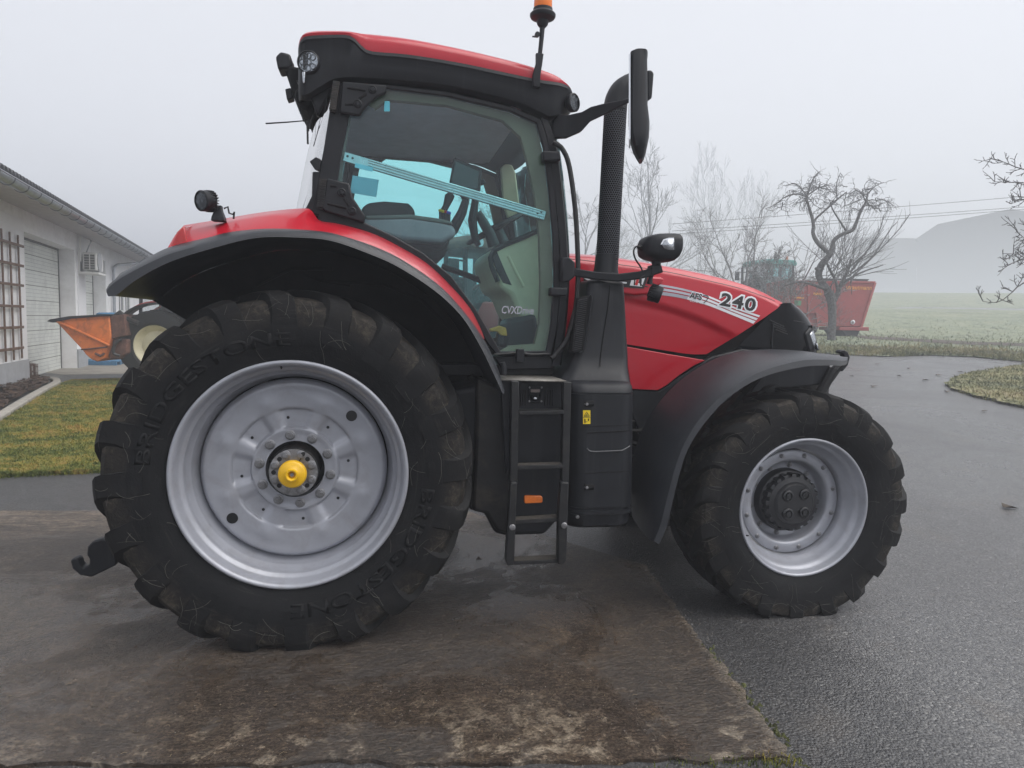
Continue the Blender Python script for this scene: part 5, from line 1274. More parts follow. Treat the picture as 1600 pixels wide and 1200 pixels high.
blades('field_blades', fieldp, 7000, .13, MAT['frost_grass'], 35, .02, .9)

# ------------------------------------------------------------------ white farm building on the left
BD = np.array([-.163, .9866, 0]); BN = np.array([BD[1], -BD[0], 0])    # along the wall / out of the wall
O_ = np.array([*PZ(133, 572)[:2], 0.0])
def WT(u_, v_, off=0.0):           # position along the wall and height for a sight line on the wall plane
    q = PP(u_, v_, O_+BN*off, BN); return float((q-O_)@BD), float(q[2])
def Wp(t, off, z): return tuple(O_+BD*t+BN*off+np.array([0, 0, z]))
def wbox(g, t0, t1, o0, o1, z0, z1):
    return g.hexa([Wp(t0, o0, z0), Wp(t1, o0, z0), Wp(t1, o1, z0), Wp(t0, o1, z0)], [Wp(t0, o0, z1), Wp(t1, o0, z1), Wp(t1, o1, z1), Wp(t0, o1, z1)])
mat('white_render', (.80, .80, .81), .9, 0, .05, 3, .03, bs=70, bstr=.1, dirt=(.45, .44, .43), dirt_amt=.35, dirt_scale=1.5)
mat('roughcast', (.78, .78, .80), .95, 0, .10, 40, .03, bs=38, bstr=1.0, bd=.03)
mat('plinth_grey', (.33, .34, .36), .9, 0, .12, 4, .05, bs=60, bstr=.3)
mat('eaves_board', (.40, .38, .38), .85, 0, .15, 8, .05, bs=6, bstr=.3)
mat('dark_zinc', (.10, .105, .12), .5, .4); mat('zinc', (.33, .35, .38), .38, .7, .15, 6, .1); mat('roof_tile', (.07, .072, .08), .7, 0, .3, 12, .1, bs=20, bstr=.4)
mat('door_cream', (.66, .68, .64), .55, 0, .05, 4, .05, dirt=(.3, .3, .29), dirt_amt=.4, dirt_scale=1.2); mat('door_joint', (.10, .10, .10), .8)
mat('wood_brown', (.10, .052, .03), .75, 0, .4, 14, .1, bs=50, bstr=.3); mat('white_plastic', (.62, .62, .60), .5, 0, .05, 6, .05)
HB = empty('farm_building', 'long white farm building with cream roller doors, grey plinth and zinc gutter', 'building', Wp(0, 0, 0))
def bpart(name, g, m, parent=None, **k):
    g2 = g; o = build(name, g2, m, parent or HB, **k)
    if parent is None: o.matrix_parent_inverse = Matrix.Translation(-Vector(Wp(0, 0, 0)))
    return o
pier_t = 0.0
r0 = WT(115, 470)[0]; d0 = WT(37, 420)[0]; d1 = WT(118, 470)[0]
ztop = WT(120, 388)[1]; zeave = WT(120, 366)[1]
zdoor = WT(110, 388)[1]
tL = -14; tR = 40
e0 = WT(151, 470)[0]; e1 = WT(166, 470)[0]
g = G(); wbox(g, tL, d0, 0, -.5, .0, zeave); wbox(g, d0, d1, 0, -.5, zdoor, zeave); wbox(g, d1, WT(133, 470)[0]+.0, 0, -.5, 0, zeave)
dd0 = WT(133, 470)[0]; dd1 = e1
wbox(g, dd0, dd1, 0, -.5, zdoor, zeave); wbox(g, dd1, tR, 0, -.5, 0, zeave)
bpart('wall', g, MAT['white_render'])
g = G(); wbox(g, tL, d0-.02, .0, .03, WT(20, 565)[1], WT(20, 338)[1]); bpart('roughcast_panel', g, MAT['roughcast']); g = G(); wbox(g, d1+.25, dd0-.0, .0, .03, .9, WT(130, 388)[1]-.3); bpart('roughcast_panel', g, MAT['roughcast'])
g = G(); wbox(g, tL, d0, .003, .05, -.05, WT(20, 565)[1]); wbox(g, d1-.0, dd0, .003, .04, -.05, WT(125, 545)[1]); wbox(g, dd1, tR, .003, .04, -.05, .6); bpart('plinth', g, MAT['plinth_grey'])
def rdoor(t0, t1, z1):
    g = G(); wbox(g, t0-.15, t1+.15, -.42, -.46, -.02, z1+.1); d = bpart('roller_door', g, MAT['door_cream'])
    n = 9; g = G()
    for k in range(1, n): wbox(g, t0, t1, -.418, -.4215, z1*k/n-.008, z1*k/n+.008)
    jn = bpart('door_joint', g, MAT['door_joint'], d); g = G()
    for k in range(n*4):
        if k % 4: wbox(g, t0, t1, -.417, -.4213, z1*k/n/4-.0035, z1*k/n/4+.0035)
    bpart('panel_groove', g, MAT['plinth_grey'], d)
    g = G(); wbox(g, t1-.05, t1+.0, -.40, -.42, 0, z1); wbox(g, t0, t1, -.40, -.4195, z1-.06, z1); bpart('door_seal', g, MAT['door_joint'], d)
rdoor(d0, d1, zdoor); rdoor(dd0, dd1, zdoor)
g = G(); wbox(g, dd0+.9, dd0+1.0, -.38, -.40, .05, 1.9); bpart('door_bar', g, MAT['black_plastic'])
# eaves, gutter, roof
ov = .85; zg = zeave-.0
zgut = WT(97, 331, ov)[1]
g = G(); g.hexa([Wp(tL, 0, zeave), Wp(tR, 0, zeave), Wp(tR, ov, zgut-.02), Wp(tL, ov, zgut-.02)], [Wp(tL, 0, zeave+.06), Wp(tR, 0, zeave+.06), Wp(tR, ov, zgut+.04), Wp(tL, ov, zgut+.04)]); bpart('eaves', g, MAT['eaves_board'])
rows = []
for t_ in np.linspace(tL, tR, 2): rows.append([Wp(t_, ov+.12+.12*math.cos(w), zgut+.02+.12*math.sin(w)) for w in np.linspace(math.pi, 2*math.pi, 13)])
gut = bpart('gutter', G().grid(rows), MAT['zinc'], solid=.006)
g = G().tube([Wp(tL, ov+.245, zgut+.022), Wp(tR, ov+.245, zgut+.022)], .015, 6); bpart('gutter_bead', g, MAT['zinc'], gut)
b0_ = None
for t_ in np.arange(-13, 30, .82):
    if b0_ is None:
        g = G().tube([Wp(0, ov+.12+.127*math.cos(w), zgut+.02+.127*math.sin(w)) for w in np.linspace(math.pi, 2*math.pi, 10)], .016, 5); b0_ = bpart('gutter_bracket', g, MAT['dark_zinc'], gut); b0_.location = tuple(BD*t_)
    else:
        b_ = b0_.copy(); COL.objects.link(b_); b_.location = tuple(BD*t_)
sl = math.tan(R(20)); g = G(); zr = zgut+.15
g.hexa([Wp(tL, ov-.02, zr-.03), Wp(tR, ov-.02, zr-.03), Wp(tR, -7, zr-.03+sl*(7+ov)), Wp(tL, -7, zr-.03+sl*(7+ov))], [Wp(tL, ov-.02, zr+.02), Wp(tR, ov-.02, zr+.02), Wp(tR, -7, zr+.02+sl*(7+ov)), Wp(tL, -7, zr+.02+sl*(7+ov))])
rf = bpart('roof', g, MAT['roof_tile'])
g = G()
for t_ in np.arange(tL, tR, .21):
    rows = []
    for o1 in (ov+.06, ov-.5):
        z0 = zr+.02+sl*(ov-o1); rows.append([Wp(t_+.10+.09*math.cos(w), o1, z0+.10*math.sin(w)) for w in np.linspace(math.pi, 0, 7)])
    g.grid(rows)
bpart('tile_edge', g, MAT['roof_tile'], rf, solid=.012)
# downpipe at the far pier
tdp = WT(173, 440)[0]; zd = WT(173, 418)[1]
g = G().tube([Wp(tdp+2.2, ov+.1, zgut-.08), Wp(tdp+2.1, ov*.8, zgut-.3), Wp(tdp+.35, .16, zd+.12), Wp(tdp+.05, .10, zd), Wp(tdp, .10, zd-.25), Wp(tdp, .10, .1)], .055, 10); bpart('downpipe', g, MAT['zinc'])
g = G(); g.tube([Wp(tdp+2.2, ov+.1, zgut+.02), Wp(tdp+2.2, ov+.1, zgut-.16)], [.10, .06], 10); bpart('gutter_outlet', g, MAT['zinc'])
# windows far along
mat('window_dark', (.05, .06, .07), .1, 0, .1, 5, .03)
for u_ in (186, 196):
    t_ = WT(u_, 480)[0]; w_ = .7; g = G(); wbox(g, t_, t_+w_, .01, .03, 1.0, 2.6); wn = bpart('window', g, MAT['window_dark']); g = G()
    for a_, b_, c_, e_ in ((0, .08, 1.0, 2.6), (w_-.08, w_, 1.0, 2.6), (0, w_, 1.0, 1.08), (0, w_, 2.52, 2.6), (0, w_, 1.75, 1.81)): wbox(g, t_+a_, t_+b_, .03, .06, c_, e_)
    bpart('window_frame', g, MAT['white_plastic'], wn)
# air conditioner on brackets
AC = empty('air_conditioner', 'white wall-mounted air conditioner unit with louvred side between the roller doors', 'air conditioner', Wp(0, 0, 0))
def acp(name, g, m, parent=None, **k):
    o = build(name, g, m, parent or AC, **k)
    if parent is None: o.matrix_parent_inverse = Matrix.Translation(-Vector(Wp(0, 0, 0)))
    return o
ta = WT(132, 405, .20)[0]; za, zb2 = WT(132, 389, .45)[1], WT(132, 418, .45)[1]
g = G(); wbox(g, ta, ta+1.0, .14, .52, zb2, za); bd_ = acp('casing', g, MAT['white_plastic'], bev=.03)
g = G()
for k in range(6):
    z_ = zb2+(za-zb2)*(k+.7)/7
    for o0, o1 in ((.19, .32), (.35, .47)): wbox(g, ta-.004, ta+.02, o0, o1, z_-.03, z_+.035)
acp('side_vent', g, MAT['door_joint'], bd_)
cc = np.array(Wp(ta+.40, .523, (za+zb2)/2)); rows = []
for r_2, h_ in ((.30, 0), (.31, .02), (.27, .03), (.05, .03), (.0, .03)): rows.append([tuple(cc+BD*r_2*math.cos(w)+np.array([0, 0, r_2*math.sin(w)])+BN*h_) for w in np.linspace(0, 2*math.pi, 29)[:-1]])
acp('fan_grille', G().grid(rows, True), MAT['plinth_grey'], bd_)
g = G(); wbox(g, ta-.05, ta+1.02, .03, .58, zb2-.12, zb2-.06); wbox(g, ta-.05, ta-.0, .03, .08, zb2-.1, zb2+.6); acp('bracket', g, MAT['white_plastic'])
g = G().tube([Wp(ta-.02, .09, za-.3), Wp(ta-.02, .09, za+.3), Wp(ta+.0, .09, zeave-.05)], .035, 8); acp('duct', g, MAT['white_plastic'])
g = G().tube([Wp(ta+.3, .2, za+.02), Wp(ta+.45, .25, za+.25), Wp(ta+.9, .22, za+.42), Wp(ta+1.3, .1, za+.5)], .02, 6); acp('pipe', g, MAT['zinc'])
# trellis
TR = empty('trellis', 'brown wooden trellis fixed to the white roughcast wall beside the roller door', 'trellis', Wp(0, 0, 0))
for u_ in (-9, 3, 16, 29):
    t_, zt1 = WT(u_, 357 if u_ < 10 else 362 if u_ < 20 else 367, .10); zb1 = WT(u_, 567 if u_ < 10 else 564 if u_ < 20 else 561, .10)[1]
    g = G(); wbox(g, t_-.03, t_+.03, .07, .10, zb1, zt1); o = build('upright', g, MAT['wood_brown'], TR, bev=.006); o.matrix_parent_inverse = Matrix.Translation(-Vector(Wp(0, 0, 0)))
for a_ in (385.5, 416, 446.5, 479, 511, 543):
    t1_, z1_ = WT(37, a_, .12); t0_ = WT(-14, 400, .12)[0]
    g = G(); wbox(g, t0_, t1_, .10, .13, z1_-.03, z1_+.03); o = build('slat', g, MAT['wood_brown'], TR, bev=.006); o.matrix_parent_inverse = Matrix.Translation(-Vector(Wp(0, 0, 0)))
# bed of bark at the foot of the wall, its kerb, and a wire basket
mb = [PZ(u_, v_)[:2] for u_, v_ in ((-60, 640), (0, 607), (28, 596), (60, 594), (78, 597), (62, 606), (20, 628), (-30, 668))]
sheet('bark_bed', [p_ for i in range(len(mb)) for p_ in wobble_edge(mb[i], mb[(i+1) % len(mb)], 8, .04, 140+i)], MAT['mulch'], .05, .4)
bs_ = tri_sampler(mb); g = G(); r_ = random.Random(77)
for _ in range(1500):
    x, y = bs_(r_); a = r_.uniform(0, 6.3); l_ = r_.uniform(.03, .10); z = .05+r_.random()*.10; w_ = l_*.35
    dx, dy = math.cos(a), math.sin(a); g.add([(x-dx*l_, y-dy*l_, z), (x+dy*w_, y-dx*w_, z+r_.uniform(-.02, .03)), (x+dx*l_, y+dy*l_, z+r_.uniform(-.03, .03)), (x-dy*w_, y+dx*w_, z+.01)], [(0, 1, 2, 3)])
tag(build('bark_chips', g, MAT['mulch'], recalc=False), kind='stuff')
kb = [PZ(u_, v_) for u_, v_ in ((-30, 674), (0, 654), (35, 632), (66, 613), (88, 601), (85, 595), (74, 593))]
struct('bed_kerb', G().ribbon([(q[0], q[1], .03) for q in resample(kb, 30)], .16, .10), MAT['pale_kerb'], bev=.02)
ap = [PZ(u_, v_)[:2] for u_, v_ in ((62, 581), (97, 574), (130, 570), (300, 560), (420, 577), (300, 583), (100, 586))]
sheet('apron', ap, MAT['apron_concrete'], .006, 2)
wb0 = PZ(42, 597); WB = empty('wire_basket', 'small rusty wire basket standing in the bark bed', 'basket', (0, 0, 0)); g = G()
def wbk(u_, v_): return PD(u_, v_, float((wb0-CAM)@FW))
for k in range(10):
    u_ = 43+16*k/9; g.tube([wbk(u_, 565+k*.4), wbk(u_+.5, 597)], .008, 4)
for v_ in (570, 580, 590): g.tube([wbk(43, v_), wbk(59.5, v_+3)], .008, 4)
build('mesh_panel', g, MAT['wood_brown'], WB)
q = np.array(wbk(38, 590)); g = G()
for k in range(14):
    w = 2*math.pi*k/14; g.tube([(q[0]+.22*math.cos(w), q[1]+.22*math.sin(w), .04), (q[0]+.22*math.cos(w), q[1]+.22*math.sin(w), .42)], .009, 4)
for z_ in (.08, .25, .42): g.tube([(q[0]+.22*math.cos(w), q[1]+.22*math.sin(w), z_) for w in np.linspace(0, 2*math.pi, 17)], .009, 4)
build('basket_cage', g, MAT['wood_brown'], WB)
g = G().tube([(q[0]-.1, q[1]-.05, .38), (q[0]+.12, q[1], .36)], .10, 12); pt_ = tag(build('black_pot', g, MAT['cable']), 'black plastic pot lying on top of the rusty wire basket', 'pot')
# ------------------------------------------------------------------ other machines
mat('cream_rim', (.62, .58, .42), .5, 0, .08, 5, .06, dirt=(.25, .2, .14), dirt_amt=.4)
mat('hopper_orange', (.72, .19, .035), .5, 0, .15, 4, .1, dirt=(.16, .05, .03), dirt_amt=.5, dirt_scale=5)
mat('rust', (.11, .05, .035), .8, .1, .5, 9, .1, bs=60, bstr=.5, dirt=(.25, .12, .10), dirt_amt=.6, dirt_scale=8)
mat('pallet_blue', (.04, .16, .30), .6, 0, .2, 6, .1); mat('pale_canister', (.6, .6, .56), .5); mat('green_canister', (.08, .35, .12), .5)
def simple_wheel(name, parent, c, Rr, rim, w, s, rimm):
    hw = w/2
    prof = [(rim, -hw*.75), (rim+.05, -hw*.95), (Rr*.82, -hw), (Rr*.95, -hw*.85), (Rr*.97, 0), (Rr*.95, hw*.85), (Rr*.82, hw), (rim+.05, hw*.95), (rim, hw*.75)]
    wl_ = build(name, G().lathe(prof, 56), MAT['rubber_old'], parent, loc=c)
    g = G()
    for side in (-1, 1):
        for k in range(18):
            a = 2*math.pi*(k+(.5 if side > 0 else 0))/18
            def pt(r_, da, y): return (r_*math.cos(a+da), y, r_*math.sin(a+da))
            w_ = .035/Rr
            g.loft([[pt(Rr*.95, -w_-dd, y), pt(rt, -w_*.8-dd, y), pt(rt, w_*.8-dd, y), pt(Rr*.95, w_-dd, y)] for y, rt, dd in ((0, Rr, 0), (side*hw*.5, Rr*.995, .14), (side*hw*.9, Rr*.97, .25), (side*hw*1.01, Rr*.90, .27))])
    build('tread', g, MAT['rubber_old'], wl_)
    build('rim', G().lathe([(rim+.01, s*hw*.8), (rim+.015, s*hw*.72), (rim-.02, s*hw*.68), (rim-.05, s*hw*.45), (rim*.72, s*hw*.1), (rim*.6, s*hw*.22), (rim*.28, s*hw*.25), (rim*.25, s*hw*.5), (0, s*hw*.52)], 48), MAT[rimm], wl_)
def old_tractor(label, loc, rz, paint, roofm, group=None, sc=1.0, rimm='cream_rim', gls='lamp_glass'):
    t_ = empty('tractor', label, 'tractor', loc, rz, group); t_.scale = (sc,)*3
    for s in (-1, 1):
        simple_wheel('rear_wheel', t_, (0, s*.82, .91), .91, .52, .48, s, rimm); simple_wheel('front_wheel', t_, (2.35, s*.78, .58), .58, .33, .36, s, rimm)
        arc = [(1.06*math.cos(w), .91+1.06*math.sin(w)) for w in np.linspace(R(165), R(15), 22)]
        build('mudguard', G().grid([[(x, s*y, z) for x, z in arc] for y in (.58, 1.04)]), MAT['black_plastic'], t_, solid=.03)
        arc = [(1.09*math.cos(w), .93+1.09*math.sin(w)) for w in np.linspace(R(150), R(25), 22)]
        build('mudguard_trim', G().grid([[(x, s*y, z) for x, z in arc] for y in (.55, .80)]), MAT[paint], t_, solid=.04)
    g = G(); g.box(-.45, 2.5, -.22, .22, .55, 1.0); g.box(-.1, .1, -.7, .7, .8, 1.0); g.box(2.25, 2.45, -.68, .68, .5, .66); build('chassis', g, MAT['dark_metal'], t_, bev=.03)
    build('bonnet', G().loft([[(x, y*w_, z0+(z1-z0)*k) for y, k in ((-1, 0), (-1, .75), (-.75, 1), (.75, 1), (1, .75), (1, 0))] for x, w_, z0, z1 in ((1.05, .40, .95, 1.62), (1.9, .38, .95, 1.55), (2.6, .34, .95, 1.42), (2.78, .28, 1.0, 1.28))]), MAT[paint], t_, bev=.03)
    build('grille', G().box(2.74, 2.80, -.24, .24, 1.0, 1.25), MAT['black_plastic'], t_, bev=.02)
    for s in (-1, 1): build('headlight', G().lathe([(0, 0), (.07, .0), (.075, -.03), (.05, -.06)], 18, (2.81, s*.15, 1.15), 'x'), MAT['lamp_reflector'], t_)
    cab_ = build('cab', G().box(-.5, 1.05, -.62, .62, 1.0, 1.45), MAT['black_plastic'], t_, bev=.04)
    for x, s in ((-.5, -1), (-.5, 1), (1.0, -1), (1.0, 1), (.35, -1), (.35, 1)): build('post', G().tube([(x, s*.62, 1.4), (x*.92, s*.60, 2.55)], .045, 8), MAT['black_plastic'], cab_)
    for s in (-1, 1): build('side_glass', G().add([(-.48, s*.615, 1.45), (.98, s*.615, 1.45), (.92, s*.60, 2.52), (-.44, s*.60, 2.52)], [(0, 1, 2, 3)]), MAT[gls], cab_, recalc=False)
    build('windscreen', G().add([(1.03, -.6, 1.45), (1.03, .6, 1.45), (.95, .58, 2.52), (.95, -.58, 2.52)], [(0, 1, 2, 3)]), MAT[gls], cab_, recalc=False)
    build('rear_window', G().add([(-.5, -.6, 1.45), (-.5, .6, 1.45), (-.46, .58, 2.52), (-.46, -.58, 2.52)], [(0, 1, 2, 3)]), MAT[gls], cab_, recalc=False)
    build('roof', G().loft([[(x, y*w_, z) for y, z in ((-1, 2.52), (-1.04, 2.62), (-.9, 2.74), (.9, 2.74), (1.04, 2.62), (1, 2.52))] for x, w_ in ((-.62, .62), (-.5, .72), (1.0, .74), (1.2, .64))]), MAT[roofm], t_, bev=.03)
    for s in (-1, 1):
        build('roof_lamp', G().lathe([(0, .01), (.075, .01), (.085, -.02), (.06, -.08)], 18, (1.22, s*.5, 2.62), 'x'), MAT['lamp_reflector'], t_)
        m_ = build('mirror_arm', G().tube([(1.0, s*.62, 2.3), (1.1, s*.95, 2.3)], .018, 6), MAT['black_plastic'], t_); build('mirror', G().box(1.07, 1.13, s*.95-.10, s*.95+.10, 1.95, 2.32), MAT['black_plastic'], m_, bev=.02)
    build('seat', G().box(-.15, .0, -.25, .25, 1.4, 2.1).box(-.15, .4, -.25, .25, 1.35, 1.5), MAT['seat_fabric'], t_, bev=.04)
    ring = [(.72+.08*math.cos(w), .2*math.sin(w), 1.78+.18*math.cos(w)) for w in np.linspace(0, 2*math.pi, 25)]; build('steering_wheel', G().tube(ring, .018, 6, caps=False), MAT['cab_plastic'], t_)
    build('exhaust', G().tube([(1.5, .42, 1.4), (1.5, .46, 2.5), (1.44, .46, 2.6)], [.05, .05, .045], 10), MAT['dark_metal'], t_)
    build('beacon', G().lathe([(.06, 2.74), (.06, 2.76), (.05, 2.77), (.05, 2.88), (0, 2.91)], 16, (-.3, -.4, 0), 'z'), MAT['beacon_lens'], t_)
    return t_
qA = PD(252, 541, 17.9); old_tractor('older red tractor with cream wheel rims standing beside the orange hopper', (float(qA[0]), float(qA[1])+.82, 0), -YAW*0+R(-6), 'red_dull', 'red_dull', 'older red tractors')
qB = PD(722, 509, 15.6); old_tractor('older tractor with a rusty red cab roof seen through the big cab windows', (float(qB[0]), float(qB[1]), float(H(qB[0], qB[1]))), R(-62), 'red_dull', 'rust', 'older red tractors', 1.16)
# orange hopper on the back of the older tractor
DH = 17.3
def hp(u_, v_, dd): return tuple(PD(u_, v_, DH)+np.array([0.16, .98, 0])*dd)
HP = empty('hopper', 'chipped orange steel hopper with black rim hitched behind the older tractor', 'hopper')
def hpanel(name, px, d0, d1, m, **k):
    o0 = [hp(a, b, d0) for a, b in px]; o1 = [hp(a, b, d1) for a, b in px]; n = len(px); g = G().add(o0+o1, [list(range(n)), list(range(2*n-1, n-1, -1))]+[(i, i+n, (i+1) % n+n, (i+1) % n) for i in range(n)])
    return build(name, g, m, HP, **k)
body = [(84, 499), (170, 493), (173, 527), (168, 541), (163, 560), (152, 565), (143, 562), (134, 554), (128, 546)]
n = len(body); rim_ = [(78, 500), (165, 491), (178, 494), (176, 530), (172, 545), (164, 560), (152, 564), (143, 560), (132, 550)]
near = [hp(a, b, .35*(1-min(1, max(0, (b-499)/60))*0)) for a, b in body]
hb = hpanel('body', body, 0.0, 1.5, MAT['hopper_orange'], bev=.02)
g = G().tube([hp(85, 500, -.02), hp(130, 520, -.03), hp(172, 540, -.02)], .03, 6); build('stiffener', g, MAT['hopper_orange'], hb)
hpanel('rim', [(75, 502), (80, 499), (110, 494), (166, 491), (174, 491), (174, 494), (160, 494), (112, 498), (84, 504)], -.06, 1.56, MAT['black_plastic'], bev=.01)
hpanel('rusty_head', [(168, 494), (192, 491), (195, 524), (172, 529)], .05, 1.4, MAT['rust'], bev=.01)
hpanel('agitator', [(170, 529), (194, 530), (193, 552), (180, 562), (166, 562), (164, 555), (170, 540)], .15, 1.2, MAT['rust'], bev=.03)
g = G().tube([hp(128, 546, -.02), hp(140, 545, -.03), hp(168, 542, -.02)], .02, 6); g.tube([hp(150, 552, -.03), hp(158, 556, -.03), hp(164, 552, -.03)], .03, 6); build('chipped_seam', g, MAT['rust'], hb)
g = G().tube([hp(176, 494, .2), hp(180, 489, .2), (hp(192, 498, .2)), hp(210, 505, .2)], [.09, .08, .06, .06], 8); build('link_arm', g, MAT['dark_metal'], HP)
g = G().tube([tuple(x) for x in resample([hp(186, 530, .1), hp(178, 538, .05), hp(176, 552, .05), hp(184, 556, .1)], 14)], .04, 6); build('hose', g, MAT['cable'], HP)
# blue pallet, canisters and a blue lid behind
qp = PZ(142, 571); g = G()
for k in range(3): g.box(qp[0]-.5, qp[0]+.75, qp[1]+k*.4, qp[1]+k*.4+.1, .01, .12)
for k in range(6): g.box(qp[0]-.5+k*.22, qp[0]-.34+k*.22, qp[1], qp[1]+.92, .122, .15)
tag(build('pallet', g, MAT['pallet_blue']), 'blue pallet lying on the apron under the orange hopper', 'pallet')
qc = PZ(130, 569); cn = tag(build('canister', G().loft([rr_ring(qc[0]-.14*k, qc[0]+.14*k, qc[1]-.11*k+.5, qc[1]+.11*k+.5, .05*k, z) for z, k in ((0, 1), (.32, 1), (.38, .8), (.40, .3), (.44, .3))]), MAT['pale_canister']), 'pale plastic canister standing beside the blue pallet', 'canister')
cg = tag(build('canister', G().loft([rr_ring(qc[0]+.22-.12*k, qc[0]+.22+.12*k, qc[1]-.10*k+.5, qc[1]+.10*k+.5, .05*k, z) for z, k in ((0, 1), (.26, 1), (.31, .8), (.33, .3), (.37, .3))]), MAT['green_canister']), 'small green canister standing next to the pale one', 'canister')
q = hp(148, 490, .8); g = G().lathe([(0, .04), (.30, .03), (.36, 0), (.36, -.05), (.3, -.06)], 24, q, 'z').lathe([(.34, -.05), (.30, -.5)], 24, q, 'z'); tag(build('tub', g, MAT['pallet_blue']), 'blue plastic tub set inside the top of the orange hopper', 'tub')

# feed mixer wagon on the bank
gW = GH(1330, 527); DW = float((gW-CAM)@FW)
mat('wagon_red', (.30, .045, .04), .5, 0, .12, 2, .1, dirt=(.20, .09, .07), dirt_amt=.5, dirt_scale=1.5); mat('wagon_post', (.36, .08, .07), .5, 0, .1, 3, .1)
MW = empty('feed_mixer_wagon', 'red feed mixer wagon with slanting end standing behind the twisted tree', 'wagon')
back = np.array([FW[0], FW[1], 0]); back /= np.linalg.norm(back)
def wp(u_, v_, dd=0.0): return tuple(PD(u_, v_, DW)+back*dd)
def wpan(name, px, d0, d1, m, parent=MW, **k):
    n = len(px); g = G().add([wp(a, b, d0) for a, b in px]+[wp(a, b, d1) for a, b in px], [list(range(n)), list(range(2*n-1, n-1, -1))]+[(i, i+n, (i+1) % n+n, (i+1) % n) for i in range(n)]); return build(name, g, m, parent, **k)
tub = wpan('mixing_tub', [(1226, 440), (1300, 439), (1367, 442), (1357, 474), (1346, 510), (1226, 510)], 0, 2.2, MAT['wagon_red'], bev=.03)
wpan('top_rail', [(1226, 438), (1368, 439.5), (1366.5, 443), (1226, 442)], -.04, 2.24, MAT['wagon_red'], bev=.01)
wpan('end_rail', [(1366, 441), (1369, 442), (1347, 512), (1343.5, 511)], -.05, 2.25, MAT['wagon_post'], bev=.01)
for u_ in (1262, 1300): wpan('tub_post', [(u_, 443), (u_+2.2, 443), (u_+2.2, 509), (u_, 509)], -.05, 0, MAT['wagon_post'], tub)
wpan('wheel_arch', [(1257, 487), (1276, 487), (1279, 510), (1276, 511), (1274, 489), (1257, 489)], -.10, .1, MAT['wagon_post'], tub)
wpan('rubber_flap', [(1291, 434), (1364, 435.5), (1360, 439.5), (1330, 437.5), (1291, 437)], .3, .34, MAT['cable'])
wpan('floor_beam', [(1310, 511), (1356, 511), (1356, 517), (1310, 516)], -.1, 2.0, MAT['wagon_red'], bev=.02)
wpan('discharge_tub', [(1314, 515), (1345, 515), (1340, 526), (1332, 527.5), (1322, 526)], .0, 1.8, MAT['dark_metal'], bev=.04)
wpan('ladder_step', [(1351, 486), (1354, 486), (1353, 503), (1350, 511), (1347, 510)], .2, .5, MAT['wagon_red'])
for u_ in (1262, 1240):
    c_ = wp(u_, 507, .25); g = G(); rr = 20*DW/1100
    simple_wheel('wheel', MW, c_, rr, rr*.55, .4, -1, 'silver_paint')
for u_, sgn, m_ in ((1332, 0, 0),):
    c_ = np.array(wp(1332, 503.5, -.03)); r2 = 3.7*DW/1100; o = [tuple(c_+RT*r2*math.cos(w)+np.array([0, 0, r2*math.sin(w)])) for w in np.linspace(0, 2*math.pi, 25)[:-1]]
    sg = build('speed_disc', G().add(o, [list(range(24))]), MAT['white_decal'], tub, recalc=False, solid=.01)
def wtext(body, bl, br, h_, m, dd=-.02, **k):
    a_, fs, _ = fit_text(body, off=.02, **k); bl, br = np.array(bl, float), np.array(br, float); vs = []
    for x, yy, z in a_:
        p_ = bl+(br-bl)*x+np.array([0, -h_*yy]); vs.append(wp(p_[0], p_[1], dd))
    return build('lettering', G().add(vs, fs), m, tub, recalc=False)
wtext('strautmann', (1321, 452.2), (1362, 453.2), 6, MAT['orange_letter'], shear=.15); wtext('8', (1330.8, 505.5), (1333.2, 505.5), 4.2, MAT['black_decal'], -.05)
wpan('sign', [(1241, 469), (1252, 470), (1251, 477.5), (1242, 477)], -.02, 0, MAT['green_sticker'], tub)
wpan('sign', [(1240, 463.5), (1256, 464.5), (1256, 467), (1240, 466)], -.02, 0, MAT['orange_letter'], tub); wpan('sign', [(1271, 457), (1285, 458), (1285, 461.5), (1271, 461)], -.02, 0, MAT['orange_letter'], tub)
# teal tractor in front of it
qT = PD(1203, 512, DW+13)
old_tractor('teal tractor standing in the fog behind the bare bushes and the red wagon', (float(qT[0]), float(qT[1]), float(H(qT[0], qT[1]))), R(95), 'teal_paint', 'teal_paint', sc=1.5, gls='cab_glass')

# ------------------------------------------------------------------ barns in the fog
gB = GH(1450, 456); DB = float((gB-CAM)@FW)
mat('barn_wood', (.035, .033, .036), .9, 0, .3, .5, .05); mat('barn_roof', (.05, .045, .047), .85, 0, .2, .6, .05); mat('barn_door', (.035, .032, .03), .9)
_b = ray(1434, 470); backB = np.array([_b[0], _b[1], 0]); backB /= np.linalg.norm(backB)
def bq(u_, v_, dd=0.0): return tuple(PD(u_, v_, DB)+backB*dd)
def bpan(name, px, d0, d1, m, parent, **k):
    n = len(px); g = G().add([bq(a, b, d0) for a, b in px]+[bq(a, b, d1) for a, b in px], [list(range(n)), list(range(2*n-1, n-1, -1))]+[(i, i+n, (i+1) % n+n, (i+1) % n) for i in range(n)]); return build(name, g, m, parent, **k)
B1 = empty('barn', 'huge dark barn with a broken gable roofline fading into the fog', 'barn')
bpan('wall', [(1433, 475), (1433, 374), (1466, 354), (1580, 330), (1700, 352), (1740, 374), (1745, 490)], 0, 22, MAT['barn_wood'], B1)
bpan('roof', [(1430, 374), (1465, 350.5), (1580, 326.5), (1702, 348), (1744, 374), (1740, 376), (1700, 352.5), (1580, 330.5), (1466, 354.5), (1434, 376)], -.8, 22.5, MAT['barn_roof'], B1)
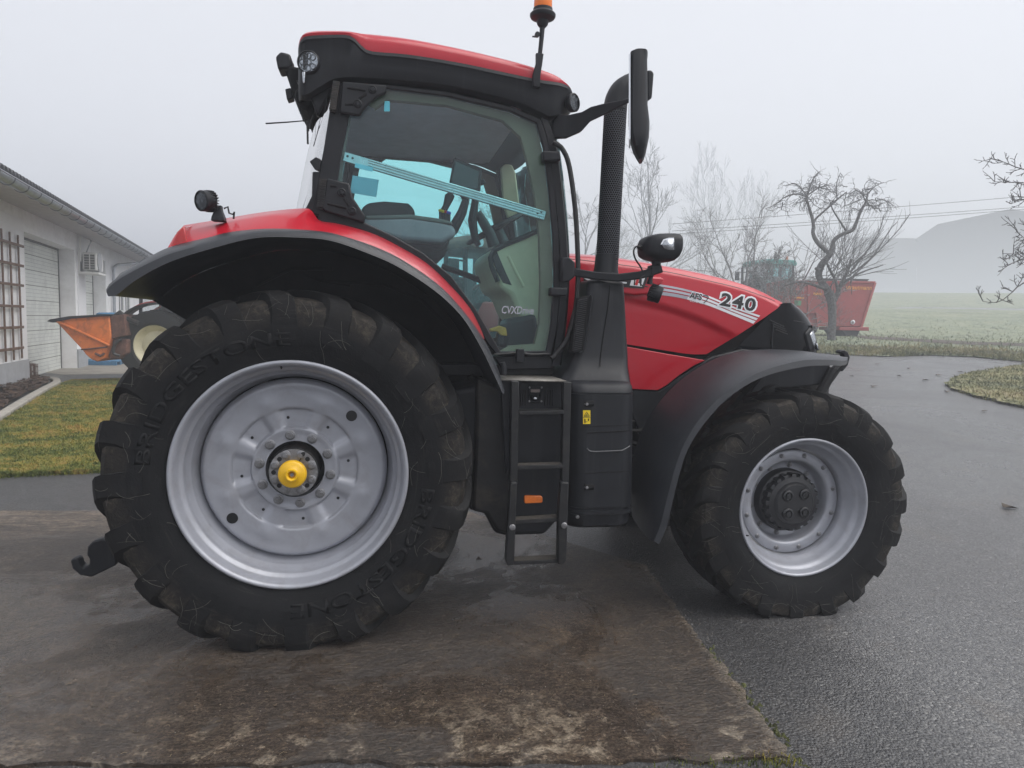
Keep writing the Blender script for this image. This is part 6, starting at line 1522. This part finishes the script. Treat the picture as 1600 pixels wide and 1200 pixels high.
for u_, h_ in ((1490, 400), (1550, 395)): bpan('gate', [(u_, 470), (u_, h_), (u_+26, h_), (u_+26, 472)], -.15, .1, MAT['barn_door'], B1)
B2 = empty('barn', 'low shed with a pale roof and one dark doorway left of the huge barn', 'shed')
bpan('wall', [(1335, 468), (1335, 412), (1432, 412), (1432, 470)], 1, 14, MAT['barn_wood'], B2)
o0 = [bq(1330, 414, .2), bq(1433, 414, .2), bq(1433, 372, 8), bq(1330, 370, 8)]; o1 = [bq(1330, 412, .2), bq(1433, 412, .2), bq(1433, 370, 8), bq(1330, 368, 8)]
g = G().hexa(o0, o1); o2 = [bq(1433, 370, 8), bq(1330, 368, 8), bq(1330, 414, 15.8), bq(1433, 414, 15.8)]; g.hexa(o2, [tuple(np.array(q)-np.array([0, 0, .2])) for q in o2]); build('roof', g, MAT['barn_roof'], B2)
bpan('doorway', [(1384, 462), (1384, 421), (1402, 421), (1402, 463)], .85, 1.1, MAT['barn_door'], B2)
bpan('base', [(1340, 450), (1420, 451), (1420, 470), (1340, 470)], .7, 1.0, MAT['plinth_grey'], B2)
# overhead wires
for k, (a, b, s_) in enumerate((((1050, 350), (1760, 293), 'uppermost'), ((1050, 361), (1760, 311), 'middle'), ((1050, 366), (1760, 314.5), 'lowest'))):
    pts = [PD(a[0]+(b[0]-a[0])*t_, a[1]+(b[1]-a[1])*t_+5*4*t_*(1-t_)*.3, 58) for t_ in np.linspace(0, 1, 24)]
    tag(build('power_line', G().tube(pts, .022, 5), MAT['cable']), s_+' of the three thin overhead wires crossing the fog above the barn', 'wire', 'overhead wires')

# ------------------------------------------------------------------ bare trees
def bark(name, c, frost):
    m, t, out = nt(name); p = N(t, 'BsdfPrincipled'); L(t, p.outputs[0], out.inputs[0]); co = coords(t)
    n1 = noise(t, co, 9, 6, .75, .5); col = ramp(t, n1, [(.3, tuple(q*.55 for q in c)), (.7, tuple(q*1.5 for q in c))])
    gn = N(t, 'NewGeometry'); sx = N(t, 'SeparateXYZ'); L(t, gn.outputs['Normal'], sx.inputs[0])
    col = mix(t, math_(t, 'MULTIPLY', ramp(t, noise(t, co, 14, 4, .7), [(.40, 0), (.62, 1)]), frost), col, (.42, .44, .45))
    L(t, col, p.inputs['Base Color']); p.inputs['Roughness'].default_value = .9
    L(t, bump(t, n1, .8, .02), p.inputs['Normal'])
bark('bark', (.048, .043, .040), .22); bark('twig', (.055, .048, .045), .4); bark('frosty_twig', (.10, .09, .085), .7); bark('fog_pale_twig', (.60, .61, .64), .3); bark('rime_twig', (.20, .205, .215), .75)  # pale twigs of the far trees: extra fog fading put into the colour
def rot(v, ang, r_):
    v = Vector(v).normalized(); ax = v.orthogonal().normalized(); ax.rotate(Matrix.Rotation(r_.uniform(0, 2*math.pi), 3, v)); w = v.copy(); w.rotate(Matrix.Rotation(ang, 3, ax)); return w
def grow(g, p, d, Ln, r0_, lev, r_, kids=4, ang=(25, 60), up=.25, wob=.25, shrink=.62, minr=.004, first=.25):
    pts = [Vector(p)]; d = Vector(d).normalized(); n = 4 if lev > 0 else 3; ds = []
    for i in range(n):
        d = (d+Vector((r_.gauss(0, wob), r_.gauss(0, wob), r_.gauss(0, wob)+up*.35))).normalized(); pts.append(pts[-1]+d*(Ln/n)); ds.append(d.copy())
    r1 = max(minr*.8, r0_*.45); g.tube([tuple(q) for q in pts], [max(minr*.7, r0_+(r1-r0_)*i/n) for i in range(n+1)], 5 if r0_ > .03 else 4 if r0_ > .012 else 3, caps=False)
    if lev <= 0: return
    for k in range(kids):
        t_ = first+(1-first)*(k+r_.random())/kids; i = min(int(t_*n), n-1); q = pts[i]+(pts[i+1]-pts[i])*(t_*n-i)
        grow(g, q, rot(ds[i], R(r_.uniform(*ang)), r_), Ln*shrink*r_.uniform(.65, 1.15)*(1.1-.35*t_), max(minr, (r0_+(r1-r0_)*t_)*.58), lev-1, r_, kids, ang, up, wob, shrink, minr, first)
    grow(g, pts[-1], ds[-1], Ln*shrink*.8, r1, lev-1, r_, kids, ang, up, wob, shrink, minr, first)
# the twisted old fruit tree
gT = GH(1299, 533); DT = float((gT-CAM)@FW); PXM = DT/FPX
TT = empty('fruit_tree', 'twisted old fruit tree with two crooked limbs at the edge of the frosty field', 'tree')
def tp(u_, v_, dd=0): return PD(u_, v_, DT+dd)
g = G()
def limb(px, dd=None):
    n = len(px); pts = [tp(q[0], q[1], (dd[i] if dd else 0)) for i, q in enumerate(px)]; rr = [q[2]*PXM*.5 for q in px]
    p4 = resample([(*p, r) for p, r in zip(pts, rr)], n*4); g.tube([tuple(q[:3]) for q in p4], [q[3] for q in p4], 10)
limb([(1300, 536, 15), (1299, 525, 13), (1300.5, 500, 12.5), (1300, 480, 13), (1298, 464, 15), (1293, 456, 14)])
limb([(1297, 466, 12), (1291, 450, 11), (1283, 440, 9.5), (1279, 428, 10.5), (1283, 415, 11), (1291, 405, 9.5), (1298, 396, 9)], [0, .1, .2, .2, .1, 0, 0])
limb([(1297, 397, 7.5), (1288, 389.5, 6.5), (1276, 377.5, 6), (1270.5, 365, 5.5), (1271, 352, 5), (1268, 337, 4.5), (1262.5, 319, 4), (1260.5, 308, 3.6), (1264, 297, 2.6), (1268, 285, 1.5)])
limb([(1298, 396, 8), (1301.5, 385, 7), (1303, 376, 6.5), (1314, 367, 6), (1331, 360, 5.6), (1336, 353, 5.2), (1341.5, 338, 4.6), (1346, 328, 4.2), (1353, 315, 3.4), (1356, 300, 2)])
limb([(1271.5, 349, 3.5), (1275.5, 341, 3.2), (1292, 326, 3), (1309, 311, 2.6), (1323, 300, 1.6)]); limb([(1323, 362, 3.4), (1312, 345, 2.6), (1301, 327, 2.2), (1296, 312, 1.2)])
limb([(1280, 423, 8), (1276, 420, 6), (1274, 421, 4)])
limb([(1304, 470, 8), (1310, 455, 7), (1316, 440, 6), (1324, 425, 4.5), (1330, 405, 3)]); limb([(1316, 442, 4), (1330, 434, 3.2), (1350, 424, 2.4), (1380, 414, 1.4)])
limb([(1310, 462, 6), (1306, 440, 4.5), (1296, 420, 4), (1288, 402, 2.5)]); limb([(1292, 452, 6), (1270, 445, 4), (1250, 440, 3), (1225, 447, 1.6)])
tr_ = build('trunk', g, MAT['bark'], TT)
# knobs on the bark
g = G(); r_ = random.Random(15)
for (u_, v_, n_, Ln, ar_) in ((1262, 310, 9, .62, 2.9), (1255, 305, 8, .6, 2.9), (1268, 290, 6, .5, 2.6), (1310, 309, 6, .55, 2.6), (1322, 300, 6, .5, 2.6), (1353, 316, 9, .6, 2.9), (1356, 302, 8, .55, 2.8), (1345, 325, 5, .55, 2.8), (1296, 320, 5, .4, 2.6), (1366, 305, 6, .5, 2.6), (1240, 303, 6, .55, 2.9), (1282, 290, 6, .5, 2.6)):
    for _ in range(int(n_*.68)):
        a = r_.uniform(0, 2*math.pi); el = r_.uniform(-.35, 1.0); d = Vector(RT)*math.cos(a)*math.cos(el)+Vector((FW[0], FW[1], 0))*math.sin(a)*math.cos(el)+Vector((0, 0, 1))*math.sin(el)
        grow(g, tp(u_+r_.gauss(0, 4), v_+r_.gauss(0, 4), r_.gauss(0, .3)), d, Ln*r_.uniform(.6, 1.3)*DT/26, .018, 2, r_, 3, (20, 70), -.55, .35, .6, .0065, .3)
for px in ([(1261, 308), (1245, 303), (1228, 307), (1216, 316), (1205, 323), (1196, 326)], [(1260, 306), (1250, 292), (1240, 287), (1228, 290)], [(1262, 305), (1275, 296), (1285, 292), (1292, 288)], [(1308, 312), (1307, 296), (1308, 284), (1313, 270)], [(1268, 286), (1272, 277), (1281, 268)], [(1353, 316), (1348, 305), (1340, 298), (1334, 294)], [(1356, 303), (1366, 292), (1375, 287), (1381, 285)], [(1353, 316), (1366, 325), (1374, 326), (1376, 332)], [(1223, 316), (1221, 328)], [(1344, 312), (1330, 318), (1318, 322)]):
    q4 = resample([(*tp(a, b, 0),) for a, b in px], 10); g.tube([tuple(q) for q in q4], np.linspace(2.0, .9, 10)*PXM*.6, 4, caps=False)
    for q in q4[2:]: grow(g, q, rot(Vector((0, 0, 1)), R(r_.uniform(20, 120)), r_), .38, .012, 1, r_, 3, (20, 70), -.4, .35, .6, .006)
# straight water shoots and a tangle from the fork
for _ in range(46):
    u_, v_ = r_.uniform(1285, 1335), r_.uniform(415, 462); a = r_.gauss(.35, .62); d = Vector(RT)*math.sin(a)+Vector((0, 0, 1))*math.cos(a)+Vector((FW[0], FW[1], 0))*r_.gauss(0, .35)
    grow(g, tp(u_, v_, r_.gauss(0, .35)), d, r_.uniform(1.0, 2.3)*DT/26, .016, 1, r_, 5, (15, 35), .1, .07, .5, .006, .35)
for px in ([(1318, 445), (1350, 415), (1380, 385), (1405, 358), (1422, 334)], [(1328, 425), (1352, 395), (1372, 365), (1381, 336)], [(1324, 432), (1362, 402), (1390, 360), (1402, 347)]):
    q4 = resample([(*tp(a, b, 0),) for a, b in px], 12); g.tube([tuple(q) for q in q4], np.linspace(2.4, 1.0, 12)*PXM*.6, 5, caps=False)
    for q in q4[4:]: grow(g, q, Vector(RT)*r_.uniform(-.2, .9)+Vector((0, 0, 1)), .5, .010, 0, r_, 3, (15, 40), .1, .08, .6, .005)
for _ in range(22):
    u_, v_ = r_.uniform(1290, 1308), r_.uniform(470, 520); d = Vector(RT)*r_.gauss(0, .8)+Vector((0, 0, 1))*.7+Vector((FW[0], FW[1], 0))*r_.gauss(0, .4)
    grow(g, tp(u_, v_, -.05), d, r_.uniform(.3, .8), .008, 1, r_, 4, (15, 45), .2, .15, .6, .005)
build('twigs', g, MAT['twig'], TT)

def bare_tree(label, u_, v_, D, height, stems, lev, kids, seed, m='twig', trunk=.35, cat='tree', name='bare_tree', r0_=.10, ang=(22, 52), wob=.14, spread=.35, group=None, shrink=.62, minr=.007, up=.10):
    r_ = random.Random(seed); q = PD(u_, v_, D); b = np.array([q[0], q[1], float(H(q[0], q[1]))]); t_ = empty(name, label, cat, tuple(b), 0, group); g = G(); g2 = G(); h0 = height*trunk
    if stems == 1:
        g.tube([(0, 0, -.1), (r_.gauss(0, .05), r_.gauss(0, .05), h0*.5), (0, 0, h0)], [r0_*1.25, r0_, r0_*.85], 8); grow(g2, (0, 0, h0*.98), (r_.gauss(0, .1), r_.gauss(0, .1), 1), height*.48, r0_*.8, lev, r_, kids, ang, up, wob, shrink, minr)
        for k in range(4): grow(g2, (0, 0, h0*(.75+.08*k)), rot(Vector((0, 0, 1)), R(r_.uniform(35, 62)), r_), height*.42, r0_*.5, lev-1, r_, kids, ang, up, wob, shrink, minr)
    else:
        for k in range(stems):
            d = rot(Vector((0, 0, 1)), abs(r_.gauss(0, spread)), r_); g.tube([(0, 0, -.1), tuple(d*h0)], [r0_, r0_*.8], 6); grow(g2, d*h0*.97, d, height*.5, r0_*.8, lev, r_, kids, ang, up, wob, shrink, minr)
    build('trunk', g, MAT['bark'], t_); build('crown', g2, MAT[m], t_); return t_
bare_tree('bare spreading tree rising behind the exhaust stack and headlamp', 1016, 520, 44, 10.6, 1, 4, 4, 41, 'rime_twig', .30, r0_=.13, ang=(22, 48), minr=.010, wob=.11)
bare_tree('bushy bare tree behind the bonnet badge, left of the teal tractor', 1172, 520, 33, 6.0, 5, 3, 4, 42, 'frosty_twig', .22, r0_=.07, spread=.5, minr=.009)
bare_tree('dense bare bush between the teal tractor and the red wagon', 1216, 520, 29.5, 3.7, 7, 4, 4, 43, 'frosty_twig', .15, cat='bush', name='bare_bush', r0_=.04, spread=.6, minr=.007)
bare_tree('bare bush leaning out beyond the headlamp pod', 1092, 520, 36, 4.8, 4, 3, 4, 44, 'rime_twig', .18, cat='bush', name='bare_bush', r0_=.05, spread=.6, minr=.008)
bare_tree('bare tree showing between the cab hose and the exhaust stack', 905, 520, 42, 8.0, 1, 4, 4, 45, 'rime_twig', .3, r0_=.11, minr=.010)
bare_tree('bare tree seen through the far side of the cab glass', 795, 520, 34, 6.6, 1, 4, 4, 46, 'frosty_twig', .3, r0_=.11, minr=.010)
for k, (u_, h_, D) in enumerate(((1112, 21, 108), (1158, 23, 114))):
    bare_tree(('tall faint tree in the fog, nearest to the headlamp pod', 'tallest faint tree in the fog above the bushy tree')[k], u_, 505, D, h_, 1, 4, 4, 50+k, 'fog_pale_twig', .25, r0_=.16, ang=(15, 35), group='tall trees far back in the fog', minr=.016, up=.3)
bare_tree('faint rounded tree beside the gable of the huge barn', 1608, 470, DB-8, 17, 1, 4, 5, 57, 'frosty_twig', .25, r0_=.14, minr=.018)
# branches reaching in from the right
RTr = empty('fruit_tree', 'knobbly fruit tree whose branches reach in from the right edge', 'tree'); DR = 9.5; g = G(); g2 = G(); r_ = random.Random(88)
def rp(u_, v_, dd=0): return PD(u_, v_, DR+dd)
base = rp(1760, 560); gb = (base[0], base[1], float(H(base[0], base[1]))-.1)
g.tube([gb, tuple(rp(1755, 480)), tuple(rp(1745, 400)), tuple(rp(1740, 320)), tuple(rp(1700, 240))], [.14, .12, .11, .08, .05], 10)
for px, w_ in (([(1740, 330), (1680, 290), (1620, 270), (1590, 262), (1568, 253), (1548, 248)], 3.2), ([(1740, 350), (1660, 310), (1610, 288), (1580, 285), (1554, 284)], 3.0), ([(1690, 322), (1640, 306), (1600, 312), (1581, 318)], 3.0), ([(1744, 400), (1660, 395), (1610, 395), (1590, 397), (1566, 396)], 3), ([(1650, 398), (1610, 402), (1590, 408), (1575, 414)], 3), ([(1742, 420), (1660, 425), (1600, 442), (1580, 458), (1560, 472), (1536, 471)], 3.2), ([(1700, 370), (1640, 355), (1605, 372), (1590, 362)], 2.2)):
    q4 = resample([(*rp(a, b, 0),) for a, b in px], 22); g2.tube([tuple(q) for q in q4], np.linspace(w_*1.25, .9, 22)*DR/FPX*.5, 6, caps=False)
    for q in q4[7:]:
        for _ in range(2):
            if r_.random() < .75: grow(g2, q, rot(Vector(-RT), R(r_.uniform(25, 95)), r_), r_.uniform(.05, .22), .0065, 1, r_, 3, (30, 70), .2, .16, .5, .0048, .3)
build('trunk', g, MAT['bark'], RTr); build('branches', g2, MAT['twig'], RTr)

# ------------------------------------------------------------------ air
hz = tag(build('haze', G().box(-340, 340, -340, 345, -2.0, 26.0), None), kind='stuff')
m, t, out = nt('fog_air'); v = N(t, 'VolumePrincipled'); v.inputs['Color'].default_value = (.70, .725, .77, 1); v.inputs['Density'].default_value = HAZE; v.inputs['Anisotropy'].default_value = .25
L(t, v.outputs[0], out.inputs['Volume']); hz.data.materials.append(m)

# ------------------------------------------------------------------ light and camera settings
SUN_EL, SUN_AZ = R(56), R(118)      # hidden behind the fog, ahead of the tractor
w = bpy.data.worlds.new('World'); S.world = w; w.use_nodes = True; t = w.node_tree; t.nodes.clear()
out = t.nodes.new('ShaderNodeOutputWorld'); bg = t.nodes.new('ShaderNodeBackground'); sk = t.nodes.new('ShaderNodeTexSky'); sk.sky_type = 'NISHITA'; sk.sun_disc = False
sk.sun_elevation = SUN_EL; sk.sun_rotation = SUN_AZ; sk.air_density = 1; sk.dust_density = 4; sk.ozone_density = 1
hs = t.nodes.new('ShaderNodeHueSaturation'); hs.inputs['Saturation'].default_value = .25; t.links.new(sk.outputs[0], hs.inputs['Color'])
mx = t.nodes.new('ShaderNodeMix'); mx.data_type = 'RGBA'; mx.inputs[0].default_value = .72; t.links.new(hs.outputs[0], mx.inputs[6]); mx.inputs[7].default_value = (*CLOUD, 1)
t.links.new(mx.outputs[2], bg.inputs[0]); bg.inputs[1].default_value = SKY; t.links.new(bg.outputs[0], out.inputs[0])
sd = bpy.data.lights.new('sun', 'SUN'); sd.energy = SUN; sd.angle = R(60); sd.color = (1, .97, .93); so = bpy.data.objects.new('sun', sd); COL.objects.link(so)
az = SUN_AZ; dv = Vector((math.sin(az)*math.cos(SUN_EL), math.cos(az)*math.cos(SUN_EL), math.sin(SUN_EL))); so.rotation_mode = 'QUATERNION'; so.rotation_quaternion = dv.to_track_quat('Z', 'Y'); so.location = (0, 0, 30)
S.view_settings.view_transform = 'Standard'; S.view_settings.look = 'None'; S.view_settings.exposure = EXPO; S.view_settings.gamma = 1
cy = S.cycles; cy.use_denoising = True; cy.max_bounces = 10; cy.diffuse_bounces = 4; cy.glossy_bounces = 4; cy.transmission_bounces = 8; cy.transparent_max_bounces = 24; cy.volume_bounces = 3; cy.sample_clamp_indirect = 6
cy.use_adaptive_sampling = True; cy.adaptive_threshold = .02
